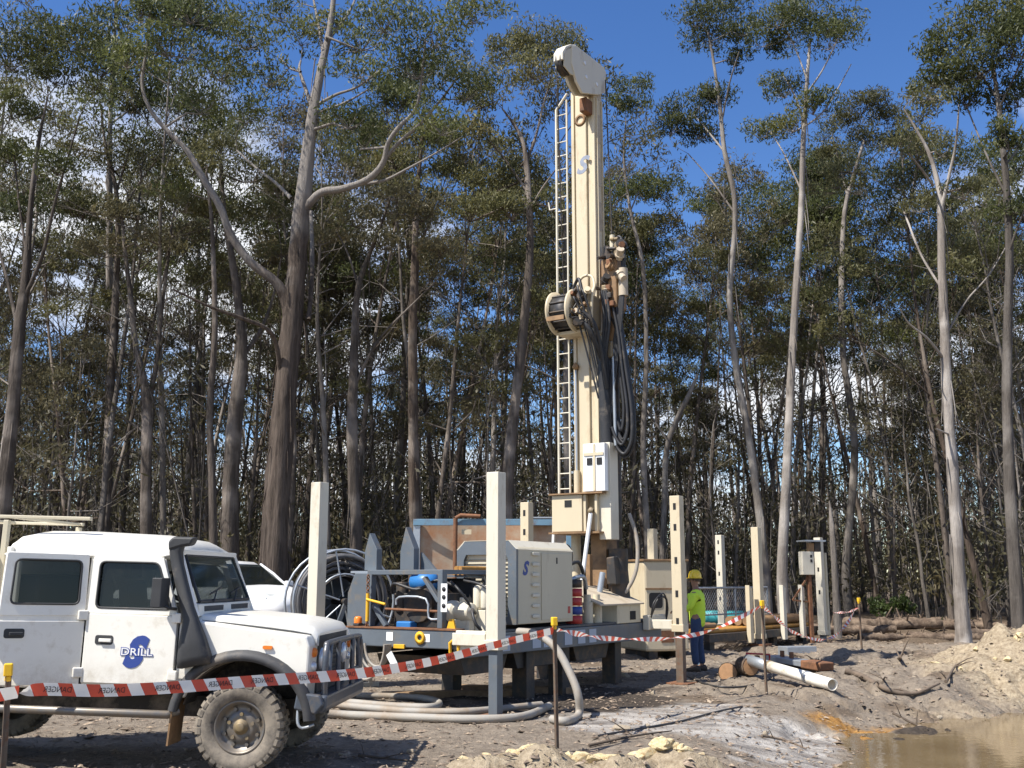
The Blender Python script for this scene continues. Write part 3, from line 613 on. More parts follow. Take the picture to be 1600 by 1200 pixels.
traced('gum_tree', 'tall gum with the darkest heavy crown, growing just beyond the spoil mound', 24, (1588, 985),
  [(0, [(1592, 980, 34), (1584, 860, 30), (1577, 740, 27), (1574, 620, 24), (1575, 500, 22), (1577, 400, 20), (1573, 300, 18), (1566, 220, 15), (1558, 150, 11), (1550, 90, 8)]),
   (1, [(1570, 300, 9), (1545, 250, 7), (1520, 190, 5), (1500, 140, 3)]), (-1, [(1560, 170, 8), (1585, 120, 6), (1605, 70, 4)]), (0.8, [(1556, 150, 7), (1520, 100, 5), (1490, 70, 3)]), (-1, [(1574, 400, 8), (1600, 330, 6), (1620, 290, 4)]), (0.5, [(1570, 260, 7), (1600, 220, 5)])],
  [(1540, 30, 66, 32, 0), (1490, 75, 48, 30, 0.8), (1580, 70, 56, 32, -1), (1530, 105, 56, 28, 0), (1460, 125, 40, 20, 0.8), (1590, 150, 40, 26, 0), (1575, 215, 34, 28, -1), (1510, 155, 40, 18, 0.6), (1600, 330, 50, 26, 0), (1620, 20, 50, 30, 0)], 'bark_grey', 'leaf_green', 16, dens=1.5, slim=0.31)
traced('gum_tree', 'dark forked gum rising directly behind the drilling mast ladder', 29, (795, 830),
  [(0, [(790, 860, 30), (796, 720, 27), (806, 620, 25), (815, 540, 23), (824, 450, 21), (828, 380, 18), (826, 310, 16), (822, 250, 13), (815, 215, 10), (800, 190, 7), (785, 170, 4)]),
   (1, [(822, 255, 10), (838, 210, 8), (850, 160, 6), (865, 110, 4)]), (0, [(824, 300, 9), (790, 250, 6), (760, 215, 4)]), (-0.6, [(826, 330, 7), (850, 290, 5), (880, 250, 3)])],
  [(850, 60, 56, 30, 1), (800, 80, 46, 26, 1), (885, 90, 40, 26, 1), (835, 110, 50, 22, 0), (770, 130, 40, 20, 0), (740, 160, 36, 18, 0), (770, 290, 55, 26, 1), (820, 270, 46, 24, 1), (735, 330, 48, 24, 0), (800, 330, 52, 24, 0), (860, 310, 30, 20, 0)], 'bark_brown', 'leaf_olive', 17, dens=1.3)
traced('gum_tree', 'slim gum with one small tuft crown above the hose loops of the rig', 34, (985, 860),
  [(0, [(1012, 860, 16), (1005, 700, 14), (1010, 560, 12), (1005, 420, 10), (985, 330, 8), (975, 250, 6), (978, 190, 4)]), (0.6, [(985, 330, 5), (1010, 270, 3)])],
  [(985, 135, 30, 18, 0), (965, 160, 28, 16, 0), (1000, 170, 26, 16, 0), (1000, 290, 44, 26, 0.6), (960, 310, 36, 22, 0.6), (1040, 300, 36, 22, 0)], 'bark_grey', 'leaf_green', 18, dens=1.2)
traced('gum_tree', 'stout brown gum with a pale twin stem, behind the four-wheel-drive roof', 29, (350, 880),
  [(0, [(358, 880, 44), (360, 760, 40), (366, 660, 38), (374, 590, 34), (378, 540, 26), (372, 470, 20), (362, 400, 17), (350, 330, 13), (345, 250, 8)]),
   ((-1.0, -1.4), [(334, 890, 26), (332, 760, 23), (328, 640, 20), (336, 520, 17), (334, 420, 14), (330, 340, 11), (322, 270, 7)]), (1, [(376, 560, 16), (405, 520, 12), (425, 470, 9), (440, 400, 5)])],
  [(345, 235, 46, 24, 0), (300, 260, 44, 22, -1), (395, 270, 44, 22, 0), (330, 330, 40, 20, 0), (420, 330, 44, 20, 1), (290, 320, 36, 18, -1), (440, 390, 36, 18, 1)], 'bark_brown', 'leaf_olive', 19, dens=1.2)
traced('gum_tree', 'dark leaning gum with many upswept stems at the clearing edge by the roof rack', 27, (0, 880),
  [(0, [(0, 880, 36), (10, 740, 34), (22, 620, 30), (30, 520, 27), (38, 450, 22), (44, 380, 16), (50, 300, 13), (60, 220, 8), (75, 150, 4)]), (-1, [(36, 470, 14), (66, 400, 11), (85, 320, 9), (105, 250, 6), (125, 180, 4)]), (1, [(30, 520, 14), (12, 440, 10), (-5, 370, 8), (-15, 290, 6)]), (0.6, [(42, 400, 9), (30, 320, 7), (22, 240, 5)])],
  [(70, 60, 66, 32, 0), (20, 90, 56, 32, 0), (130, 60, 50, 28, -1), (160, 105, 46, 22, -1), (90, 120, 46, 20, 0), (20, 170, 46, 24, 0), (15, 240, 46, 24, 0.6), (40, 330, 50, 24, 1), (90, 260, 40, 20, -1)], 'bark_brown', 'leaf_green', 20, dens=1.25)
traced('gum_tree', 'thin dark gum with a candelabra top against the white cloud', 31, (165, 880),
  [(0, [(160, 880, 24), (168, 740, 22), (172, 620, 20), (178, 520, 18), (182, 430, 16), (184, 350, 13), (180, 290, 11), (165, 230, 8), (158, 170, 5)]), (0.6, [(182, 300, 8), (200, 240, 6), (212, 190, 4)]), (-0.6, [(184, 340, 8), (215, 290, 6), (245, 250, 4)])],
  [(150, 150, 40, 20, 0), (205, 165, 40, 20, 0.6), (110, 240, 36, 18, 0), (180, 255, 46, 20, 0), (245, 235, 36, 18, -0.6), (220, 330, 46, 20, 0), (130, 330, 40, 20, 0)], 'bark_brown', 'leaf_olive', 21, dens=1.0)
traced('gum_tree', 'twin-stemmed brown gum standing behind the white cab roof', 30, (225, 880),
  [(0, [(228, 880, 28), (228, 760, 26), (230, 660, 25), (226, 600, 20), (212, 540, 15), (205, 470, 13), (196, 400, 10), (190, 330, 6)]), (0.8, [(230, 640, 18), (244, 570, 15), (252, 490, 13), (262, 410, 10), (270, 340, 7), (282, 290, 4)])],
  [(190, 330, 36, 18, 0), (270, 300, 40, 20, 0.6), (230, 380, 46, 20, 0), (165, 390, 36, 18, 0), (290, 360, 40, 20, 0.8)], 'bark_brown', 'leaf_brown', 22, dens=1.0)
traced('gum_tree', 'blackened gum with a reddish peeled upper stem forking above the dark grey frame', 27, (555, 850),
  [(0, [(556, 870, 30), (552, 760, 28), (550, 660, 26), (553, 580, 22), (555, 500, 17), (562, 440, 14), (576, 400, 11), (592, 360, 8), (610, 310, 4)]), (-0.6, [(556, 600, 10), (580, 550, 9), (605, 515, 7), (650, 470, 5), (690, 430, 3)]), (0.6, [(560, 450, 8), (545, 400, 6), (525, 360, 4)]), (-0.5, [(558, 680, 6), (590, 650, 5), (608, 610, 3)])],
  [(610, 300, 46, 22, 0), (555, 340, 46, 22, 0.6), (500, 370, 40, 20, 0.6), (660, 330, 48, 24, 0), (690, 390, 44, 20, -0.6), (600, 380, 40, 16, 0)], 'bark_brown', 'leaf_brown', 23, dens=1.1)
traced('gum_tree', 'straight reddish-brown gum trunk rising behind the blue-edged steel bin', 30, (650, 850),
  [(0, [(648, 860, 27), (646, 740, 26), (645, 620, 24), (645, 500, 22), (648, 420, 20), (650, 340, 16), (655, 270, 11), (660, 210, 6)]), (0.6, [(648, 400, 8), (675, 340, 6), (700, 290, 4)]), (0, [(650, 330, 7), (625, 280, 5), (610, 240, 3)])],
  [(660, 215, 46, 22, 0), (705, 270, 44, 22, 0.6), (620, 250, 40, 20, 0), (680, 300, 40, 16, 0), (640, 300, 40, 18, 0)], 'bark_rust', 'leaf_olive', 24, dens=1.2)
traced('dead_tree', 'dead white snag trunk snapped off among the trees behind the control box', 30, (1300, 900),
  [(0, [(1304, 890, 15), (1301, 840, 14), (1298, 800, 8), (1296, 782, 2)])], [], 'bark_grey', 'leaf_olive', 25)
traced('dead_tree', 'pale dead gum leaning steeply with a bare forked tip near the hose loops', 34, (1015, 880),
  [(0, [(1035, 880, 14), (1038, 780, 13), (1042, 700, 13), (1060, 650, 13), (1075, 620, 12), (1090, 585, 6)]), (0.5, [(1044, 690, 8), (1010, 640, 5), (985, 610, 3)])], [], 'bark_pale', 'leaf_olive', 26)

# ---- the rest of the stand: kinds of gum, each tree a copy set apart only by where it stands
KINDS = []
def kind(*a, **k): KINDS.append(gum(*a, **k))
GRP = 'gum trees of the surrounding forest'
kind(101, 19, 0.15, 0.62, 8, 1.15, 'bark_brown', 'leaf_olive', label='tall slender brown gum with a high flat olive crown in the forest', group=GRP)
kind(102, 21, 0.17, 0.66, 8, 1.25, 'bark_grey', 'leaf_green', label='tall grey gum with a high green crown in the forest', group=GRP)
kind(103, 15, 0.12, 0.50, 8, 1.05, 'bark_brown', 'leaf_brown', label='mid-height dark gum with a brownish open crown in the forest', group=GRP, dead=10)
kind(104, 13, 0.10, 0.48, 7, 0.95, 'bark_rust', 'leaf_olive', label='mid-height rusty-barked gum with a loose olive crown in the forest', group=GRP, lean=0.10)
kind(105, 16, 0.14, 0.55, 9, 1.10, 'bark_grey', 'leaf_olive', label='many-limbed grey gum with a layered olive crown in the forest', group=GRP, kinks=1.6)
kind(106, 10, 0.075, 0.45, 6, 0.85, 'bark_brown', 'leaf_brown', label='thin young gum with a sparse brownish crown in the forest', group=GRP, per=190, dead=11)
kind(107, 8, 0.06, 0.40, 6, 0.75, 'bark_grey', 'leaf_brown', label='spindly grey sapling with thin brownish foliage in the forest', group=GRP, per=150, dead=10)
kind(108, 12, 0.10, 0.72, 3, 0.7, 'bark_pale', 'leaf_olive', label='pale half-dead gum with bare side branches in the forest', group=GRP, per=120, dead=20, kinks=1.6)
kind(109, 9, 0.07, 0.9, 2, 0.35, 'bark_grey', 'leaf_brown', label='dead grey pole tree with bare twigs in the forest', group=GRP, per=40, dead=26, kinks=1.8)
kind(110, 13.5, 0.095, 0.74, 5, 0.85, 'bark_brown', 'leaf_olive', label='x', group=GRP, per=260, dead=9, lean=0.03, kinks=0.7)
kind(111, 15.5, 0.10, 0.60, 8, 1.25, 'bark_grey', 'leaf_green', label='x', group=GRP, per=420, dead=9, lean=0.04, kinks=1.2, flat=0.42)
NAMES = ['tall slender brown gum with a high olive crown', 'tall grey gum with a high green crown', 'mid-height dark gum with an open brownish crown', 'mid-height rusty-barked gum with a loose crown', 'many-limbed grey gum with a layered crown', 'thin young gum with a sparse crown', 'spindly grey sapling with thin foliage', 'pale half-dead gum with bare side branches', 'dead grey pole tree with bare twigs', 'straight dark pole gum with a small high crown', 'slim grey gum with a wide feathery green crown']
def where(x, y):
    r = x/y
    z = 'behind the roof rack' if r < -0.40 else 'behind the four-wheel-drive cab' if r < -0.27 else 'behind the hose reel' if r < -0.13 else 'behind the steel bin' if r < -0.02 else 'behind the mast' if r < 0.10 else 'behind the worker' if r < 0.20 else 'behind the pipe trailer' if r < 0.31 else 'behind the log row' if r < 0.42 else 'beyond the spoil mound'
    return z+(', near the clearing' if y < 39 else ', deeper in' if y < 50 else ', far back')
def forest():
    rd = random.Random(5); used = [False]*len(KINDS); pos = []
    W = {0: 0.6, 1: 0.5, 2: 1.6, 3: 1.5, 4: 1.2, 5: 2.2, 6: 1.8, 7: 1.1, 8: 1.6, 9: 1.6, 10: 1.3}
    bands = [(30, 36, 42, 0.4), (36, 44, 82, 0.4), (44, 54, 84, 0.5), (54, 68, 46, 0.8)]
    bands.append((37.6, 46, 34, 0.3))          # the stand is thickest behind the trailers
    for bi, (lo, hi, n, mind) in enumerate(bands):
        c = 0; tries = 0
        while c < n and tries < 4000:
            tries += 1; y = rd.uniform(lo, hi); x = rd.uniform(-0.56, 0.56)*y if bi < 4 else rd.uniform(0.02, 0.5)*y
            if any((x-a)**2+(y-b)**2 < mind for a, b in pos): continue
            # the clearing with the trailers reaches further back on this side
            if 2.0 < x < 13 and y < 37.5: continue
            k = rd.choices(range(len(KINDS)), [W[i] for i in range(len(KINDS))])[0]
            if bi == 4: k = rd.choice((10, 10, 9, 3, 2))
            if x > 0.10*y and (19, 21, 15, 13, 16, 10, 8, 12, 9, 13.5, 15.5)[k] > 0.365*y+1.6: k = rd.choice((5, 3, 7, 8, 3 if y > 36 else 5, 2 if y > 41 else 3))
            pos.append((x, y)); c += 1
            o = KINDS[k] if not used[k] else copy_tree(KINDS[k]); used[k] = True
            s = rd.uniform(0.85, 1.15); o['label'] = NAMES[k]+' '+where(x, y); o.location = (x, y, G(x, y)); o.rotation_euler = (rd.gauss(0, 0.025), rd.gauss(0, 0.03), rd.uniform(0, 6.28)); o.scale = (s, s, s*rd.uniform(0.92, 1.1))
forest()
# far wood beyond the stand: reads as one mass of stems and dull foliage
def far_wood():
    rd = random.Random(9); g = np.random.default_rng(9); T = Tree(77); T.leaf = (0.40, 0.13)
    for k in range(700):
        y = rd.uniform(66, 135); x = rd.uniform(-0.62, 0.62)*y; z = G(x, y); h = rd.uniform(6, 18)
        a = Vector((x, y, z-0.3)); b = a+Vector((rd.gauss(0, 0.5), 0, h*0.5)); c = b+Vector((rd.gauss(0, 0.6), 0, h*0.5)); r = rd.uniform(0.06, 0.2)
        T.w.tube([a, b, c], [r, r*0.7, r*0.25], 4, False)
        for q in range(rd.randint(3, 6)):
            t = rd.uniform(0.12, 1.0); p = a.lerp(c, t)+Vector((rd.gauss(0, 1.3), rd.gauss(0, 1), 0)); m = 55
            pp = g.normal(0, 1, (m, 3))*np.array([1.1, 1.1, 0.5])+np.array(p); T.leaves(pp)
    root = tag(thing('distant_wood', 'mass of distant stems and dull foliage deep in the forest', 'woodland'), kind='stuff')
    T.finish(root, 'bark_brown', 'leaf_brown')
    for c in root.children: c['kind'] = 'stuff'
far_wood()
def scrub():
    rd = random.Random(19); g = np.random.default_rng(19); T = Tree(78); T.leaf = (0.26, 0.07)
    for k in range(1300):
        y = 29+37*rd.random()**0.8; x = rd.uniform(-0.58, 0.58)*y
        if 2.0 < x < 13.5 and y < 37: continue
        z = G(x, y); h = rd.choice((1.2, 2, 3, 4.5, 6.5, 8.5, 9.5))*rd.uniform(0.7, 1.3); l = rd.gauss(0, 0.17)
        a = Vector((x, y, z-0.1)); b = a+Vector((l*h*0.5, rd.gauss(0, 0.1), h*0.5)); c = b+Vector((l*h*0.6+rd.gauss(0, 0.15), rd.gauss(0, 0.2), h*0.5)); r = rd.uniform(0.012, 0.035)
        T.w.tube([a, b, c], [r, r*0.75, r*0.3], 3, False)
        for q in range(5):
            p = a.lerp(b, 0.4).lerp(c, rd.random()); e = p+Vector((rd.gauss(0, 0.7), rd.gauss(0, 0.5), rd.uniform(0.1, 1.1))); T.w.tube([p, e], [r*0.5, 0.005], 3, False)
            if rd.random() < 0.65: T.leaves(g.normal(0, 1, (30, 3))*np.array([0.42, 0.42, 0.25])+np.array(e))
    root = tag(thing('understorey_scrub', 'tangle of thin brown understorey stems and dry leaves between the trunks', 'scrub'), kind='stuff')
    T.finish(root, 'bark_grey', 'leaf_brown')
    for c in root.children: c['kind'] = 'stuff'
scrub()
# ------------------------------------------------------------------ vehicles
def arc(cx, cz, r, a0, a1, n=12, sx=1.0):
    return [(cx+r*sx*math.cos(R(a0+(a1-a0)*i/n)), cz+r*math.sin(R(a0+(a1-a0)*i/n))) for i in range(n+1)]
def loft(mb, secs, smooth=True, caps=True):
    """secs: list of equal-length point loops"""
    n = len(secs[0]); vs = [p for s in secs for p in s]; fs = []
    for i in range(len(secs)-1):
        for k in range(n): fs.append((i*n+k, i*n+(k+1) % n, (i+1)*n+(k+1) % n, (i+1)*n+k))
    mb.add(vs, fs, smooth)
    if caps: mb.add(secs[0], [tuple(range(n-1, -1, -1))]); mb.add(secs[-1], [tuple(range(n))])
    return mb
def text_mesh(name, body, size, mat_, parent, loc, rot, depth=0.001, shear=0.0, mirror=False, bold=0.0, sx=1.0):
    cu = bpy.data.curves.new(name, 'FONT'); cu.body = body; cu.size = size; cu.extrude = depth; cu.align_x = 'CENTER'; cu.align_y = 'CENTER'; cu.shear = shear; cu.offset = bold; cu.resolution_u = 3
    to = bpy.data.objects.new(name, cu); COL.objects.link(to); dg = bpy.context.evaluated_depsgraph_get(); me = bpy.data.meshes.new_from_object(to.evaluated_get(dg))
    bpy.data.objects.remove(to); bpy.data.curves.remove(cu)
    if mirror or sx != 1.0:
        me.transform(Matrix.Diagonal(((-1 if mirror else 1)*sx, 1, 1, 1)))
        if mirror: me.flip_normals()
    me.materials.clear(); me.materials.append(M[mat_]); o = bpy.data.objects.new(name, me); COL.objects.link(o); o.parent = parent; o.location = loc; o.rotation_euler = rot; return o

def make_wheel(parent, x, y, z, r, w, out, rim_mat='rim_steel', blocks=30, rr=0.215):
    """wheel > tyre, rim, hub; out = -1/+1 outer side in y"""
    wh = bpy.data.objects.new('wheel', None); COL.objects.link(wh); wh.parent = parent; wh.location = (x, y, z); wh.empty_display_size = 0.2
    t = MB(); h = w/2
    prof = [(rr+0.005, -h*0.72), (rr+0.03, -h*0.93), (r*0.80, -h*1.0), (r*0.91, -h*0.95), (r*0.955, -h*0.80), (r*0.965, 0), (r*0.955, h*0.80), (r*0.91, h*0.95), (r*0.80, h*1.0), (rr+0.03, h*0.93), (rr+0.005, h*0.72)]
    t.lathe(prof, (0, 0, 0), (0, 1, 0), 48)
    for k in range(blocks):
        for row, (ya, yb, ph) in enumerate(((-h*0.98, -h*0.42, 0), (-h*0.36, h*0.36, 0.5), (h*0.42, h*0.98, 0))):
            a = 2*math.pi*(k+ph)/blocks; Mx = Matrix.Rotation(a, 4, 'Y') @ Matrix.Rotation(R(14 if row == 1 else 0), 4, 'X' if False else 'Z')
            hw = math.pi*r/blocks*0.64
            if row == 1: t.box(-hw, hw, ya, yb, r*0.955, r*0.998, Matrix.Rotation(a, 4, 'Y'))
            else:
                s = -1 if row == 0 else 1
                poly = [(ya if s > 0 else yb, r*0.955), (ya if s > 0 else yb, r*0.998), (s*h*0.86, r*0.993), (s*h*1.02, r*0.925), (s*h*1.01, r*0.855), (s*h*0.92, r*0.87)]
                t.prism(poly, 'x', -hw, hw, Matrix.Rotation(a, 4, 'Y'))
    t.build('tyre', 'rubber', wh)
    rm = MB(); o = out
    rm.lathe([(rr+0.012, o*h*0.74), (rr+0.004, o*h*0.82), (rr-0.012, o*h*0.74), (rr-0.03, o*h*0.30), (rr-0.075, o*h*0.22), (0.125, o*h*0.42), (0.085, o*h*0.42), (0.001, o*h*0.42)], (0, 0, 0), (0, 1, 0), 32)
    rm.lathe([(rr, -o*h*0.7), (rr-0.02, -o*h*0.2), (rr-0.03, o*h*0.28)], (0, 0, 0), (0, 1, 0), 32)
    for k in range(8):
        a = 2*math.pi*(k+0.5)/8; q = (0.155*math.cos(a), o*h*0.325, 0.155*math.sin(a)); rm.cyl((q[0], q[1]-0.006*o, q[2]), (q[0], q[1]+0.012*o, q[2]), 0.016, 8)
    rm.build('rim', rim_mat, wh)
    hb = MB(); hb.lathe([(0.066, o*h*0.40), (0.064, o*h*0.52), (0.042, o*h*0.56), (0.040, o*h*0.74), (0.030, o*h*0.78), (0.001, o*h*0.78)], (0, 0, 0), (0, 1, 0), 18)
    for k in range(5):
        a = 2*math.pi*k/5+0.3; hb.cyl((0.107*math.cos(a), o*h*0.40, 0.107*math.sin(a)), (0.107*math.cos(a), o*h*0.56, 0.107*math.sin(a)), 0.017, 6)
    hb.build('hub', 'hub', wh)
    return wh

def panel_ring(mb, outer, inner, y0, y1):
    """window frame: ring between two equal-length x-z outlines, thickness y0..y1"""
    n = len(outer)
    for a, b in ((y0, 1), (y1, -1)):
        vs = [(p[0], a, p[1]) for p in outer]+[(p[0], a, p[1]) for p in inner]
        mb.add(vs, [(i, (i+1) % n, n+(i+1) % n, n+i) for i in range(n)])
    for lp in (outer, inner):
        vs = [(p[0], y0, p[1]) for p in lp]+[(p[0], y1, p[1]) for p in lp]
        mb.add(vs, [(i, (i+1) % n, n+(i+1) % n, n+i) for i in range(n)])

def rrect(x0, x1, z0, z1, r, n=4):
    out = []
    for cx, cz, a in ((x1-r, z0+r, -90), (x1-r, z1-r, 0), (x0+r, z1-r, 90), (x0+r, z0+r, 180)):
        out += arc(cx, cz, r, a, a+90, n)
    return out
def rquad(q, r, n=4):
    """rounded quad: q four (x,z) counter-clockwise"""
    out = []
    for i in range(4):
        p = Vector(q[i]); a = (Vector(q[i-1])-p).normalized()*r; b = (Vector(q[(i+1) % 4])-p).normalized()*r
        for k in range(n+1):
            t = k/n; out.append(tuple((p+a)*(1-t)**2+2*p*t*(1-t)+(p+b)*t*t))
    return out

def make_four_wheel_drive():
    hd = R(-3.6); front = Vector((-2.33, 9.50))
    f = Vector((math.cos(hd), math.sin(hd))); lft = Vector((-math.sin(hd), math.cos(hd)))
    c = front-f*1.425+lft*0.74
    zf = G(front.x, front.y); zr = zf+0.075
    root = thing('four_wheel_drive', 'dusty white four-wheel-drive crew cab with black snorkel and S DRILL door logo', 'car', (c.x, c.y, (zf+zr)/2+0.0), (0, R(1.6), hd))
    HW = 0.84
    b = MB()
    prof = [(-2.25, 0.62)]+[(-1.92, 0.60)]+arc(-1.394, 0.43, 0.52, 160, 20, 12)+[(-0.86, 0.65), (0.84, 0.65)]+arc(1.40, 0.43, 0.52, 160, 8, 14)+[(1.93, 0.62), (1.935, 1.08), (1.905, 1.165), (0.98, 1.265), (0.93, 1.30), (-2.25, 1.30)]
    b.prism(prof, 'y', -HW, HW)
    b.build('body', 'car_white', root, bevel=0.022)
    # dark inner wheel wells and underside
    u = MB(); u.box(-2.1, 1.75, -0.5, 0.5, 0.42, 0.598); u.cyl((1.4, -0.62, 0.42), (1.4, 0.62, 0.42), 0.055); u.cyl((-1.394, -0.62, 0.42), (-1.394, 0.62, 0.42), 0.06); u.lathe([(0.02, -0.16), (0.13, -0.1), (0.16, 0), (0.13, 0.1), (0.02, 0.16)], (1.4, 0.2, 0.42), (0, 1, 0), 14)
    u.build('chassis', 'under', root)
    for cx in (1.40, -1.394):
        w = MB(); pl = arc(cx, 0.43, 0.517, 165, 15, 14); w.prism(pl+[(p[0], p[1]-0.012) for p in pl[::-1]], 'y', -0.80, 0.80)
        w.build('wheel_well', 'under', root)
    w = MB(); w.box(0.9, 1.9, -0.35, 0.35, 0.55, 0.93); w.build('engine_sump', 'under', root)
    # bonnet with raised centre
    bn = MB(); secs = []
    for x, zt, hw in ((0.95, 1.322, 0.70), (1.2, 1.318, 0.695), (1.5, 1.300, 0.685), (1.75, 1.272, 0.67), (1.90, 1.235, 0.655), (1.945, 1.175, 0.64)):
        secs.append([(x, -hw, zt-0.105), (x, -hw, zt-0.05), (x, -hw+0.03, zt-0.018), (x, -hw+0.10, zt-0.002), (x, -0.30, zt+0.004), (x, 0, zt+0.008), (x, 0.30, zt+0.004), (x, hw-0.10, zt-0.002), (x, hw-0.03, zt-0.018), (x, hw, zt-0.05), (x, hw, zt-0.105)])
    loft(bn, secs); bn.build('bonnet', 'car_white', root)
    for s in (-1, 1):
        gp = MB(); gp.tube([(0.96, s*0.703, 1.262), (1.2, s*0.70, 1.245), (1.5, s*0.69, 1.218), (1.75, s*0.676, 1.192), (1.90, s*0.66, 1.168)], 0.007, 5); gp.build('bonnet_gap', 'black_plastic', root)
    # scuttle / vent panel below the windscreen
    sc = MB(); sc.prism([(0.90, 1.30), (0.965, 1.30), (0.955, 1.405), (0.915, 1.41)], 'y', -0.74, 0.74); sco = sc.build('scuttle', 'car_white', root, bevel=0.008)
    for s in (-1, 1):
        v = MB(); v.box(0.958, 0.9655, s*0.37-0.25, s*0.37+0.25, 1.34, 1.385); v.build('vent', 'arch_plastic', sco)
    # roof
    rf = MB(); secs = []
    for x, zc, zg, hw in ((0.735, 1.885, 1.845, 0.70), (0.715, 1.925, 1.83, 0.735), (0.60, 1.985, 1.815, 0.765), (0.35, 2.02, 1.81, 0.775), (-0.2, 2.035, 1.81, 0.78), (-0.62, 2.03, 1.81, 0.78), (-0.76, 2.0, 1.81, 0.775), (-0.82, 1.95, 1.82, 0.765)):
        L_ = []
        for t in (0, 0.25, 0.5, 0.75, 1.0):
            a = R(90*t); L_.append((hw-0.16*(1-math.cos(a))*1.0, zg+(zc-0.035-zg)*math.sin(a)))
        half = L_+[(hw*0.5, zc-0.008)]
        loop = [(x, -hw, zg-0.025)]+[(x, -p[0], p[1]) for p in half]+[(x, 0, zc)]+[(x, p[0], p[1]) for p in half[::-1]]+[(x, hw, zg-0.025)]
        secs.append(loop)
    loft(rf, secs); ro = rf.build('roof', 'car_white', root)
    for s in (-1, 1): gt = MB(); gt.tube([(0.72, s*0.775, 1.835), (0.6, s*0.80, 1.812), (0.3, s*0.812, 1.803), (-0.75, s*0.815, 1.803), (-0.83, s*0.805, 1.79)], 0.013, 6); gt.build('gutter', 'car_white', ro)
    # pillars
    pl = MB()
    for s in (-1, 1):
        pl.bar((0.95, s*0.795, 1.29), (0.735, s*0.745, 1.845), 0.055, 0.06); pl.bar((0.0, s*0.815, 1.29), (0.0, s*0.785, 1.80), 0.05, 0.07, (1, 0, 0))
        pl.prism([(-0.80, 1.29), (-0.68, 1.29), (-0.68, 1.81), (-0.80, 1.81)], 'y', s*0.775, s*0.825)
    pl.box(-0.82, -0.77, -0.81, 0.81, 1.29, 1.86); pl.bar((0.745, -0.75, 1.855), (0.745, 0.75, 1.855), 0.05, 0.05)
    pl.build('pillar', 'car_white', root, bevel=0.008)
    # windscreen in rubber
    ws = MB(); A = [(0.938, -0.70, 1.425), (0.938, 0.70, 1.425), (0.757, 0.66, 1.83), (0.757, -0.66, 1.83)]; ws.add(A, [(0, 1, 2, 3)]); wso = ws.build('windscreen', 'screen_glass', root)
    rb = MB(); rb.tube([A[0], A[1], A[2], A[3], A[0]], 0.016, 6); rb.bar((0.85, 0, 1.63), (0.851, 0, 1.635), 0.01, 0.01); rb.build('seal', 'black_plastic', wso)
    for y in (-0.40, 0.18):
        wp = MB(); wp.tube([(0.965, y, 1.42), (0.955, y+0.06, 1.47), (0.918, y+0.20, 1.52)], 0.007, 5); wp.bar((0.93, y-0.02, 1.485), (0.905, y+0.36, 1.545), 0.012, 0.012); wp.build('wiper', 'black_plastic', wso)
    # interior
    for y in (-0.40, 0.40):
        s = MB(); s.cbox((0.10, y, 1.05), (0.5, 0.5, 0.18)); s.prism([(-0.16, 1.05), (-0.02, 1.05), (-0.10, 1.58), (-0.20, 1.58)], 'y', y-0.24, y+0.24); s.prism([(-0.21, 1.60), (-0.10, 1.60), (-0.12, 1.82), (-0.20, 1.82)], 'y', y-0.13, y+0.13); s.build('seat', 'seat', root, bevel=0.03)
    s = MB(); s.box(-0.75, -0.55, -0.7, 0.7, 0.9, 1.62); s.build('rear_seat', 'seat', root, bevel=0.03)
    s = MB(); s.prism([(0.60, 1.301), (0.90, 1.301), (0.90, 1.40), (0.64, 1.40)], 'y', -0.73, 0.73); s.build('dashboard', 'seat', root, bevel=0.02)
    s = MB(); th = [(0.50+0.06*math.sin(a), -0.40+0.19*math.cos(a), 1.50+0.18*math.sin(a)) for a in [2*math.pi*k/16 for k in range(17)]]; s.tube(th, 0.014, 6); s.cyl((0.70, -0.40, 1.40), (0.50, -0.40, 1.50), 0.02, 8); s.build('steering_wheel', 'seat', root)
    # doors
    def door(kindd, s, ang=0.0):
        yo = s*0.842
        if kindd == 'front': lo = [(0.0, 0.715), (0.815, 0.715), (0.815, 1.30), (0.0, 1.30)]; up = [(0.0, 1.30), (0.815, 1.30), (0.635, 1.80), (0.0, 1.80)]; win = [(0.07, 1.352), (0.755, 1.352), (0.595, 1.752), (0.07, 1.752)]; hx = 0.815
        else: lo = [(-0.73, 1.0), (-0.52, 0.70), (-0.03, 0.70), (-0.03, 1.235), (-0.73, 1.235)]; up = [(-0.72, 1.275), (-0.03, 1.275), (-0.03, 1.81), (-0.70, 1.81)]; win = [(-0.64, 1.375), (-0.09, 1.375), (-0.09, 1.752), (-0.625, 1.752)]; hx = -0.03
        d = MB(); sh = lambda q: [(p[0]-hx, p[1]) for p in q]
        tum = R(3.2)*s
        d.prism(sh(lo), 'y', 0, s*0.03)
        if kindd != 'front': d.prism([(-0.69, 1.23), (-0.01, 1.23), (-0.01, 1.28), (-0.69, 1.28)], 'y', 0.002*s, s*0.018)
        o4 = rquad(sh(up), 0.02, 4); i4 = rquad(sh(win), 0.05, 4)
        fr = MB(); panel_ring(fr, o4, i4, -s*0.004, s*0.022)
        MT = Matrix.Translation((0, 0, 1.30)) @ Matrix.Rotation(tum, 4, 'X') @ Matrix.Translation((0, 0, -1.30))
        d.add(fr.v, fr.f, False, MT)
        do = d.build('door', 'car_white', root, bevel=0.006); do.location = (hx, yo, 0); do.rotation_euler = (0, 0, -ang*s)
        g = MB(); gp = [(p[0], 0.0, p[1]) for p in i4]; g.add(gp, [tuple(range(len(gp)))], False, MT); g.build('window_glass', 'car_glass', do)
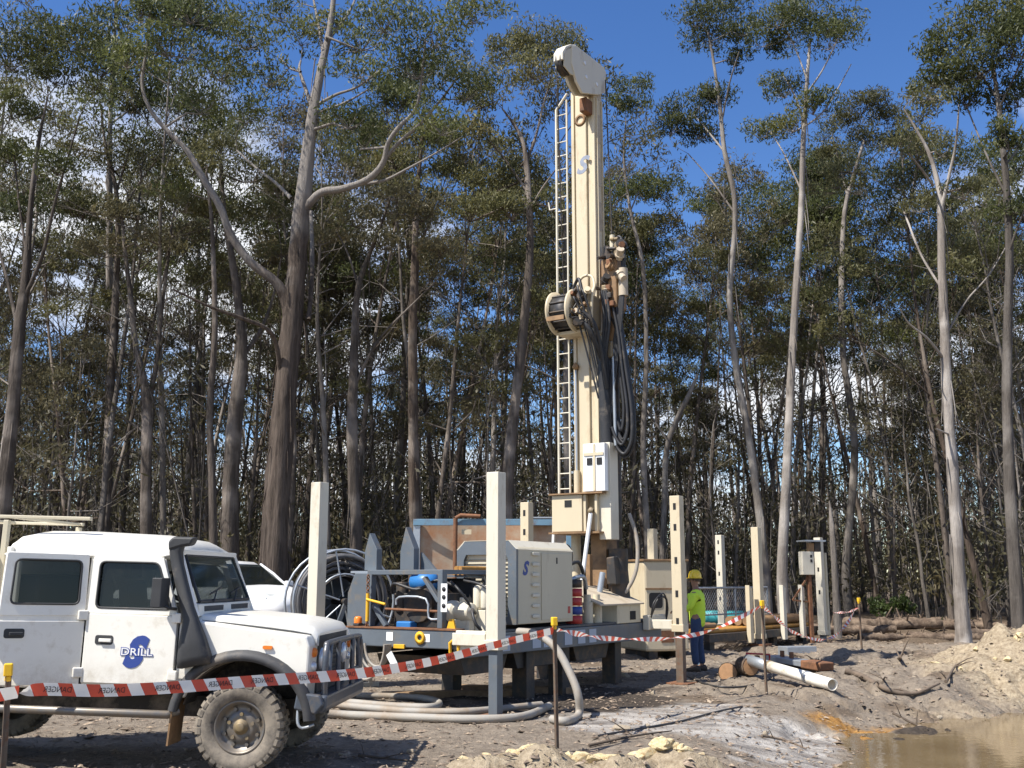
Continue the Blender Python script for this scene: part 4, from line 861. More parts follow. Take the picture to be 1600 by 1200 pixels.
        sl_ = MB(); n = len(i4); sl_.tube([MT @ Vector((p[0], s*0.02, p[1])) for p in i4+i4[:1]], 0.010, 5); sl_.build('window_seal', 'black_plastic', do)
        tr = MB(); tr.prism([(p[0]*0.93-0.01, 1.0+(p[1]-1.0)*0.9) for p in sh(lo)], 'y', -s*0.035, -s*0.001); tr.build('door_trim', 'seat', do)
        h = MB(); px = -0.64 if kindd == 'front' else -0.56; hz = 1.085 if kindd == 'front' else 1.135
        h.prism(rrect(px-0.075, px+0.085, hz-0.045, hz+0.035, 0.02, 3), 'y', s*0.028, s*0.034); h.build('handle_recess', 'black_plastic', do)
        h = MB(); h.cbox((px+0.02, s*0.045, hz-0.008), (0.11, 0.022, 0.03)); h.build('handle', 'car_white' if kindd == 'front' else 'black_plastic', do, bevel=0.006)
        for z in (0.80, 1.285):
            h = MB(); h.cbox((0.0 if kindd == 'front' else -0.02, s*0.040, z), (0.085, 0.035, 0.085)); h.build('hinge', 'car_white', do, bevel=0.01)
        return do
    fd = door('front', -1); door('front', 1); door('rear', -1, R(35)); door('rear', 1)
    # the S DRILL emblem on the near door
    text_mesh('logo', 'S', 0.33, 'logo_blue', fd, (-0.375, -0.0335, 0.975), (R(90), 0, 0), 0.001, 0.36, bold=0.024, sx=0.92)
    text_mesh('logo_word_backing', 'DRILL', 0.088, 'logo_blue', fd, (-0.335, -0.0350, 0.985), (R(90), 0, 0), 0.001, bold=0.006, sx=1.25)
    text_mesh('logo_word', 'DRILL', 0.088, 'logo_white', fd, (-0.335, -0.0365, 0.985), (R(90), 0, 0), 0.001, bold=0.0005, sx=1.25)
    # mirrors
    for s in (-1, 1):
        m = MB(); m.cbox((0.70, s*1.01, 1.50), (0.09, 0.19, 0.25)); m.tube([(0.80, s*0.87, 1.36), (0.76, s*0.96, 1.37), (0.72, s*1.0, 1.40)], 0.016, 6); m.build('mirror', 'black_plastic', root, bevel=0.025)
    for s in (-1, 1):
        for x0, x1, zz in ((-0.028, -0.004, 1.78), (0.818, 0.832, 1.29)):
            q = MB(); q.box(x0, x1, s*0.843 if s < 0 else s*0.8405, s*0.8405 if s < 0 else s*0.843, 0.70, 1.29); q.build('door_gap', 'black_plastic', root)
    # wheel arch flares
    for cx in (1.40, -1.394):
        for s in (-1, 1):
            fl = MB(); secs = []
            for (x, z), (x2, z2) in zip(arc(cx, 0.43, 0.515, 172, 4, 20, 1.04), arc(cx, 0.43, 0.605, 172, 4, 20, 1.02)):
                secs.append([(x, s*(HW-0.02), z), (x, s*(HW+0.065), z), (x2*0.6+x*0.4, s*(HW+0.06), z2*0.6+z*0.4), (x2, s*(HW+0.012), z2), (x2, s*(HW-0.02), z2)])
            loft(fl, secs); fl.build('wheel_arch', 'arch_plastic', root)
    for cx, a in ((1.40, 0), (-1.394, 1)):
        for s in (-1, 1): make_wheel(root, cx, s*0.745, 0.388, 0.388, 0.25, s)
    sp = MB(); sp.prism([(0.81, 0.22), (0.825, 0.22), (0.845, 0.62), (0.83, 0.62)], 'y', -0.88, -0.58); sp.build('mud_flap', 'rod_brown', root)
    sp = MB(); sp.prism([(0.80, 0.22), (0.815, 0.22), (0.88, 0.60), (0.86, 0.60)], 'y', 0.58, 0.88); sp.build('mud_flap', 'under', root)
    for s in (-1, 1):
        st = MB(); st.tube([(0.86, s*0.80, 0.50), (0.80, s*0.87, 0.475), (-0.70, s*0.87, 0.475), (-0.80, s*0.80, 0.50)], 0.036, 10); st.build('side_step', 'rim_steel', root)
    # snorkel: moulded box on the wing, tapering up the pillar to a ram head
    sn = MB(); secs = []
    for x, z, wx, wy, y in ((1.02, 0.89, 0.125, 0.035, -0.875), (1.01, 0.895, 0.13, 0.06, -0.90), (1.0, 0.97, 0.125, 0.07, -0.905), (0.975, 1.12, 0.095, 0.065, -0.905), (0.945, 1.28, 0.055, 0.055, -0.90), (0.90, 1.38, 0.05, 0.05, -0.885), (0.835, 1.55, 0.047, 0.047, -0.86), (0.765, 1.74, 0.045, 0.045, -0.835), (0.74, 1.84, 0.048, 0.048, -0.825), (0.745, 1.93, 0.06, 0.055, -0.82)):
        secs.append([(x+wx*math.cos(a)*(1+0.25*abs(math.sin(2*a))), y+wy*math.sin(a)*(1+0.25*abs(math.sin(2*a))), z+0.25*wx*math.cos(a)) for a in [2*math.pi*k/12 for k in range(12)]])
    loft(sn, secs); sno = sn.build('snorkel', 'black_plastic', root)
    hd_ = MB(); hd_.prism([(0.685, 1.86), (0.80, 1.90), (0.885, 1.915), (0.915, 1.985), (0.72, 1.985), (0.675, 1.94)], 'y', -0.885, -0.765); hd_.build('snorkel_head', 'black_plastic', sno, bevel=0.02)
    # nose: grille panel, slats, lamps
    g = MB(); g.box(1.905, 1.948, -0.56, 0.56, 0.66, 1.16); go = g.build('grille', 'black_plastic', root, bevel=0.01)
    for k in range(9):
        q = MB(); q.box(1.949, 1.962, -0.30, 0.30, 0.74+k*0.042, 0.757+k*0.042); q.build('slat', 'arch_plastic', go)
    for s in (-1, 1):
        h = MB(); h.lathe([(0.100, 0.0), (0.10, 0.03), (0.085, 0.045), (0.05, 0.058), (0.001, 0.062)], (1.925, s*0.44, 0.95), (1, 0, 0), 20); h.build('headlight', 'lamp_glass', root)
        for z, mt in ((1.02, 'amber'), (0.90, 'lamp_glass')):
            h = MB(); h.lathe([(0.042, 0), (0.042, 0.02), (0.03, 0.035), (0.001, 0.04)], (1.93, s*0.70, z), (1, 0, 0), 14); h.build('lamp', mt, root)
        h = MB(); h.prism(rrect(1.55, 1.63, 1.045, 1.075, 0.012, 3), 'y', s*0.84, s*0.858); h.build('side_indicator', 'amber', root)
    # winch bumper and bull bar
    bp = MB(); bp.prism([(1.95, 0.52), (2.06, 0.52), (2.09, 0.56), (2.09, 0.67), (1.95, 0.67)], 'y', -0.80, 0.80)
    bp.build('bumper', 'bull_bar', root, bevel=0.02)
    for s in (-1, 1):
        be = MB(); be.prism([(1.84, 0.56), (2.02, 0.52), (2.08, 0.60), (2.05, 0.68), (1.86, 0.70)], 'y', s*0.802, s*0.88); be.build('bumper_end', 'bull_bar', root, bevel=0.015)
    bb = MB()
    bb.tube(smooth_path([(2.05, -0.72, 0.67), (2.05, -0.745, 0.95), (2.045, -0.70, 1.07), (2.04, -0.56, 1.10), (2.04, 0.56, 1.10), (2.045, 0.70, 1.07), (2.05, 0.745, 0.95), (2.05, 0.72, 0.67)], 4), 0.027, 8)
    for y in (-0.30, 0.30): bb.tube([(2.07, y, 0.67), (2.06, y, 1.10)], 0.022, 8)
    bb.tube([(2.055, -0.735, 0.80), (2.055, 0.735, 0.80)], 0.018, 8); bb.tube([(2.06, -0.62, 0.80), (2.05, -0.56, 1.10)], 0.02, 8); bb.tube([(2.06, 0.62, 0.80), (2.05, 0.56, 1.10)], 0.02, 8)
    bb.build('bull_bar', 'bull_bar', root)
    tw = MB(); tw.tube(smooth_path([(1.86, -0.80, 0.54), (1.87, -0.82, 0.44), (1.91, -0.82, 0.40), (2.0, -0.80, 0.43)], 3), 0.013, 6); tw.build('tow_hook', 'galv', root)
    # tray rack behind the cab
    rk = MB()
    for s, xe in ((-0.70, -0.12), (0.70, -0.86)): rk.box(-2.25, xe, s-0.025, s+0.025, 2.115, 2.145); rk.box(-0.93, -0.88, s-0.025, s+0.025, 1.30, 2.10); rk.box(-2.2, -2.15, s-0.025, s+0.025, 1.30, 2.10)
    for x in (-0.9, -1.6, -2.2): rk.box(x-0.02, x+0.02, -0.674, 0.674, 2.117, 2.143)
    rk.build('ladder_rack', 'beige', root, bevel=0.005)
    ct = MB(); ct.prism([(-2.25, 1.302), (-0.94, 1.302), (-0.94, 1.80), (-2.25, 1.80)], 'y', -0.80, 0.80); cto = ct.build('canopy', 'car_white', root, bevel=0.02)
    for s in (-1, 1):
        q = MB(); q.prism(rrect(-2.1, -1.0, 1.44, 1.74, 0.05), 'y', s*0.80, s*0.806); q.build('canopy_window', 'car_glass', cto)
    # longer nose: stretch everything ahead of the bulkhead
    k = 0.055/0.94
    for ch in root.children:
        if ch.type == 'EMPTY':
            if ch.location.x > 1: ch.location.x += k*(ch.location.x-1.0)
        elif ch.location.length < 1e-6:
            for ob in [ch]+list(ch.children):
                for v in ob.data.vertices:
                    if v.co.x > 1.0: v.co.x += k*(v.co.x-1.0)
    return root
make_four_wheel_drive()

def make_utility():
    """white utility parked behind, nose to the same side"""
    h = R(-31); q = P(428, 945, 21.8); c = Vector((q.x-(2.2*math.cos(h)+0.75*math.sin(h)), q.y-(2.2*math.sin(h)-0.75*math.cos(h)))); g = G(c.x, c.y)
    root = thing('utility_vehicle', 'white double-cab utility parked behind the reel with its bonnet showing', 'car', (c.x, c.y, g), h)
    b = MB(); secs = []
    # loft along x: (x, half width, z low, z shoulder, z top)
    for x, hw, zl, zs, zt in ((-2.6, 0.82, 0.62, 1.02, 1.12), (-1.0, 0.87, 0.55, 1.05, 1.18), (0.75, 0.88, 0.55, 1.06, 1.20), (1.3, 0.88, 0.55, 1.05, 1.20), (1.9, 0.86, 0.55, 1.00, 1.14), (2.25, 0.80, 0.55, 0.92, 1.04), (2.40, 0.70, 0.56, 0.86, 0.94), (2.44, 0.60, 0.6, 0.8, 0.86)):
        secs.append([(x, -hw*0.95, zl), (x, -hw, zl+0.2), (x, -hw, zs), (x, -hw*0.92, zt-0.03), (x, -hw*0.6, zt), (x, 0, zt+0.02), (x, hw*0.6, zt), (x, hw*0.92, zt-0.03), (x, hw, zs), (x, hw, zl+0.2), (x, hw*0.95, zl)])
    loft(b, secs); b.build('body', 'ute_white', root)
    rf = MB(); secs = []
    for x, hw, z in ((0.42, 0.66, 1.66), (0.25, 0.68, 1.72), (-0.4, 0.69, 1.76), (-1.1, 0.68, 1.73), (-1.25, 0.66, 1.68)):
        secs.append([(x, -hw, z-0.06), (x, -hw*0.9, z-0.01), (x, 0, z+0.01), (x, hw*0.9, z-0.01), (x, hw, z-0.06), (x, 0, z-0.05)])
    loft(rf, secs); ro = rf.build('roof', 'ute_white', root)
    for s in (-1, 1):
        pl = MB(); pl.tube([(1.12, s*0.79, 1.17), (0.75, s*0.73, 1.45), (0.40, s*0.67, 1.66)], 0.032, 6); pl.build('pillar', 'ute_white', root)
        pl = MB(); pl.bar((-0.3, s*0.80, 1.17), (-0.3, s*0.68, 1.70), 0.07, 0.05, (1, 0, 0)); pl.build('pillar', 'ute_white', root)
        pl = MB(); pl.bar((-1.3, s*0.80, 1.17), (-1.22, s*0.67, 1.67), 0.09, 0.05, (1, 0, 0)); pl.build('pillar', 'ute_white', root)
    w = MB(); w.add([(1.12, -0.76, 1.18), (1.12, 0.76, 1.18), (0.42, 0.63, 1.655), (0.42, -0.63, 1.655)], [(0, 1, 2, 3)]); w.build('windscreen', 'car_glass', root)
    for s in (-1, 1):
        w = MB(); w.add([(1.05, s*0.80, 1.19), (-0.27, s*0.80, 1.19), (-0.27, s*0.69, 1.66), (0.42, s*0.69, 1.65)], [(0, 1, 2, 3)]); w.build('side_window', 'car_glass', root)
        w = MB(); w.add([(-0.33, s*0.80, 1.19), (-1.26, s*0.80, 1.19), (-1.2, s*0.69, 1.64), (-0.33, s*0.69, 1.66)], [(0, 1, 2, 3)]); w.build('side_window', 'car_glass', root)
        h = MB(); h.add([(2.02, s*0.853, 0.97), (2.36, s*0.66, 0.80), (2.385, s*0.60, 0.92), (2.20, s*0.74, 1.03), (2.02, s*0.83, 1.06)], [(0, 1, 2, 3, 4)]); ho = h.build('headlight', 'lamp_glass', root); ho.location = (0.012, s*0.012, 0.006)
        m = MB(); m.cbox((0.98, s*0.98, 1.22), (0.12, 0.2, 0.16)); m.build('mirror', 'ute_white', root, bevel=0.03)
        for x in (1.45, -1.6):
            make_wheel(root, x, s*0.74, 0.37, 0.37, 0.22, s, blocks=20, rr=0.2)
            fl = MB(); pa = arc(x, 0.38, 0.40, 180, 0, 14); pb = arc(x, 0.38, 0.46, 180, 0, 14); fl.prism(pa+pb[::-1], 'y', s*0.86, s*0.90); fl.build('wheel_arch', 'arch_plastic', root)
    g_ = MB(); g_.box(2.41, 2.455, -0.50, 0.50, 0.68, 0.84); g_.build('grille', 'black_plastic', root, bevel=0.01)
    it = MB(); it.box(-1.1, 0.6, -0.65, 0.65, 1.19, 1.35); it.build('seat', 'seat', root)
make_utility()
# ------------------------------------------------------------------ drilling rig on a jack-up trailer
def jack(parent, x, y, top, low, m_leg='rig_grey', slots=(), w=0.18, foot=0.0, mt='cream_white'):
    j = MB(); j.box(x-w/2, x+w/2, y-w/2, y+w/2, low, top); jo = j.build('jack_post', mt, parent, bevel=0.008)
    l = MB(); l.box(x-w*0.36, x+w*0.36, y-w*0.36, y+w*0.36, foot+0.02, low+0.4); l.build('jack_leg', m_leg, jo, bevel=0.006)
    c = MB(); c.box(x-w*0.6, x+w*0.6, y-w*0.6, y+w*0.6, low-0.02, low+0.10); c.build('jack_collar', mt, jo, bevel=0.008)
    f = MB(); f.box(x-0.2, x+0.2, y-0.2, y+0.2, foot-0.03, foot+0.03); f.build('foot_plate', 'rusty', jo, bevel=0.006)
    for z in slots:
        s = MB(); s.box(x-w/2-0.004, x-w/2+0.002, y-0.025, y+0.025, z-0.055, z+0.055); s.build('slot', 'black', jo)
    return jo
def make_rig():
    RO = Vector((-0.2, 13.4, 0.0)); rot = R(57)
    root = thing('drill_rig', 'cream drilling rig with tall mast and ladder on a jacked-up grey trailer', 'drill rig', RO, rot)
    def gl(x, y):   # ground height under a local point
        return G(RO.x+x*math.cos(rot)-y*math.sin(rot), RO.y+x*math.sin(rot)+y*math.cos(rot))
    def part(name, m, mb, parent=None, bevel=0.0): return mb.build(name, m, parent or root, bevel=bevel)
    def B(name, m, x0, x1, y0, y1, z0, z1, bevel=0.008, parent=None): return MB().box(x0, x1, y0, y1, z0, z1).build(name, m, parent or root, bevel=bevel)
    def T(name, m, pts, r, n=8, parent=None, sub=0): return MB().tube(smooth_path(pts, sub) if sub else pts, r, n).build(name, m, parent or root)
    # ---- jacks
    jack(root, 0, 0, 2.97, 0.80, 'rig_grey', foot=gl(0, 0)); jack(root, 0, 3.02, 2.99, 0.80, 'rig_grey', foot=gl(0, 3.02))
    jack(root, 5.5, 0, 3.03, 0.80, 'stake_steel', (2.85, 2.5, 1.95, 1.4, 0.95), foot=gl(5.5, 0), mt='cream'); jack(root, 5.65, 3.1, 3.05, 0.8, 'rig_grey', (2.85, 2.5, 2.0), foot=gl(5.65, 3.1), mt='cream')
    # ---- chassis
    eb = B('end_beam', 'rig_grey', 0.0, 0.16, 0.62, 2.45, 0.76, 0.99, 0.012)
    MB().box(-0.012, 0.18, 0.60, 2.47, 0.992, 1.012).build('beam_cap', 'rusty', eb)
    B('label_plate', 'white_label', -0.006, -0.001, 1.63, 1.74, 0.84, 0.95, 0, eb); B('label_plate', 'white_label', -0.006, -0.001, 1.02, 1.11, 0.84, 0.94, 0, eb)
    MB().lathe([(0.05, -0.012), (0.085, 0), (0.05, 0.012), (0.03, 0)], (-0.02, 1.17, 0.89), (1, 0, 0), 14, close=True).build('shackle', 'yellow', eb)
    MB().box(-0.03, -0.002, 1.42, 1.60, 0.745, 0.80).build('hook', 'yellow', eb, bevel=0.006); T('lifting_eye', 'yellow', [(-0.02, 0.68, 0.72), (-0.03, 0.68, 0.84), (-0.03, 0.60, 0.90), (-0.03, 0.55, 0.82), (-0.02, 0.55, 0.72)], 0.022, 7, eb)
    for y in (0.62, 2.30): 
        sb = B('side_beam', 'rig_grey', 0.165, 6.1, y, y+0.15, 0.64, 0.92, 0.01)
    for x in (1.2, 2.4, 3.6, 4.8, 5.9): B('cross_member', 'dark_steel', x, x+0.1, 0.775, 2.295, 0.66, 0.88, 0.006)
    dk = B('deck', 'rig_grey_dark', 0.2, 6.1, 0.64, 2.43, 0.925, 0.96, 0.004)
    # panels with faded letters along the side beam
    for k, (x, t) in enumerate(((1.05, ''), (1.85, 'D'), (2.15, 'R'), (2.75, 'I'), (3.15, 'L'), (3.5, 'L'))):
        lp = B('letter_panel', 'label_blue', x, x+0.22, 0.614, 0.619, 0.68, 0.88, 0)
    for x0, x1 in ((0.35, 1.5), (1.62, 2.85), (3.3, 4.5)):   # dark boxes added to fill the dark space under the chassis
        MB().prism([(x0, 0.64), (x1, 0.64), (x1-0.12, 0.40), (x0+0.12, 0.40)], 'y', 0.80, 2.2).build('under_box', 'dark_steel', root, bevel=0.01)
    for x in (1.9, 2.9, 4.6): B('skid_leg', 'dark_steel', x, x+0.22, 0.75, 1.0, gl(x, 0.9)-0.02, 0.64, 0.01)
    for x in (2.0, 4.7): B('skid_leg', 'dark_steel', x, x+0.22, 2.1, 2.32, gl(x, 2.2)-0.02, 0.64, 0.01)
    for xx, yy in ((0, 0), (0, 3.02), (5.5, 0), (5.65, 3.1)):
        o = MB(); y0 = (0.115, 0.618) if yy < 1 else (2.455, yy-0.115); o.box(xx-0.07 if xx else -0.07, xx+0.07, y0[0], y0[1], 0.82, 0.97); o.build('outrigger_arm', 'cream_white', root, bevel=0.008)
    tp = B('tool_box', 'cream_white', -0.02, 0.05, 0.14, 0.60, 0.76, 1.0, 0.01); B('box_vent', 'black', -0.024, -0.019, 0.25, 0.31, 0.83, 0.92, 0, tp)
    # ---- grey frame around the pump engine at the end
    fr = MB(); 
    for y in (0.93, 2.13): fr.box(0.08, 0.18, y-0.04, y+0.04, 1.012, 1.70)
    fr.box(0.08, 0.18, 0.89, 2.17, 1.70, 1.76); fr.box(1.15, 1.25, 2.09, 2.17, 0.96, 1.70); fr.box(0.18, 1.25, 2.09, 2.17, 1.70, 1.76); fr.box(0.18, 1.25, 0.89, 0.97, 1.70, 1.76); fr.box(1.15, 1.25, 0.89, 0.97, 0.96, 1.70)
    fr.bar((0.13, 2.09, 1.30), (0.13, 1.85, 1.02), 0.05, 0.08, (1, 0, 0)); fr.bar((0.13, 0.97, 1.35), (0.13, 1.22, 1.66), 0.05, 0.08, (1, 0, 0))
    part('frame', 'rig_grey', fr, bevel=0.006)
    MB().prism([(2.18, 0.96), (2.62, 0.96), (2.62, 1.45), (2.50, 1.72), (2.18, 1.72)], 'x', 0.20, 0.24).build('side_plate', 'rig_grey', root, bevel=0.008)
    MB().prism([(0.25, 1.72), (0.95, 1.72), (0.95, 1.75), (0.25, 1.75)], 'y', 2.18, 2.62).build('top_plate', 'galv', root)
    for y0, y1, zt in ((2.28, 2.50, 2.28), (1.62, 1.86, 2.35)):
        b_ = MB(); b_.prism([(y0, 1.76), (y1 if y0 > 2 else y1, 1.76), (y1, 2.02), ((y0+y1)/2+0.03, zt), (y0, 2.05)], 'x', 0.40, 0.52); b_.build('mast_rest', 'rig_grey', root, bevel=0.008)
    MB().prism([(1.36, 1.762), (1.62, 1.762), (1.62, 2.0)], 'x', 0.55, 0.60).build('gusset', 'rig_grey', root)
    # engine and clutter inside the frame
    en = MB(); en.box(0.40, 1.05, 1.15, 1.95, 1.0, 1.45); en.cyl((0.35, 1.5, 1.3), (1.1, 1.5, 1.3), 0.24, 14); en.cyl((0.45, 1.85, 1.2), (0.45, 1.85, 1.6), 0.09, 10); part('engine', 'dark_steel', en, bevel=0.01)
    MB().lathe([(0.02, -0.20), (0.11, -0.18), (0.13, 0), (0.11, 0.18), (0.02, 0.20)], (0.55, 1.55, 1.60), (0, 1, 0), 18).build('air_filter', 'blue_part', root)
    B('battery', 'blue_part', 0.26, 0.44, 1.55, 1.80, 0.962, 1.08, 0.02); B('oil_cooler', 'black', 0.9, 1.0, 1.0, 2.0, 1.0, 1.65, 0.01)
    T('pipe', 'galv', [(0.2, 1.75, 1.30), (0.2, 1.70, 1.40), (0.2, 1.25, 1.38), (0.2, 1.20, 1.14), (0.2, 1.05, 1.12)], 0.016, 7, sub=3); T('pipe', 'rusty', [(0.22, 1.95, 1.24), (0.22, 1.05, 1.22)], 0.018, 7)
    T('engine_hose', 'hose_black', [(0.3, 1.9, 1.45), (0.15, 1.75, 1.58), (0.2, 1.4, 1.50), (0.3, 1.15, 1.62), (0.35, 0.9, 1.55)], 0.022, 7, sub=5)
    T('engine_hose', 'hose_black', [(0.35, 0.95, 1.60), (0.25, 0.75, 1.50), (0.35, 0.65, 1.30), (0.4, 0.72, 1.1)], 0.020, 7, sub=5)
    T('engine_hose', 'hose_black', [(0.5, 0.85, 1.62), (0.45, 0.5, 1.55), (0.5, 0.3, 1.35), (0.6, 0.35, 1.1)], 0.018, 7, sub=5)
    B('gauge_panel', 'white_label', 0.06, 0.072, 0.80, 0.90, 1.22, 1.58, 0.004)
    for z in (1.30, 1.41, 1.51): MB().lathe([(0.03, 0), (0.03, 0.006), (0.001, 0.008)], (0.06, 0.85, z), (-1, 0, 0), 12).build('gauge', 'ink', root)
    # chain binder in yellow
    ch = T('chain_binder', 'yellow', [(0.02, 2.10, 1.08), (0.02, 2.10, 1.45)], 0.026, 7); T('lever', 'yellow', [(0.0, 2.10, 1.37), (-0.03, 1.75, 1.31)], 0.018, 7, ch)
    for k in range(5): MB().lathe([(0.018, -0.008), (0.034, 0), (0.018, 0.008)], (0.02, 2.10, 1.47+k*0.05), (1, 0, 0) if k % 2 else (0, 1, 0), 10, close=True).build('chain_link', 'rusty', ch)
    for k in range(2): MB().lathe([(0.018, -0.008), (0.034, 0), (0.018, 0.008)], (0.02, 2.10, 1.05-k*0.03), (1, 0, 0) if k % 2 else (0, 1, 0), 10, close=True).build('chain_link', 'rusty', ch)
    bc = B('beacon', 'black_plastic', 0.05, 0.15, 2.28, 2.38, 1.013, 1.05, 0.01); MB().lathe([(0.055, 0), (0.055, 0.06), (0.04, 0.085), (0.001, 0.092)], (0.10, 2.33, 1.05), (0, 0, 1), 16).build('beacon_lens', 'amber', bc)
    # white water pump with filters
    pm = MB(); pm.lathe([(0.02, -0.22), (0.11, -0.2), (0.13, -0.05), (0.10, 0.05), (0.14, 0.08), (0.14, 0.18), (0.03, 0.22)], (0.42, 0.84, 1.22), (0.1, 1, 0), 16); pm.box(0.36, 0.48, 0.66, 0.98, 0.96, 1.12); pm.cyl((0.42, 0.80, 1.20), (0.42, 0.80, 1.40), 0.05, 10); part('water_pump', 'cream_white', pm, bevel=0.008)
    for y in (0.66, 0.54): MB().lathe([(0.001, 0), (0.055, 0.01), (0.06, 0.04), (0.06, 0.27), (0.045, 0.31), (0.001, 0.32)], (0.55, y, 1.24), (0, 0, 1), 14).build('filter', 'cream_white', root)
    B('filter_bracket', 'cream_white', 0.50, 0.60, 0.50, 0.72, 0.96, 1.24, 0.006); MB().prism([(0.72, 1.0), (0.86, 1.0), (0.82, 1.13), (0.76, 1.13)], 'x', 0.14, 0.17).build('bracket', 'yellow', root)
    T('pump_hose', 'hose_black', [(0.45, 0.62, 1.2), (0.2, 0.5, 1.25), (0.12, 0.40, 1.10), (0.2, 0.36, 1.0)], 0.02, 7, sub=4)
    # shelf of drill rods
    B('shelf', 'rig_grey', 0.75, 1.25, 0.975, 1.55, 1.665, 1.69, 0)
    # ---- power pack housing
    PX0, PX1, PY0, PY1 = 1.42, 2.97, 0.60, 1.62
    hb = MB(); hb.prism([(PY0, 1.02), (PY1, 1.02), (PY1, 2.04), (PY1-0.14, 2.17), (PY0+0.13, 2.17), (PY0, 2.06)], 'x', PX0+0.03, PX1); pp = part('power_pack', 'beige', hb, bevel=0.012)
    MB().prism([(PY0-0.006, 2.05), (PY0+0.125, 2.178), (PY1-0.13, 2.178), (PY1+0.006, 2.05), (PY1-0.02, 2.05), (PY1-0.14, 2.172), (PY0+0.13, 2.172), (PY0+0.008, 2.055)], 'x', PX0-0.02, PX1+0.012).build('roof_panel', 'cream_white', pp)
    e = MB(); o4 = [(PY0, 1.02), (PY1, 1.02), (PY1, 2.04), (PY1-0.14, 2.165), (PY0+0.13, 2.165), (PY0, 2.05)]; i4 = [(PY0+0.14, 1.12), (PY1-0.12, 1.12), (PY1-0.12, 1.9), (PY1-0.16, 1.98), (PY0+0.18, 1.98), (PY0+0.14, 1.92)]
    for xx in (PX0-0.02, PX0+0.028):
        e.add([(xx, p[0], p[1]) for p in o4]+[(xx, p[0], p[1]) for p in i4], [(i, (i+1) % 6, 6+(i+1) % 6, 6+i) for i in range(6)])
    for lp in (o4, i4): e.add([(PX0-0.02, p[0], p[1]) for p in lp]+[(PX0+0.028, p[0], p[1]) for p in lp], [(i, (i+1) % 6, 6+(i+1) % 6, 6+i) for i in range(6)])
    part('radiator_frame', 'rig_grey', e, pp)
    B('radiator', 'black', PX0+0.031, PX0+0.034, PY0+0.10, PY1-0.10, 1.10, 1.99, 0, pp)
    for k in range(14): B('radiator_fin', 'dark_steel', PX0+0.012, PX0+0.030, PY0+0.15, PY1-0.13, 1.15+k*0.058, 1.157+k*0.058, 0, pp)
    for k in range(7): B('louvre', 'cream_white', 1.80, 1.98, PY0-0.03, PY0-0.002, 1.10+k*0.145, 1.145+k*0.145, 0.006, pp)
    d_ = B('access_door', 'beige', 2.06, 2.93, PY0-0.012, PY0-0.001, 1.06, 2.01, 0.004, pp); B('door_lock', 'ink', 2.47, 2.50, PY0-0.018, PY0-0.012, 1.86, 1.95, 0, pp)
    B('danger_label', 'red_part', 2.80, 2.87, PY0-0.0155, PY0-0.0125, 1.14, 1.24, 0, pp)
    text_mesh('logo', 'S', 0.26, 'logo_blue', pp, (1.62, PY0-0.003, 1.78), (R(90), 0, 0), 0.001, 0.35, bold=0.012)
    # ---- pipework and red reels between power pack and pump box
    for k, m_ in enumerate(('red_part', 'logo_blue', 'red_part', 'red_part', 'dark_steel')): MB().lathe([(0.02, 0), (0.13, 0.005), (0.13, 0.125), (0.02, 0.13)], (3.28, 0.76, 0.965+k*0.135), (0, 0, 1), 16).build('hose_fitting', m_, root)
    B('valve_bank', 'dark_steel', 3.02, 3.6, 1.0, 1.7, 0.96, 1.75, 0.02); MB().lathe([(0.02, -0.07), (0.2, -0.06), (0.2, 0.06), (0.02, 0.07)], (3.30, 0.95, 1.98), (0.545*0, 1, 0), 18).build('round_cover', 'dark_steel', root); MB().lathe([(0.08, -0.072), (0.08, -0.075), (0.001, -0.076)], (3.30, 0.95, 1.98), (0, 1, 0), 14).build('badge', 'red_part', root)
    T('valve_hose', 'hose_black', [(3.1, 0.9, 1.75), (3.4, 0.75, 1.9), (3.7, 0.8, 1.6), (3.8, 0.85, 1.2)], 0.03, 7, sub=5); T('valve_hose', 'galv', [(3.2, 0.8, 1.62), (3.5, 0.72, 1.68), (3.75, 0.8, 1.5)], 0.035, 7, sub=4)
    for x in (3.75, 4.05): 
        q = MB(); q.cyl((x, 0.78, 0.96), (x, 0.78, 1.28), 0.085, 12); q.cyl((x, 0.78, 1.281), (x, 0.78, 1.40), 0.055, 10); part('accumulator', 'beige', q)
    # ---- pump box with sloping roof
    pb = MB(); pb.prism([(0.62, 0.93), (1.45, 0.93), (1.45, 1.50), (1.30, 1.50), (0.62, 1.23)], 'x', 4.45, 5.30); po = part('pump_box', 'beige', pb, bevel=0.008)
    MB().prism([(0.58, 1.225), (1.30, 1.512), (1.30, 1.535), (0.58, 1.248)], 'x', 3.80, 5.36).build('pump_box_roof', 'tan_roof', po)
    MB().box(4.9, 5.1, 0.612, 0.619, 0.98, 1.12).build('port', 'black', po, bevel=0.002)
    # ---- mast
    MX0, MX1, MY0, MY1 = 5.0, 5.26, 1.18, 1.68
    mm = MB(); mm.box(MX0, MX1, MY0, MY1, 2.46, 10.66); mast = part('mast', 'cream', mm, bevel=0.012)
    rib = MB(); rib.box(MX0-0.05, MX0-0.002, MY0+0.17, MY0+0.40, 3.1, 10.5); rib.build('mast_rib', 'cream', mast, bevel=0.015)
    for y in (MY0+0.005, MY1-0.065): MB().box(MX0-0.035, MX0-0.002, y, y+0.06, 3.1, 10.6).build('mast_rail', 'cream', mast, bevel=0.006)
    for k, z in enumerate(np.arange(3.6, 10.4, 0.85)):
        MB().prism(rrect(MX0+0.08, MX0+0.21, z, z+0.55, 0.05, 4), 'y', MY0-0.006, MY0+0.004).build('side_opening', 'tan_roof', mast)
    for x in (MX0+0.02, MX1-0.05): MB().box(x, x+0.03, MY0-0.03, MY0-0.002, 2.9, 10.4).build('guide_rail', 'cream', mast, bevel=0.006)
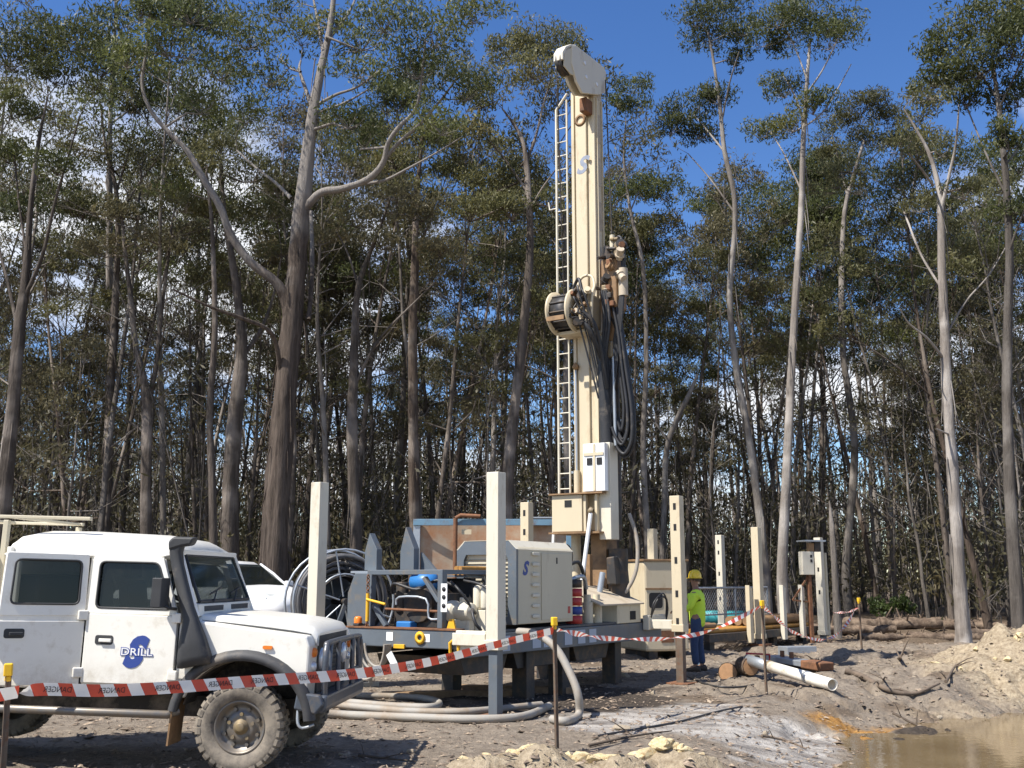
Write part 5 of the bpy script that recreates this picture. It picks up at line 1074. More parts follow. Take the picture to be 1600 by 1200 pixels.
    text_mesh('logo', 'S', 0.44, 'logo_faded', mast, (MX0-0.052, MY0+0.285, 9.1), (R(90), 0, R(-90)), 0.001, 0.35, bold=0.015)
    for z in (10.1,): MB().lathe([(0.07, -0.02), (0.12, 0), (0.07, 0.02)], (MX0-0.055, MY0+0.285, z-0.1), (1, 0, 0), 16, close=True).build('eye_plate', 'rod_brown', mast)
    # crown: two side plates with sheaves overhanging the ladder side
    for y in (MY0-0.06, MY0+0.10):
        MB().prism([(4.05, 10.64), (4.06, 11.0), (4.20, 11.07), (5.27, 11.10), (5.36, 11.03), (5.30, 10.60), (5.04, 10.45), (4.43, 10.24), (4.22, 10.37)], 'y', y, y+0.05).build('crown_plate', 'cream_white', mast, bevel=0.012)
    MB().prism([(3.74, 10.60), (3.74, 10.74), (3.85, 10.89), (4.04, 11.02), (4.20, 11.085), (4.20, 11.05), (4.05, 10.98), (3.88, 10.85), (3.79, 10.71), (3.79, 10.60)], 'y', MY0-0.05, MY0+0.14).build('crown_cap', 'cream_white', mast, bevel=0.01)
    for x, z in ((3.92, 10.60), (4.85, 10.70)): MB().lathe([(0.05, -0.045), (0.21, -0.045), (0.16, -0.015), (0.16, 0.015), (0.21, 0.045), (0.05, 0.045)], (x, MY0+0.045, z), (0, 1, 0), 20, close=True).build('sheave', 'dark_steel', mast)
    for y in (MY0-0.05, MY0+0.105): MB().prism([(3.80, 10.50), (4.04, 10.44), (4.24, 10.50), (4.14, 10.70), (4.06, 10.96), (3.82, 10.80)], 'y', y+0.008, y+0.032).build('sheave_arm', 'beige', mast, bevel=0.006)
    for x, z in ((4.55, 10.60), (4.95, 10.62), (4.5, 10.85)): MB().cyl((x, MY0-0.08, z), (x, MY0-0.062, z), 0.035, 10).build('crown_bolt', 'ute_white', mast)
    B('mast_neck', 'rusty', 4.72, 4.98, 1.22, 1.36, 10.05, 10.32, 0.02, mast)
    T('wire_rope', 'dark_steel', [(5.20, 1.06, 10.8), (5.2, 0.98, 7.6)], 0.012, 6, mast); T('wire_rope', 'dark_steel', [(3.76, 1.27, 10.55), (4.55, 1.62, 6.5)], 0.010, 6, mast)
    # ladder
    lad = MB(); lx = MX0-0.02
    lad.tube([(lx, 2.0, 3.08), (lx, 2.0, 10.35), (lx, 1.76, 10.62)], 0.024, 6); lo = part('ladder', 'cream_white', lad)
    T('ladder_rail', 'cream_white', [(lx, 1.775, 3.08), (lx, 1.775, 10.5)], 0.018, 6, lo)
    for k in range(27): T('rung', 'cream_white', [(lx, 1.775, 3.2+k*0.27), (lx, 2.0, 3.2+k*0.27)], 0.012, 6, lo)
    T('ladder_hook', 'cream_white', [(lx, 2.0, 8.4), (lx, 2.16, 8.4), (lx, 2.18, 8.55)], 0.016, 6, lo)
    # clamp housing at the foot of the mast
    ck = MB(); ck.box(4.75, 5.45, 1.42, 2.02, 2.44, 3.07); cko = part('clamp_housing', 'cream', ck, bevel=0.01); B('hand_hole', 'black', 4.744, 4.749, 1.62, 1.76, 2.86, 2.98, 0, cko)
    MB().box(4.70, 5.50, 1.0, 2.06, 3.075, 3.10).build('housing_lid', 'rod_brown', cko); MB().box(4.70, 5.50, 1.06, 2.06, 2.405, 2.435).build('housing_floor', 'rod_brown', cko)
    for y in (1.14, 1.36): MB().box(4.78, 4.86, y, y+0.05, 2.44, 3.07).build('housing_post', 'cream', cko, bevel=0.006)
    cb = MB(); cb.box(4.86, 5.25, 0.92, 1.13, 2.30, 3.95); cb.box(4.86, 4.98, 1.131, 1.145, 2.30, 3.95); cbo = part('control_cabinet', 'cream_white', cb, bevel=0.01)
    MB().box(4.72, 4.855, 0.95, 1.37, 3.11, 3.93).build('cabinet_front', 'ute_white', cbo, bevel=0.01); MB().box(4.705, 4.718, 1.13, 1.17, 3.12, 3.92).build('cabinet_rib', 'cream', cbo); MB().box(4.703, 4.718, 0.97, 1.35, 3.72, 3.77).build('cabinet_rib', 'cream', cbo)
    for y in (1.05, 1.24): MB().box(4.708, 4.7185, y-0.05, y+0.05, 3.56, 3.68).build('cabinet_vent', 'black', cbo)
    # columns carrying the mast foot
    MB().cyl((5.2, 1.80, 0.96), (5.2, 1.80, 2.405), 0.085, 14).build('foot_column', 'cream', root); B('foot_column', 'rod_brown', 5.1, 5.5, 1.15, 1.45, 0.96, 2.405, 0.01); B('foot_column', 'rod_brown', 4.75, 4.85, 1.28, 1.36, 0.96, 2.05, 0.006)
    T('hydraulic_ram', 'ute_white', [(4.55, 1.32, 1.62), (4.70, 1.22, 2.75)], 0.035, 12); T('hydraulic_ram', 'ute_white', [(4.9, 2.12, 1.6), (4.98, 2.1, 2.78)], 0.03, 12); T('ram_barrel', 'cream', [(4.42, 1.40, 0.96), (4.55, 1.32, 1.61)], 0.06, 12); T('ram_barrel', 'dark_steel', [(4.85, 2.15, 0.96), (4.9, 2.12, 1.6)], 0.05, 12)
    T('ram_barrel', 'galv', [(4.6, 1.10, 1.05), (4.72, 1.02, 1.75)], 0.05, 12); MB().lathe([(0.03, -0.05), (0.07, 0), (0.03, 0.05)], (4.71, 1.22, 2.78), (0, 1, 0), 12).build('ram_eye', 'hub', root)
    q = MB(); q.prism([(0.86, 1.55), (1.05, 1.55), (1.05, 2.0), (0.90, 2.02)], 'x', 4.9, 5.4); part('rag_guard', 'dark_steel', q, bevel=0.02); MB().lathe([(0.17, 0), (0.19, 0.3), (0.16, 0.7), (0.17, 1.1)], (5.2, 0.97, 1.05), (0, 0, 1), 14).build('bell_nipple', 'dark_steel', root)
    T('drain_hose', 'hose_grey', [(5.3, 0.80, 2.75), (5.3, 0.66, 2.3), (5.25, 0.66, 1.8), (5.15, 0.80, 1.45), (5.1, 0.95, 1.35)], 0.035, 8, sub=5)
    # feed cylinder on the mast face
    T('feed_rod', 'galv', [(MX0-0.09, 1.60, 3.25), (MX0-0.09, 1.60, 5.3)], 0.022, 8, mast); MB().cyl((MX0-0.09, 1.60, 3.1), (MX0-0.09, 1.60, 3.5), 0.055, 10).build('feed_cylinder', 'cream', mast); MB().lathe([(0.02, -0.06), (0.08, 0), (0.02, 0.06)], (MX0-0.09, 1.60, 5.35), (0, 1, 0), 12).build('feed_eye', 'rod_brown', mast)
    # ---- winch and rotation head on the carriage
    cx, cz = 4.62, 6.30
    wd = MB(); wd.lathe([(0.05, 0), (0.31, 0.0), (0.31, 0.36), (0.05, 0.36)], (cx, 1.43, cz-0.02), (0, 1, 0), 28); wdo = part('winch_drum', 'hose_black', wd)
    for y in (1.40, 1.79): MB().lathe([(0.04, 0), (0.39, 0.0), (0.39, 0.035), (0.04, 0.035)], (cx, y, cz-0.02), (0, 1, 0), 32, close=True).build('drum_flange', 'cream', wdo)
    for a in np.arange(0, 6.28, 0.55): MB().cyl((cx+0.32*math.cos(a), 1.437, cz-0.02+0.32*math.sin(a)), (cx+0.32*math.cos(a), 1.79, cz-0.02+0.32*math.sin(a)), 0.016, 6).build('rope_turn', 'dark_steel', wdo)
    B('drum_guard', 'rod_brown', cx-0.40, cx-0.375, 1.44, 1.79, cz-0.24, cz-0.16, 0.004, wdo)
    hd = MB(); hd.box(cx-0.12, 4.95, 1.08, 1.395, cz-0.35, cz+0.25); hdo = part('winch_gearbox', 'hub', hd, bevel=0.05)
    rd = random.Random(3)
    for k in range(15):
        y = rd.uniform(1.08, 1.37); z = cz+rd.uniform(-0.30, 0.28); d = Vector((-1, rd.uniform(-0.5, 0.5), rd.uniform(-0.4, 0.5))).normalized(); p = Vector((cx-0.08, y, z)); r_ = rd.choice((0.025, 0.035, 0.05, 0.065))
        q = MB(); q.cyl(p, p+d*rd.uniform(0.08, 0.2), r_, 9); q.cyl(p+d*0.05, p+d*0.08, r_*1.35, 9); q.build('valve', rd.choice(('tan_roof', 'hub', 'dark_steel', 'rod_brown', 'rusty', 'cream')), hdo)
    for k in range(6):
        y = rd.uniform(1.1, 1.5); T('small_hose', 'hose_black', [(cx-0.15, y, cz+rd.uniform(-0.1, 0.25)), (cx-0.28, y+rd.uniform(-0.15, 0.1), cz+rd.uniform(-0.2, 0.4)), (cx-0.15, y-rd.uniform(0.05, 0.2), cz-0.3), (cx+0.1, 1.05, cz-0.6-0.2*k)], 0.016, 6, hdo, 4)
    T('guard_hoop', 'cream', [(cx-0.02, 1.10, cz-0.22), (cx-0.06, 1.06, cz+0.2), (cx+0.1, 1.10, cz+0.42), (cx+0.2, 1.20, cz+0.62), (cx+0.2, 1.34, cz+0.66), (cx+0.2, 1.45, cz+0.58), (cx+0.1, 1.48, cz+0.3)], 0.026, 7, hdo, 5)
    T('winch_hose', 'hose_black', [(cx-0.05, 1.25, cz+0.22), (cx, 1.35, cz+0.55), (cx+0.1, 1.50, cz+0.48), (cx+0.05, 1.60, cz+0.2)], 0.03, 7, hdo, 5); T('winch_hose', 'hose_black', [(cx-0.2, 1.18, cz-0.1), (cx-0.1, 1.02, cz-0.3), (cx+0.1, 1.0, cz-0.7), (cx+0.3, 0.98, cz-1.4)], 0.04, 7, hdo, 5); T('winch_hose', 'hose_black', [(cx-0.16, 1.22, cz-0.25), (cx-0.1, 1.08, cz-0.45), (cx+0.2, 1.03, cz-0.9)], 0.05, 7, hdo, 5)
    MB().box(4.6, 5.0, 1.10, 1.80, cz-0.42, cz-0.36).build('carriage_plate', 'cream', hdo, bevel=0.01)
    rh = MB(); rh.box(4.95, 5.35, 0.78, 1.09, 6.35, 7.25); rh.cyl((5.15, 0.92, 5.7), (5.15, 0.92, 6.35), 0.13, 14); rho = part('rotation_head', 'rod_brown', rh, bevel=0.03)
    for y, z0, z1, r, m_ in ((0.70, 6.55, 7.05, 0.085, 'tan_roof'), (0.80, 7.26, 7.62, 0.07, 'hub'), (1.0, 7.26, 7.5, 0.08, 'dark_steel'), (0.90, 7.4, 7.7, 0.05, 'beige'), (0.96, 6.9, 7.3, 0.06, 'rusty')):
        MB().cyl((5.05, y, z0), (5.05, y, z1), r, 12).build('motor', m_, rho)
    for k in range(16):
        z = rd.uniform(6.25, 7.65); y = rd.uniform(0.70, 1.08); p = Vector((5.0, y, z)); d = Vector((rd.uniform(-1, 0), rd.uniform(-0.9, 0.4), rd.uniform(-0.4, 0.8))).normalized(); r_ = rd.choice((0.03, 0.04, 0.055, 0.07)); q = MB(); q.cyl(p, p+d*rd.uniform(0.1, 0.24), r_, 9); q.cyl(p+d*0.06, p+d*0.09, r_*1.3, 9); q.build('coupling', rd.choice(('hub', 'tan_roof', 'dark_steel', 'rusty', 'rod_brown', 'dark_steel')), rho)
    for k in range(6): MB().cbox((4.93-rd.uniform(0, 0.04), rd.uniform(0.82, 1.05), rd.uniform(6.4, 7.2)), (0.07, 0.09, 0.1)).build('fitting', rd.choice(('hub', 'beige', 'dark_steel', 'rusty')), rho, bevel=0.015)
    T('drill_string', 'dark_steel', [(5.2, 0.98, 2.3), (5.2, 0.98, 5.7)], 0.085, 12); T('drill_sleeve', 'hose_black', [(5.0, 1.05, 3.96), (5.0, 1.07, 4.8), (5.0, 1.08, 5.5)], 0.12, 10)
    T('stand_pipe', 'galv', [(5.0, 0.88, 3.9), (5.0, 0.90, 5.6)], 0.03, 8)
    B('break_clamp', 'hub', 4.95, 5.3, 0.88, 1.12, 5.45, 5.75, 0.03)
    # hose bundle looping down from the head and back up
    for k in range(10):
        o = k*0.034; x = 4.95+rd.uniform(0, 0.25)
        T('feed_hose', 'hose_black', [(x, 0.82+o*0.4, 6.5-o), (x, 0.74+o*0.3, 5.9), (x, 0.64+o*0.5, 5.2), (x, 0.55+o*0.6, 4.5+o*0.5), (x, 0.56+o*0.6, 3.95+o*1.2), (x, 0.70+o*0.3, 3.70+o*1.5), (x, 0.85, 3.80+o*1.6), (x, 0.93, 4.02+o*1.5)], 0.028+0.006*(k % 2), 7, None, 5)
    for k in range(4):
        o = k*0.06; T('head_hose', 'hose_black', [(5.05, 0.95-o*0.5, 7.2), (5.0, 0.78-o, 7.62-o), (5.0, 0.66+o*0.3, 7.5), (5.02, 0.66+o*0.2, 7.0), (5.0, 0.70+o*0.4, 6.3), (5.0, 0.80+o*0.6, 5.5), (5.0, 0.92+o*0.3, 4.6)], 0.024, 7, None, 5)
    for k in range(3): T('side_hose', 'hose_black', [(4.9, 1.05-k*0.04, 6.7), (4.88, 1.0-k*0.05, 6.1), (4.9, 1.06-k*0.03, 5.4), (4.95, 1.0, 4.9)], 0.03, 7, None, 5)
    # low white box with cables at the far end
    wb = B('junction_box', 'cream_white', 5.35, 6.05, 0.50, 0.61, 0.80, 1.04, 0.01); T('cable', 'hose_black', [(5.5, 0.52, 1.04), (5.55, 0.40, 1.32), (5.9, 0.42, 1.30), (6.05, 0.5, 0.98)], 0.02, 6, wb, 4); T('cable', 'hose_black', [(5.45, 0.5, 1.0), (5.4, 0.42, 1.25), (5.7, 0.38, 1.40), (5.95, 0.42, 1.15), (5.9, 0.46, 0.85)], 0.014, 6, wb, 4)
    # rods on the shelf
    return root
make_rig()
def drill_rods_on_shelf():
    RO = Vector((-0.2, 13.4, 0)); Mx = Matrix.Translation(RO) @ Matrix.Rotation(R(57), 4, 'Z')
    for k, (y, z) in enumerate(((1.02, 1.722), (1.09, 1.722), (1.16, 1.722), (1.055, 1.782), (1.125, 1.782))):
        o = MB().cyl(Mx @ Vector((0.70, y, z)), Mx @ Vector((1.39, y+0.06, z)), 0.031, 10).build('drill_rod', 'rod_orange')
        tag(o, 'short orange drill rod stacked on the shelf beside the radiator frame', 'drill rod', 'short drill rods on the rig shelf')
drill_rods_on_shelf()
# ------------------------------------------------------------------ hose reel, bin, second trailer, posts, tape, person
def make_reel():
    c1 = P(538, 940, 16.7); ax = Vector((0.42, -0.90, 0)).normalized(); c0 = c1-ax*0.55; g = G(c1.x, c1.y)
    root = thing('hose_reel', 'tall steel hose reel wound with black hose beside the left jack post of the rig', 'hose reel', (c1.x, c1.y, g)); o = Vector((c1.x, c1.y, g))
    root['label'] = 'tall steel hose reel wound with black hose, between the parked cars and the rig'
    e1 = Vector((0, 0, 1)); e2 = ax.cross(e1)
    def ring(c, r, n=32): return [c-o+(e1*math.cos(2*math.pi*k/n)+e2*math.sin(2*math.pi*k/n))*r for k in range(n+1)]
    for c in (c0, c1):
        h = MB().tube(ring(c, 0.80), 0.019, 7).build('hoop', 'galv', root)
        h2 = MB().tube(ring(c, 0.42), 0.016, 7).build('hoop', 'galv', root)
        for k in range(6):
            a = 2*math.pi*k/6+0.2; d = e1*math.cos(a)+e2*math.sin(a); MB().tube([c-o+d*0.08, c-o+d*0.79], 0.014, 6).build('spoke', 'galv', root)
    MB().lathe([(0.62, 0), (0.62, 0.012), (0.02, 0.012)], c0-o-ax*0.05, ax, 28).build('disc_plate', 'rig_grey', root)
    MB().cyl(c0-o-ax*0.12, c1-o+ax*0.14, 0.05, 12).build('axle', 'dark_steel', root); MB().lathe([(0.38, 0.02), (0.40, 0.1), (0.40, 0.45), (0.38, 0.53)], c0-o, ax, 24).build('drum', 'dark_steel', root)
    rd = random.Random(4); pts = []
    for k in range(9):
        for j in range(24):
            a = 2*math.pi*j/24; r = 0.46+0.028*k+rd.uniform(-0.006, 0.006); t = 0.08+0.40*((k*0.37+j/24*0.1) % 1.0); pts.append(c0-o+ax*t+(e1*math.cos(a)+e2*math.sin(a))*r)
    MB().tube(pts, 0.028, 6).build('wound_hose', 'hose_mid', root)
    for k in range(5):
        t = 0.07+k*0.1; MB().tube([c0-o+ax*t+(e1*math.cos(a)+e2*math.sin(a))*(0.70+0.015*(k % 2)) for a in [2*math.pi*j/30 for j in range(31)]], 0.032, 6).build('hose_turn', 'hose_mid', root)
    for c, s in ((c0, -1), (c1, 1)):
        q = c-o+ax*0.10*s; st = MB()
        for d in (-0.45, 0.45): st.bar(q, Vector((q.x, q.y, 0))+e2*d, 0.06, 0.06)
        st.bar(Vector((q.x, q.y, 0.04))-e2*0.55, Vector((q.x, q.y, 0.04))+e2*0.55, 0.07, 0.06); st.build('stand', 'rig_grey', root)
make_reel()

def make_bin():
    Y = 21.6; a = P(648, 812, Y); b = P(892, 815, Y); x0, x1 = a.x, b.x; zt = a.z; g = G(0, Y)
    root = thing('mud_bin', 'large open-fronted steel bin with pale blue edges and rust-streaked inner wall', 'bin', ((x0+x1)/2, Y, g)); L_ = (x1-x0)/2; h = zt-g; D = 1.5
    def B(n, m, *q): return MB().box(*q).build(n, m, root, bevel=0.008)
    B('side_wall', 'blue_paint', -L_, -L_+0.05, 0.0, D, 0.3, h); B('side_wall', 'blue_paint', L_-0.05, L_, 0.0, D, 0.3, h)
    B('corner_post', 'galv', -L_-0.02, -L_+0.12, -0.06, 0.0, 0.3, h); B('corner_post', 'blue_paint', L_-0.10, L_+0.02, -0.06, 0.0, 0.3, h)
    B('top_rail', 'blue_paint', -L_-0.02, L_+0.02, -0.09, -0.062, h-0.12, h+0.01); B('back_wall', 'blue_paint', -L_+0.05, L_-0.05, D-0.05, D, 0.3, h)
    w = MB(); pl = []; n = 14
    for i in range(n+1):
        x = -L_+0.055+(2*L_-0.11)*i/n; pl.append((x, 0.02+0.24*math.sin(i/n*math.pi)))
    w.prism(pl+[(p[0], p[1]+0.03) for p in pl[::-1]], 'z', 0.3, h-0.065); w.build('inner_wall', 'tank_rust', root)
    B('base', 'dark_steel', -L_, L_, 0, D, 0.2, 0.29)
    for x in (-L_+0.1, L_-0.3):
        B('skid', 'dark_steel', x, x+0.2, 0.05, D-0.05, -0.05, 0.19)
    px = P(712, 850, Y).x-(x0+x1)/2; pp = MB(); pp.cyl((px, -0.16, 0.5), (px, -0.16, h+0.02), 0.045, 10); pp.tube([(px, -0.16, h+0.02), (px+0.1, -0.16, h+0.08), (px+0.5, -0.14, h+0.06)], 0.04, 8); pp.build('stand_pipe', 'rusty', root)
    MB().box(px-0.08, px+0.08, -0.115, -0.091, 0.55, 0.66).build('pipe_clip', 'rusty', root); MB().box(px+0.12, px+0.32, -0.10, -0.091, h-0.30, h-0.20).build('name_plate', 'cream', root)
    B('lid', 'galv', 0.55, L_+0.05, -0.1, D*0.8, h+0.02, h+0.05)
make_bin()

def make_tank():
    Y = 23.3; a = P(990, 876, Y); b = P(1066, 876, Y); g = G(3.1, Y); h = a.z-g; root = thing('water_tank', 'rust-stained cream steel tank with a square hatch, behind the worker', 'tank', ((a.x+b.x)/2, Y, g), R(20)); w = (b.x-a.x)/2*0.98
    t = MB(); t.prism([(-w, 0.12), (w, 0.12), (w, 0.95), (w, h), (-w, h), (-w, 0.95)], 'y', -0.35, 0.9); to = t.build('body', 'cream', root, bevel=0.05)
    MB().prism(rrect(-w+0.10, -w+0.42, h-1.0, h-0.68, 0.06), 'y', -0.357, -0.349).build('hatch', 'black', root); MB().box(-w+0.02, w-0.35, -0.362, -0.351, h-0.62, h-0.58).build('weld_strip', 'rod_brown', root)
    MB().box(-w-0.03, w+0.03, -0.38, 0.93, h-0.02, h+0.025).build('rim', 'rod_brown', root, bevel=0.008)
    for x in (-w+0.1, w-0.3): MB().box(x, x+0.2, -0.3, 0.85, -0.04, 0.12).build('skid', 'dark_steel', root)
    MB().box(-0.15, 0.15, -0.36, -0.352, 0.3, 0.55).build('valve_plate', 'rusty', root)
make_tank()

def make_pipe_trailer():
    O = Vector((6.0, 26.2, 0)); rot = R(50); root = thing('pipe_trailer', 'jacked-up cream pipe trailer with four tall posts, stanchions and a mesh guard', 'trailer', O, rot)
    u = Vector((math.cos(rot), math.sin(rot), 0)); v = Vector((-math.sin(rot), math.cos(rot), 0))
    gl = lambda x, y: G((O+u*x+v*y).x, (O+u*x+v*y).y)
    jack(root, 0, 0, 2.90, 0.25, 'rig_grey', foot=gl(0, 0), w=0.19, mt='cream'); jack(root, 0, 3.0, 2.95, 0.3, 'rig_grey', foot=gl(0, 3), w=0.20, mt='cream')
    jack(root, 3.6, 0, 2.75, 0.2, 'rig_grey', (2.6, 1.9, 1.3), foot=gl(3.6, 0), w=0.19, mt='cream_white'); jack(root, 3.6, 3.0, 2.90, 0.3, 'rig_grey', (2.7, 2.4, 1.8, 1.1), foot=gl(3.6, 3), w=0.20, mt='cream_white')
    MB().box(3.70, 3.80, -0.13, 0.11, 0.15, 2.35).build('post_stiffener', 'beige', root, bevel=0.01)
    for y in (0.14, 2.7): MB().box(-2.2, 4.2, y, y+0.14, 0.22, 0.40).build('side_beam', 'dark_steel', root, bevel=0.008)
    for x in (-1.8, 0.1, 1.8, 3.4): MB().box(x, x+0.12, 0.281, 2.699, 0.24, 0.38).build('cross_member', 'dark_steel', root)
    for x in (-1.9, 1.3, 3.0): MB().box(x, x+0.2, 0.3, 0.5, min(gl(x, 0.4), 0.1)-0.02, 0.22).build('skid_leg', 'dark_steel', root); 
    for x in (-1.9, 3.0): MB().box(x, x+0.2, 2.4, 2.6, gl(x, 2.5)-0.02, 0.22).build('skid_leg', 'dark_steel', root)
    for x, m_ in ((-0.35, 'cream'), (1.45, 'cream_white'), (2.55, 'cream_white'), (-1.2, None)):
        if m_: 
            s = MB(); s.prism([(x-0.08, 0.15), (x+0.08, 0.15), (x+0.08, 1.42), (x-0.08, 1.50)], 'y', 0.02, 0.13); s.build('stanchion', m_, root, bevel=0.006)
    s = MB(); s.prism([(-0.5, 0.4), (-0.38, 0.4), (-0.38, 1.30), (-0.5, 1.38)], 'y', 2.85, 2.97); s.build('stanchion', 'beige', root, bevel=0.006)
    # mesh guard
    z0, z1, y = 0.75, 1.42, 1.55; MB().cyl((-0.2, y, z1), (3.55, y, z1), 0.03, 8).build('guard_rail', 'galv', root); MB().cyl((-0.2, y, z0), (3.55, y, z0), 0.02, 8).build('guard_rail', 'galv', root)
    for x in (-0.2, 1.7, 3.55): MB().cyl((x, y, 0.38), (x, y, z1), 0.025, 8).build('guard_post', 'galv', root)
    ms = MB(); n = 34
    for k in range(n):
        x = -0.5+k*0.12
        for d in (1, -1):
            pa = [x, z0] if d == 1 else [x, z1]; pb = [x+0.67, z1] if d == 1 else [x+0.67, z0]
            lo, hi = -0.2, 3.55
            def clip(p, q):
                if p[0] < lo: t = (lo-p[0])/(q[0]-p[0]); p = [lo, p[1]+(q[1]-p[1])*t]
                if q[0] > hi: t = (hi-p[0])/(q[0]-p[0]); q = [hi, p[1]+(q[1]-p[1])*t]
                return p, q
            if pa[0] > hi or pb[0] < lo: continue
            pa, pb = clip(pa, pb); ms.tube([(pa[0], y+0.004*d, pa[1]), (pb[0], y+0.004*d, pb[1])], 0.006, 3, False)
    tag(ms.build('wire_mesh', 'galv', root), kind='stuff')
    # rods lying on the trailer
    def W(x, y_, z): return O+u*x+v*y_+Vector((0, 0, z))
    for k in range(7):
        r = 0.055; y_ = 0.36+k*0.125
        o = MB().cyl(W(-2.1+0.05*(k % 3), y_, 0.40+r), W(3.5-0.07*(k % 2), y_, 0.40+r), r, 10).build('long_drill_rod', 'rod_orange'); tag(o, 'long orange drill rod lying in the row on the pipe trailer deck', 'drill rod', 'long drill rods on the pipe trailer')
    for k in range(3):
        r = 0.11; y_ = 0.46+k*0.24; o = MB().cyl(W(0.2, y_, 0.515+r), W(3.45, y_, 0.515+r), r, 12).build('casing_pipe', 'rod_brown'); tag(o, 'thick brown casing pipe lying on top of the drill rods', 'pipe', 'casing pipes on the drill rods')
    # loose pieces dropped on the near end
    for k, (xa, xb, ya, m_) in enumerate(((-2.6, -1.5, 0.34, 'rod_brown'), (-2.35, -1.25, 0.62, 'rusty'))):
        o = MB().cyl(W(xa, ya, 0.58), W(xb, ya+0.05, 0.58), 0.06, 8).build('pipe_offcut', m_); tag(o, ['short brown pipe offcut lying across the near end of the drill rods', 'short rusty pipe offcut lying beside a brown one on the drill rods'][k], 'pipe')
    # control box on its post beside the far jack
    cb = P(1260, 880, 28.2); o = thing('control_box', 'cream electrical box on a rusty stand with a small roof, beside the far jack post', 'control box', (cb.x, cb.y, G(cb.x, cb.y)), R(15)); h = cb.z-G(cb.x, cb.y)
    MB().box(-0.17, 0.17, -0.1, 0.1, h-0.30, h+0.30).build('box', 'cream_white', o, bevel=0.01)
    for z in (h+0.18, h+0.06): MB().box(0.06, 0.12, -0.106, -0.101, z-0.04, z+0.04).build('switch', 'ink', o)
    st = MB(); st.bar((0.05, 0, h-0.3), (0.05, 0, 0.0), 0.12, 0.08); st.bar((0.05, 0, h-0.32), (-0.45, 0, h-0.95), 0.04, 0.04); st.bar((-0.45, 0, h-0.95), (0.05, 0, h-1.0), 0.04, 0.04); st.build('stand', 'rusty', o); MB().box(0.06, 0.22, -0.05, 0.05, h+0.301, h+0.52).build('lamp_bracket', 'rod_brown', o); MB().box(-0.12, 0.50, -0.18, 0.25, h+0.56, h+0.60).build('canopy', 'galv', o); MB().box(0.24, 0.42, -0.05, 0.1, h+0.30, h+0.559).build('canopy_post', 'dark_steel', o)
    # teal tank lying behind
    q = P(1126, 965, 31.8); tk = thing('teal_pipe', 'short thick teal pipe lying behind the pipe trailer', 'pipe', (q.x, q.y, G(q.x, q.y)), R(4)); z = q.z-G(q.x, q.y)
    MB().lathe([(0.17, -0.66), (0.20, -0.66), (0.20, 0.66), (0.17, 0.66)], (0, 0, z), (1, 0, 0), 20, close=True).build('tube', 'teal', tk)
    for x in (-0.4, 0.4): MB().box(x-0.06, x+0.06, -0.2, 0.2, -0.05, z-0.195).build('chock', 'timber', tk)
make_pipe_trailer()

def stake(px, base_px, Y, label, top_px, cap_m='yellow_cap'):
    x = P(px, 900, Y).x; g = G(x, Y); zt = P(px, top_px, Y).z; root = thing('stake', label, 'stake', (x, Y, g), (R(1.0), R(-1.2), R(20))); h = zt-g
    st = MB(); 
    for a in (0, 120, 240): st.box(0.0, 0.024, -0.0025, 0.0025, -0.25, h-0.06, Matrix.Rotation(R(a), 4, 'Z'))
    st.build('picket', 'stake_steel', root)
    cp = MB(); cp.box(-0.028, 0.028, -0.028, 0.028, h-0.085, h); cp.box(-0.02, 0.02, -0.02, 0.02, h-0.12, h-0.086); cp.build('cap', cap_m, root, bevel=0.008)
    return Vector((x, Y, 0))
stake(31, 1260, 7.5, 'rusty steel stake with a square yellow cap, in front of the open rear door', 1036)
stake(868, 1170, 10.83, 'rusty steel stake with a square yellow cap, in front of the power pack housing', 964)
stake(1190, 1080, 16.3, 'steel stake with a yellow cap beside the white pipe', 938); stake(1340, 1030, 22.7, 'steel stake with a yellow cap standing alone beyond the white pipe', 934)

def tape_mat():
    m = bpy.data.materials.new('tape'); m.use_nodes = True; t = m.node_tree; N = t.nodes; L = t.links; b = N['Principled BSDF']; b.inputs['Roughness'].default_value = 0.35
    uv = N.new('ShaderNodeUVMap'); uv.uv_map = 'UVMap'; sp = N.new('ShaderNodeSeparateXYZ'); L.new(uv.outputs[0], sp.inputs[0])
    a = N.new('ShaderNodeMath'); a.operation = 'MULTIPLY_ADD'; L.new(sp.outputs[1], a.inputs[0]); a.inputs[1].default_value = 0.045; L.new(sp.outputs[0], a.inputs[2])
    d = N.new('ShaderNodeMath'); d.operation = 'DIVIDE'; L.new(a.outputs[0], d.inputs[0]); d.inputs[1].default_value = 0.19
    f = N.new('ShaderNodeMath'); f.operation = 'FRACT'; L.new(d.outputs[0], f.inputs[0]); g = N.new('ShaderNodeMath'); g.operation = 'GREATER_THAN'; L.new(f.outputs[0], g.inputs[0]); g.inputs[1].default_value = 0.5
    mx = N.new('ShaderNodeMix'); mx.data_type = 'RGBA'; L.new(g.outputs[0], mx.inputs[0]); mx.inputs[6].default_value = (0.80, 0.79, 0.76, 1); mx.inputs[7].default_value = (0.58, 0.085, 0.05, 1); L.new(mx.outputs[2], b.inputs['Base Color'])
    tl = N.new('ShaderNodeBsdfTranslucent'); L.new(mx.outputs[2], tl.inputs[0]); ms = N.new('ShaderNodeMixShader'); ms.inputs[0].default_value = 0.25; L.new(b.outputs[0], ms.inputs[1]); L.new(tl.outputs[0], ms.inputs[2]); L.new(ms.outputs[0], N['Material Output'].inputs[0]); M['tape'] = m
tape_mat()
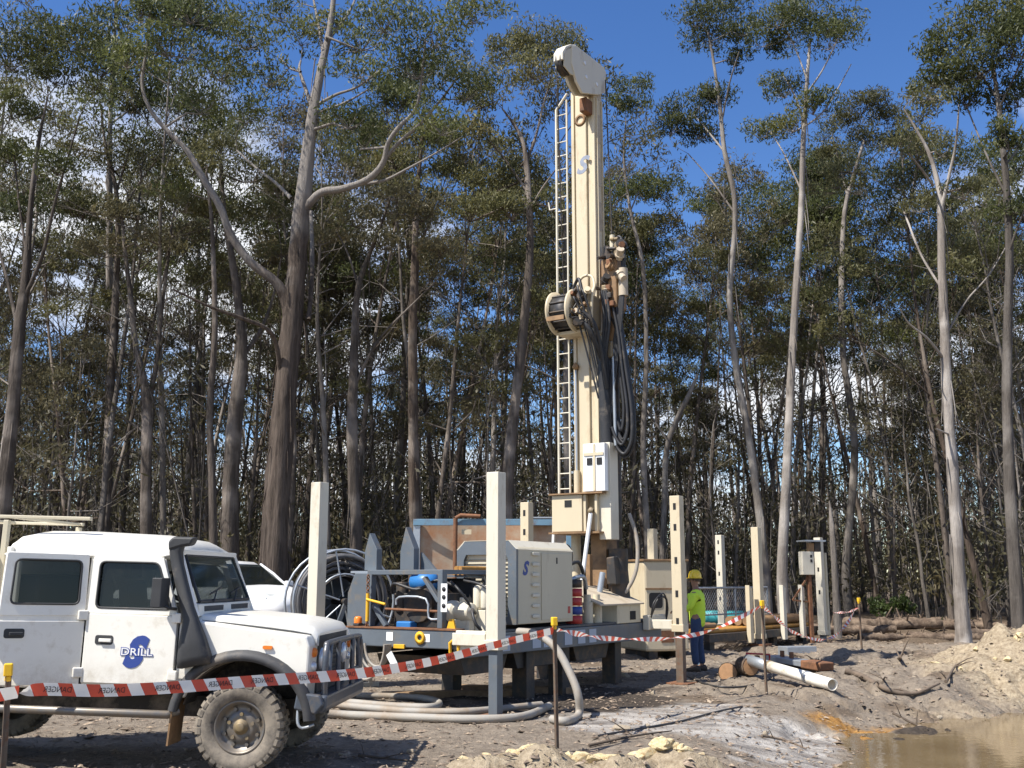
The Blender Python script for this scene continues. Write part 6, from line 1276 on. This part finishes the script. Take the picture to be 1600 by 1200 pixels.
def tape(label, pts, w, twist, seed, words=False):
    """thin ribbon along pts; twist(t) tilts it about its length"""
    sp = smooth_path(pts, 14); rd = random.Random(seed); n = len(sp); s = 0.0; V = []; U = []; F = []; fr = []
    for i, p in enumerate(sp):
        if i: s += (p-sp[i-1]).length
        t = (sp[min(i+1, n-1)]-sp[max(i-1, 0)]).normalized(); side = Vector((0, 0, 1)); nrm = t.cross(side).normalized(); side = nrm.cross(t).normalized()
        a = twist(i/(n-1)); e = side*math.cos(a)+nrm*math.sin(a); nn = nrm*math.cos(a)-side*math.sin(a)
        b = w*(0.10*math.sin(s*5+seed)+0.10*math.sin(s*13+1)+0.08*math.sin(s*29))
        for k in (-1, 0, 1): V.append(p+e*w/2*k+nn*(b if k == 0 else 0)*0.35); U.append((s, (k+1)/2))
        fr.append((p, t, e, nn, s))
        if i:
            q = 3*i
            for k in (0, 1): F.append((q-3+k, q+k, q+k+1, q-2+k))
    me = bpy.data.meshes.new('barrier_tape'); me.from_pydata(V, [], F); uvl = me.uv_layers.new(name='UVMap')
    for l in me.loops: uvl.data[l.index].uv = U[l.vertex_index]
    for p in me.polygons: p.use_smooth = True
    me.materials.append(M['tape']); o = bpy.data.objects.new('barrier_tape', me); COL.objects.link(o); tag(o, label, 'tape')
    if words:
        k = 0
        for i in range(1, n-1):
            p, t, e, nn, s = fr[i]
            if s > k*0.38+0.23:
                k += 1
                f = nn if nn.y < 0 else -nn; X = t; Z = f; Yv = Z.cross(X); Mx = Matrix((X, Yv, Z)).transposed().to_euler()
                to = text_mesh('tape_word', 'DANGER', 0.055, 'ink', o, p+f*(0.006+w*0.05), Mx, 0.0003, mirror=True, sx=0.85)
    return o
def seg(*q): return [P(a, b, c) for a, b, c in q]
tape('loose end of red and white tape leading away past the open rear door', seg((-90, 1100, 7.2), (0, 1086, 7.4), (29, 1081, 7.48)), 0.10, lambda t: 0.5*math.sin(2*t), 1)
tape('red and white DANGER tape stretched across the four-wheel-drive and its bull bar', seg((33, 1080, 7.49), (75, 1077, 7.62), (160, 1079, 7.82), (270, 1074, 8.12), (400, 1064, 8.5), (520, 1056, 8.95), (600, 1047, 9.35), (690, 1030, 9.85), (780, 1006, 10.3), (866, 985, 10.81)), 0.088, lambda t: 1.2*math.exp(-(t*22)**2)+0.12*math.sin(9*t)+0.75*max(0, t-0.4), 2, True)
tape('twisted red and white tape sagging across the rig trailer side', seg((870, 985, 10.85), (900, 990, 11.6), (940, 997, 12.6), (1000, 999, 13.6), (1060, 996, 14.6), (1120, 982, 15.3), (1188, 948, 16.28)), 0.06, lambda t: 16*t+0.6, 3)
tape('twisted red and white tape drooping low in front of the stanchions', seg((1192, 948, 16.32), (1215, 968, 17.6), (1240, 988, 18.8), (1285, 1000, 20.2), (1315, 985, 21.5), (1338, 950, 22.68)), 0.055, lambda t: 17*t, 4)
tape('short red and white tape trailing from the lone stake towards the logs', seg((1342, 949, 22.72), (1325, 956, 24.0), (1302, 957, 25.5)), 0.055, lambda t: 9*t, 5)

# ---- hoses on the ground
def ghose(name, label, px, r, m_, start=None, end=None, n=8, lift=0.0, cat='hose'):
    pts = []
    if start: pts += [Vector(q) for q in start]
    for (a, b) in px:
        pts.append(GH(a, b, r+lift))
    if end: pts += [Vector(q) for q in end]
    o = MB().tube(smooth_path(pts, 5), r, n).build(name, m_); tag(o, label, cat); return o
ghose('suction_hose', 'thick grey suction hose curving down from the rig and running along the ground', [(904, 1117), (884, 1127), (862, 1124)], 0.05, 'hose_grey', [P(810, 987, 14.0), P(838, 991, 13.75), P(868, 1012, 13.55), P(890, 1050, 13.4), P(903, 1085, 13.3)])
ghose('suction_hose', 'thick grey hose lying nearest the tape, bending round below the jack leg', [(858, 1103), (815, 1120), (740, 1124), (640, 1121), (540, 1117), (470, 1113), (390, 1106)], 0.05, 'hose_grey')
ghose('suction_hose', 'thick grey hose passing the foot of the front jack leg', [(846, 1101), (790, 1107), (730, 1112), (650, 1112), (590, 1108), (520, 1101)], 0.045, 'hose_grey')
ghose('suction_hose', 'brown dusty hose doubled back in a tight bend on the ground', [(480, 1086), (560, 1087), (640, 1089), (678, 1094), (686, 1101), (665, 1105), (600, 1102), (540, 1097), (490, 1094)], 0.045, 'hose_grey')
ghose('ground_cable', 'dusty poly pipe lying under the side step of the four-wheel-drive', [(20, 1088), (60, 1096), (130, 1104), (210, 1109), (300, 1108)], 0.04, 'hose_grey')
ghose('ground_cable', 'thin black cable trailing across the pale drilling mud', [(1060, 1050), (1085, 1062), (1120, 1073), (1165, 1073), (1200, 1062), (1208, 1053)], 0.016, 'hose_black')
ghose('ground_cable', 'thin dark cable snaking over the mud below the stake', [(935, 1150), (990, 1140), (1060, 1128), (1120, 1112), (1160, 1104)], 0.012, 'hose_black')
def coil():
    o = Vector((-0.2, 13.4, 0)); Mx = Matrix.Translation(o) @ Matrix.Rotation(R(57), 4, 'Z'); root = thing('coiled_hose', 'thin brown hose hung in loose coils below the trailer end beam', 'hose', Mx @ Vector((-0.12, 1.9, 0.0)))
    for k in range(5):
        pts = []; rr = 0.22+0.03*k
        for j in range(17):
            a = math.pi*(0.0+j/16); pts.append(Mx @ Vector((-0.05-0.03*k, 1.85+0.03*k+rr*math.cos(a)*1.0, 0.80-rr*math.sin(a)*1.35))-root.location)
        MB().tube(pts, 0.018, 6).build('loop', 'hose_grey', root)
    MB().box(-0.02, -0.012, -0.05, 0.05, -0.10, 0.10, Matrix.Translation(Mx @ Vector((-0.25, 1.42, 0.62))-root.location) @ Matrix.Rotation(R(57), 4, 'Z') @ Matrix.Rotation(R(-35), 4, 'X')).build('tag', 'white_label', root)
coil()

# ---- pipe, timber chocks and frames by the pale mud
def chock(px, py, Y, l, r, rz, label, m_='sawn'):
    x = P(px, py, Y).x; g = G(x, Y); root = thing('timber_chock', label, 'timber', (x, Y, g), R(rz))
    c = MB(); rd = random.Random(int(px)); prof = [(r*rd.uniform(0.93, 1.06), t) for t in np.linspace(-l/2, l/2, 5)]; c.lathe(prof, (0, 0, r*0.95), (1, 0, 0), 14); c.build('bark', 'log', root)
    for s in (-1, 1): MB().lathe([(r*0.96, s*l/2), (r*0.5, s*(l/2+0.006)), (0.001, s*(l/2+0.008))], (0, 0, r*0.95), (1, 0, 0), 14).build('cut_face', m_, root)
    return root
chock(1143, 1040, 19.0, 0.42, 0.17, 60, 'short thick log block standing under the grey end of the pipe')
chock(1167, 1044, 18.7, 0.30, 0.15, -75, 'round cut log with an orange sawn face beside the pipe')
def pipe():
    a = P(1168, 1034, 18.7); b = GH(1301, 1071, 0.12); a.z = max(a.z, G(a.x, a.y)+0.25); root = thing('drain_pipe', 'long white plastic pipe with a grey upper end sloping down to the mud', 'pipe', (a.x, a.y, G(a.x, a.y))); o = root.location.copy(); d = (b-a).normalized(); L_ = (b-a).length; r = 0.088
    MB().lathe([(r-0.012, 0), (r, 0), (r, L_*0.30), (r-0.012, L_*0.30)], a-o, d, 20, close=True).build('grey_end', 'galv', root); MB().lathe([(r-0.012, L_*0.302), (r, L_*0.302), (r, L_), (r-0.012, L_)], a-o, d, 20, close=True).build('white_length', 'pvc_white', root)
    for t in (0.30, 0.74): MB().lathe([(r, L_*t-0.04), (r+0.008, L_*t-0.035), (r+0.008, L_*t+0.035), (r, L_*t+0.04)], a-o, d, 20).build('joint_band', 'hub' if t < 0.5 else 'galv', root)
    MB().lathe([(r-0.013, L_*0.98), (0.001, L_*0.97)], a-o, d, 16).build('pipe_bore', 'tan_roof', root)
pipe()
def beam():
    a = P(1205, 1022, 20.6); b = P(1278, 1046, 19.6); ga = G(a.x, a.y); root = thing('steel_ramp', 'grey steel loading ramp with a rusty end plate lying beside the white pipe', 'ramp', (a.x, a.y, ga)); a = Vector((0, 0, 0.22)); bb = Vector((b.x, b.y, G(b.x, b.y)+0.16))-root.location
    m = MB(); m.bar(a, bb, 0.34, 0.10); m.build('deck', 'galv', root, bevel=0.01); d = (bb-a).normalized()
    e = MB(); e.bar(bb-d*0.25, bb+d*0.22, 0.36, 0.14); e.build('end_plate', 'rusty', root, bevel=0.02); m = MB(); m.bar(a+Vector((0.1, 0, -0.12)), bb+Vector((0, 0, -0.12)), 0.08, 0.12); m.build('runner', 'dark_steel', root)
    for t in (0.25, 0.45): p = a.lerp(bb, t); MB().box(p.x-0.03, p.x+0.03, p.y-0.05, p.y+0.05, p.z+0.05, p.z+0.16).build('lug', 'rusty', root)
    p = P(1180, 1045, 20.2); g = G(p.x, p.y); r2 = thing('red_frame', 'small red steel frame standing behind the white pipe', 'frame', (p.x, p.y, g), R(12)); f = MB(); h = 0.42
    f.tube([(-0.22, 0, -0.02), (-0.16, 0, h), (0.30, 0, h-0.03), (0.26, 0, -0.02)], 0.022, 6); f.build('bars', 'red_part', r2)
    f = MB(); f.box(0.02, 0.08, -0.05, 0.05, 0.0, h-0.04); f.build('centre_post', 'rusty', r2)
    p = P(1245, 1002, 24.6); g = G(p.x, p.y); r3 = thing('steel_trough', 'low grey steel trough standing under the short stanchions', 'trough', (p.x, p.y, g), R(18)); MB().box(-0.38, 0.38, -0.2, 0.2, 0.12, 0.32).build('body', 'galv', r3, bevel=0.01); MB().box(-0.38, 0.38, -0.25, 0.25, -0.03, 0.115).build('base', 'dark_steel', r3)
    p = P(1140, 1022, 21.0); g = G(p.x, p.y); r4 = thing('mud_tray', 'shallow blue-grey steel tray on the ground by the pipe trailer', 'tray', (p.x, p.y, g), R(-10)); t = MB(); t.prism([(-0.65, 0.22), (-0.5, 0.02), (0.5, 0.02), (0.65, 0.16), (0.62, 0.19), (0.48, 0.06), (-0.48, 0.06), (-0.62, 0.24)], 'y', -0.3, 0.3); t.build('pan', 'blue_paint', r4, bevel=0.006)
    MB().box(-0.48, 0.48, -0.26, 0.26, 0.062, 0.09).build('sludge', 'tank_rust', r4)
beam()
for k, (px, py, Y, rz) in enumerate(((700, 1062, 15.8, 10), (800, 1052, 16.6, -12))):
    p = P(px, py, Y); g = G(p.x, p.y); o = MB().box(-0.95, 0.95, -0.1, 0.1, -0.03, 0.07).build('plank', 'timber', bevel=0.008); o.location = (p.x, p.y, g+0.02); o.rotation_euler = (0, 0, R(rz)); tag(o, ['weathered timber plank on the ground below the trailer end beam', 'weathered timber plank under the power pack side of the trailer'][k], 'plank')
# ------------------------------------------------------------------ the worker
def skin_mesh(name, joints, edges, mat_, parent, sub=2, root_i=0):
    me = bpy.data.meshes.new(name); me.from_pydata([j[0] for j in joints], edges, []); o = bpy.data.objects.new(name, me); COL.objects.link(o)
    md = o.modifiers.new('skin', 'SKIN'); md.use_smooth_shade = True
    for i, j in enumerate(joints):
        r = j[1]; sv = me.skin_vertices[0].data[i]; sv.radius = r if isinstance(r, tuple) else (r, r); sv.use_root = (i == root_i)
    s = o.modifiers.new('sub', 'SUBSURF'); s.levels = sub; s.render_levels = sub
    dg = bpy.context.evaluated_depsgraph_get(); m2 = bpy.data.meshes.new_from_object(o.evaluated_get(dg)); bpy.data.objects.remove(o); bpy.data.meshes.remove(me)
    m2.materials.clear(); m2.materials.append(M[mat_])
    for p in m2.polygons: p.use_smooth = True
    q = bpy.data.objects.new(name, m2); COL.objects.link(q); q.parent = parent; return q
def make_person():
    x, y = 3.43, 20.0; root = thing('person', 'person in yellow hard hat, lime shirt and blue jeans standing behind a jack leg', 'person', (x, y, G(x, y)), R(155))
    # local frame: faces +x (towards the rig), left = +y
    j = []; e = []
    def add(p, r, par=None):
        j.append((p, r)); i = len(j)-1
        if par is not None: e.append((par, i))
        return i
    # body: one continuous figure (legs, trunk, arms, neck, head)
    pel = add((0, 0, 0.95), (0.11, 0.09)); ch = add((0.01, 0, 1.22), (0.12, 0.09), pel); sh = add((0.0, 0, 1.42), (0.10, 0.09), ch); nk = add((0.02, 0, 1.50), 0.052, sh); jw = add((0.035, 0, 1.585), 0.072, nk); hd = add((0.03, 0, 1.66), (0.088, 0.078), jw); add((0.02, 0, 1.735), 0.06, hd)
    for s in (-1, 1):
        hip = add((0, s*0.09, 0.88), 0.088, pel); kn = add((0.03+0.02*s, s*0.11, 0.49), 0.058, hip); an = add((-0.01+0.03*s, s*0.12, 0.10), 0.043, kn); add((0.10+0.03*s, s*0.13, 0.05), 0.036, an)
        so = add((0, s*0.19, 1.40), 0.058, sh); el = add((0.06, s*0.25, 1.14), 0.043, so); wr = add((0.29, s*0.20, 1.08), 0.030, el)
        pm = add((0.36, s*0.19, 1.085), 0.030, wr)
        for k, (dy, ln) in enumerate(((-0.030, 0.065), (-0.010, 0.075), (0.010, 0.072), (0.028, 0.06))):
            a = add((0.40, s*0.19+dy, 1.085), 0.011, pm); b = add((0.40+ln*0.7, s*0.19+dy, 1.06), 0.009, a); add((0.40+ln*0.7, s*0.19+dy, 1.03), 0.008, b)
        t = add((0.36, s*0.19-s*0.042, 1.07), 0.012, pm); add((0.41, s*0.19-s*0.055, 1.05), 0.010, t)
    skin_mesh('body', j, e, 'skin', root, 2)
    f = MB(); f.lathe([(0.012, 0), (0.016, 0.015), (0.006, 0.032)], (0.105, 0, 1.635), (1, 0, -0.3), 8); f.build('nose', 'skin', root)
    for s in (-1, 1):
        MB().lathe([(0.010, 0), (0.008, 0.005), (0.001, 0.007)], (0.108, s*0.032, 1.665), (1, 0, 0), 8).build('eye', 'ink', root); MB().lathe([(0.025, -0.006), (0.028, 0), (0.015, 0.008)], (0.02, s*0.085, 1.645), (0, s, 0), 10).build('ear', 'skin', root)
    MB().box(0.098, 0.106, -0.022, 0.022, 1.592, 1.600).build('mouth', 'rusty', root); MB().lathe([(0.086, 0), (0.092, 0.05), (0.09, 0.08)], (0.005, 0, 1.62), (0, 0, 1), 16).build('hair', 'boot', root)
    # clothes
    j = []; e = []
    pel = add((0, 0, 0.76), (0.15, 0.135)); c0 = add((0.0, 0, 1.08), (0.17, 0.145), pel); ch = add((0.01, 0, 1.25), (0.18, 0.15), c0); sh = add((0.0, 0, 1.40), (0.13, 0.11), ch); add((0.015, 0, 1.475), (0.075, 0.07), sh)
    for s in (-1, 1): so = add((0, s*0.19, 1.395), 0.082, sh); el = add((0.055, s*0.255, 1.15), 0.066, so); add((0.23, s*0.215, 1.085), 0.050, el)
    skin_mesh('shirt', j, e, 'hivis', root, 2)
    j = []; e = []
    top = add((0, 0, 1.04), (0.125, 0.11)); pel = add((0, 0, 0.93), (0.14, 0.125), top)
    for s in (-1, 1): hip = add((0, s*0.09, 0.84), 0.108, pel); kn = add((0.03+0.02*s, s*0.11, 0.49), 0.078, hip); add((-0.01+0.03*s, s*0.12, 0.11), 0.068, kn)
    skin_mesh('jeans', j, e, 'denim', root, 2)
    for s in (-1, 1):
        b = MB(); secs = []; ox, oy = -0.01+0.03*s, s*0.12
        for dx, w, h in ((-0.08, 0.03, 0.07), (-0.05, 0.045, 0.11), (0.02, 0.05, 0.11), (0.10, 0.05, 0.075), (0.17, 0.045, 0.06), (0.20, 0.02, 0.04)): secs.append([(ox+dx, oy-w, 0.0), (ox+dx, oy-w, h*0.6), (ox+dx, oy-w*0.6, h), (ox+dx, oy+w*0.6, h), (ox+dx, oy+w, h*0.6), (ox+dx, oy+w, 0.0)])
        loft(b, secs); b.build('boot', 'boot', root)
    hm = MB(); hm.lathe([(0.001, 0.165), (0.05, 0.158), (0.09, 0.13), (0.115, 0.08), (0.122, 0.02), (0.122, 0.0), (0.118, 0.0)], (0.022, 0, 1.675), (0, 0, 1), 24); ho = hm.build('hard_hat', 'helmet', root)
    b = MB(); b.prism([(0.05, 0.10), (0.13, 0.085), (0.175, 0.04), (0.175, -0.04), (0.13, -0.085), (0.05, -0.10)], 'z', 1.677, 1.685); b.lathe([(0.117, 0.0), (0.138, -0.004), (0.138, 0.002), (0.117, 0.010)], (0.022, 0, 1.68), (0, 0, 1), 24, close=True); b.build('brim', 'helmet', ho)
make_person()
# ------------------------------------------------------------------ clods, logs, branches, litter
def rock_mesh(seed, m_, name='clod'):
    bm = bmesh.new(); bmesh.ops.create_icosphere(bm, subdivisions=2, radius=1.0); rd = random.Random(seed); pl = [(Vector((rd.gauss(0, 1), rd.gauss(0, 1), rd.gauss(0, 1))).normalized(), rd.uniform(0.42, 0.85)) for _ in range(14)]
    for v in bm.verts:
        for n, d in pl:
            k = v.co.dot(n)-d
            if k > 0: v.co -= n*k*0.9
        v.co *= 1+rd.uniform(-0.07, 0.07)
    me = bpy.data.meshes.new(name); bm.to_mesh(me); bm.free(); me.materials.append(M[m_]); return me
CL = [rock_mesh(s, 'clod') for s in range(5)]; ST = [rock_mesh(20+s, 'stone') for s in range(4)]
def scatter():
    rd = random.Random(8)
    def spot(x, y):
        if y < 12: return 'in front of the rig, near the clay heap' if x > -0.5 else 'in front of the four-wheel-drive'
        if x < 0.5: return 'beside the rig hoses'
        if x < 3.5: return 'by the rig trailer side' if y > 15 else 'on the pale drilling mud'
        return 'around the white pipe' if x < 5.5 else 'on the bank beside the spoil mound'
    def put(me, x, y, s, name, label, cat, grp, sink=0.5):
        o = bpy.data.objects.new(name, me); COL.objects.link(o); sx, sy, sz = s*rd.uniform(0.8, 1.4), s*rd.uniform(0.7, 1.1), s*rd.uniform(0.5, 0.85); o.scale = (sx, sy, sz); o.location = (x, y, G(x, y)+sz*(0.8-sink)); o.rotation_euler = (rd.uniform(-0.3, 0.3), rd.uniform(-0.3, 0.3), rd.uniform(0, 6.28)); tag(o, label, cat, grp)
    for k in range(110):
        x = rd.gauss(0.35, 0.75); y = 8.72+abs(rd.gauss(0, 0.16))+0.05*abs(x-0.3); s = rd.choice((0.02, 0.025, 0.03, 0.045, 0.06, 0.09, 0.12)) if abs(x-0.2) < 1.2 else 0.03
        put(rd.choice(CL), x, y, s, 'clay_clod', 'pale yellow clay clod on the low heap in front of the tape', 'clod', 'pale clay clods of the front heap')
    for k in range(34):
        a = rd.uniform(0, 6.28); r = rd.uniform(0.2, 1.9); x = 9.1+1.2*r*math.cos(a); y = 18.9+0.8*r*math.sin(a)
        if pond_d(x, y) < 0.2: continue
        put(rd.choice(CL), x, y, rd.choice((0.04, 0.05, 0.07, 0.10)), 'spoil_lump', 'tan lump of soil on the spoil mound beside the pond', 'clod', 'lumps on the spoil mound')
    c = 0
    while c < 70:
        x = rd.uniform(-3, 8.5); y = rd.uniform(9.2, 22)
        if pond_d(np.array([x]), np.array([y]))[0] < 0.25: continue
        c += 1; put(rd.choice(ST), x, y, rd.choice((0.025, 0.03, 0.04, 0.055, 0.08)), 'stone', 'small dusty stone '+spot(x, y), 'stone', 'stones on the clearing floor', 0.25)
scatter()
def log(px, py, Y, L_, r, rz, label, seed, m_='log', tilt=0.0):
    x = P(px, py, Y).x; rd = random.Random(seed); o = MB(); n = 9; pts = []; rr = []
    for i in range(n+1): t = i/n-0.5; pts.append(Vector((t*L_, rd.gauss(0, r*0.15), rd.gauss(0, r*0.1)+t*L_*tilt))); rr.append(r*rd.uniform(0.85, 1.12)*(1-0.25*i/n))
    o.tube(smooth_path(pts, 3), [rr[min(i//3, n)]*rd.uniform(0.93, 1.07) for i in range(3*n+1)], 11)
    for i in range(len(o.v)): o.v[i] = tuple(Vector(o.v[i])+Vector((0, rd.gauss(0, 1), rd.gauss(0, 1)))*r*0.07)
    for k in range(5): t = rd.uniform(-0.45, 0.45)*L_; d = Vector((rd.gauss(0, 0.3), rd.gauss(0, 0.5), rd.uniform(0.3, 1))).normalized(); o.tube([(t, 0, 0), Vector((t, 0, 0))+d*r*rd.uniform(1.4, 3.0)], [r*0.25, r*0.08], 5)
    ob = o.build('fallen_log', m_); ob.location = (x, Y, G(x, Y)+r*0.75); ob.rotation_euler = (0, 0, R(rz)); tag(ob, label, 'log')
log(1330, 985, 31.0, 2.6, 0.16, 4, 'peeled log butting the far end of the log row beyond the lone stake', 1); log(1385, 985, 32.0, 3.2, 0.20, -3, 'thick dark fallen log in the row at the forest edge', 2); log(1450, 985, 33, 3.6, 0.17, 6, 'long brown fallen log ending behind the spoil mound', 3)
log(1520, 978, 32.2, 3.8, 0.15, -4, 'slim grey fallen log lying behind the spoil mound', 4); log(1400, 992, 30, 2.2, 0.12, 12, 'thin fallen log lying in front of the thick dark log', 5); log(1475, 990, 29.8, 2.0, 0.13, -14, 'short splintered log leaning across the row of logs', 6)
log(1560, 985, 30.5, 2.6, 0.16, 20, 'fallen log partly hidden by the top of the spoil mound', 7)
def branch(pts, r, label, seed, twigs=4):
    rd = random.Random(seed); W_ = []
    for (a, b, lift) in pts:
        W_.append(GH(a, b, lift))
    sp = smooth_path(W_, 4); n = len(sp); m = MB(); m.tube(sp, [r*(1-0.7*i/n) for i in range(n)], 6)
    for k in range(twigs):
        i = rd.randint(1, n-2); d = Vector((rd.gauss(0, 1), rd.gauss(0, 1), rd.uniform(0.1, 0.9))).normalized()*rd.uniform(0.12, 0.4); m.tube([sp[i], sp[i]+d*0.6+Vector((0, 0, 0.02)), sp[i]+d], [r*0.45, r*0.3, r*0.1], 4)
    tag(m.build('fallen_branch', 'stick'), label, 'branch')
branch([(1320, 1048, 0.06), (1345, 1058, 0.05), (1375, 1072, 0.04), (1400, 1082, 0.03), (1430, 1084, 0.04), (1450, 1076, 0.05), (1468, 1068, 0.08)], 0.055, 'curved black branch lying on the bank between the pipe and the spoil mound', 1)
branch([(1478, 1066, 0.03), (1487, 1050, 0.03), (1494, 1038, 0.03)], 0.03, 'dark branch lying at the foot of the spoil mound', 2); branch([(1395, 1115, 0.02), (1425, 1130, 0.03), (1450, 1140, 0.02)], 0.022, 'thin stick lying on the damp edge of the pond', 3, 2)
branch([(1380, 1062, -0.02), (1381, 1061, 0.15), (1383, 1058, 0.32)], 0.02, 'upright twig stuck in the bank above the curved branch', 4, 2); branch([(1405, 1030, -0.02), (1406, 1029, 0.1), (1408, 1027, 0.2)], 0.05, 'charred stump splinter standing on the open bank', 5, 2)
branch([(1190, 1150, 0.02), (1230, 1158, 0.02), (1260, 1170, 0.02)], 0.018, 'thin stick on the lower bank below the orange clay streak', 6, 2); branch([(560, 1180, 0.02), (610, 1186, 0.02), (650, 1190, 0.02)], 0.014, 'thin stick lying on the dirt beside the shadow of the front wheel', 7, 2)
branch([(920, 1165, 0.02), (990, 1150, 0.03), (1050, 1142, 0.02)], 0.016, 'long thin stick lying on dirt beyond the clay heap', 8, 3); branch([(1240, 1022, 0.03), (1270, 1030, 0.03), (1310, 1040, 0.02)], 0.03, 'knobbly grey root lying between the ramp and the curved branch', 9, 4)
# bush at the forest edge
def bush():
    p = P(1392, 955, 34.0); T = Tree(501); T.leaf = (0.13, 0.05); root = thing('green_bush', 'small bright green bush at the forest edge behind the log row', 'bush', (p.x, p.y, G(p.x, p.y)))
    for k in range(9): a = k*0.7; q = Vector((0.5*math.cos(a), 0.3*math.sin(a), 0.42+0.15*math.sin(k*2))); T.limb([Vector((0, 0, -0.05)), q*0.6, q], [0.02, 0.014, 0.006], 4); T.clump(q, 0.3, 0.28, 150)
    T.w.build('stem', 'bark_brown', root, fix=False); V = np.concatenate(T.LV); np_mesh('foliage', V, np.arange(len(V)).reshape(-1, 4), 'leaf_bush', root)
bush()
# bark litter, twigs and grit that nobody could count
def litter():
    g = np.random.default_rng(33); n = 34000; x = g.uniform(-7, 11, n); y = 8+g.random(n)**1.4*24; d = pond_d(x, y); k = d > 0.15; x, y = x[k], y[k]; z = gz(x, y)
    n = len(x); a = g.uniform(0, 6.28, n); l = g.gamma(1.6, 0.012, n)+0.008; w = l*g.uniform(0.12, 0.55, n); t = g.normal(0, 0.18, n)
    ux = np.stack([np.cos(a), np.sin(a), t], 1); vx = np.stack([-np.sin(a), np.cos(a), g.normal(0, 0.25, n)], 1); p = np.stack([x, y, z+0.012], 1)
    V = np.stack([p-ux*l[:, None], p-vx*w[:, None], p+ux*l[:, None], p+vx*w[:, None], p+np.array([0, 0, 1.0])*(w*0.7)[:, None]], 1).reshape(-1, 3); b = (np.arange(n)*5)[:, None]
    F = np.concatenate([b+np.array([[0, 1, 4]]), b+np.array([[1, 2, 4]]), b+np.array([[2, 3, 4]]), b+np.array([[3, 0, 4]])], 0); o = np_mesh('ground_litter', V, F, 'litter'); tag(o, 'bark chips, twigs and grit strewn over the churned ground', 'litter', kind='stuff')
def litter_mat():
    m = bpy.data.materials.new('litter'); m.use_nodes = True; t = m.node_tree; N = t.nodes; L = t.links; b = N['Principled BSDF']; b.inputs['Roughness'].default_value = 0.95; co = N.new('ShaderNodeTexCoord'); n = N.new('ShaderNodeTexNoise'); n.inputs['Scale'].default_value = 6.0; n.inputs['Detail'].default_value = 4; n.inputs['Roughness'].default_value = 0.8; L.new(co.outputs['Object'], n.inputs[0])
    r = N.new('ShaderNodeValToRGB'); e = r.color_ramp.elements; e[0].position = 0.35; e[0].color = (0.05, 0.036, 0.026, 1); e[1].position = 0.7; e[1].color = (0.45, 0.36, 0.26, 1); q = e.new(0.5); q.color = (0.20, 0.15, 0.11, 1); L.new(n.outputs[0], r.inputs[0]); L.new(r.outputs[0], b.inputs['Base Color']); M['litter'] = m
litter_mat(); litter()
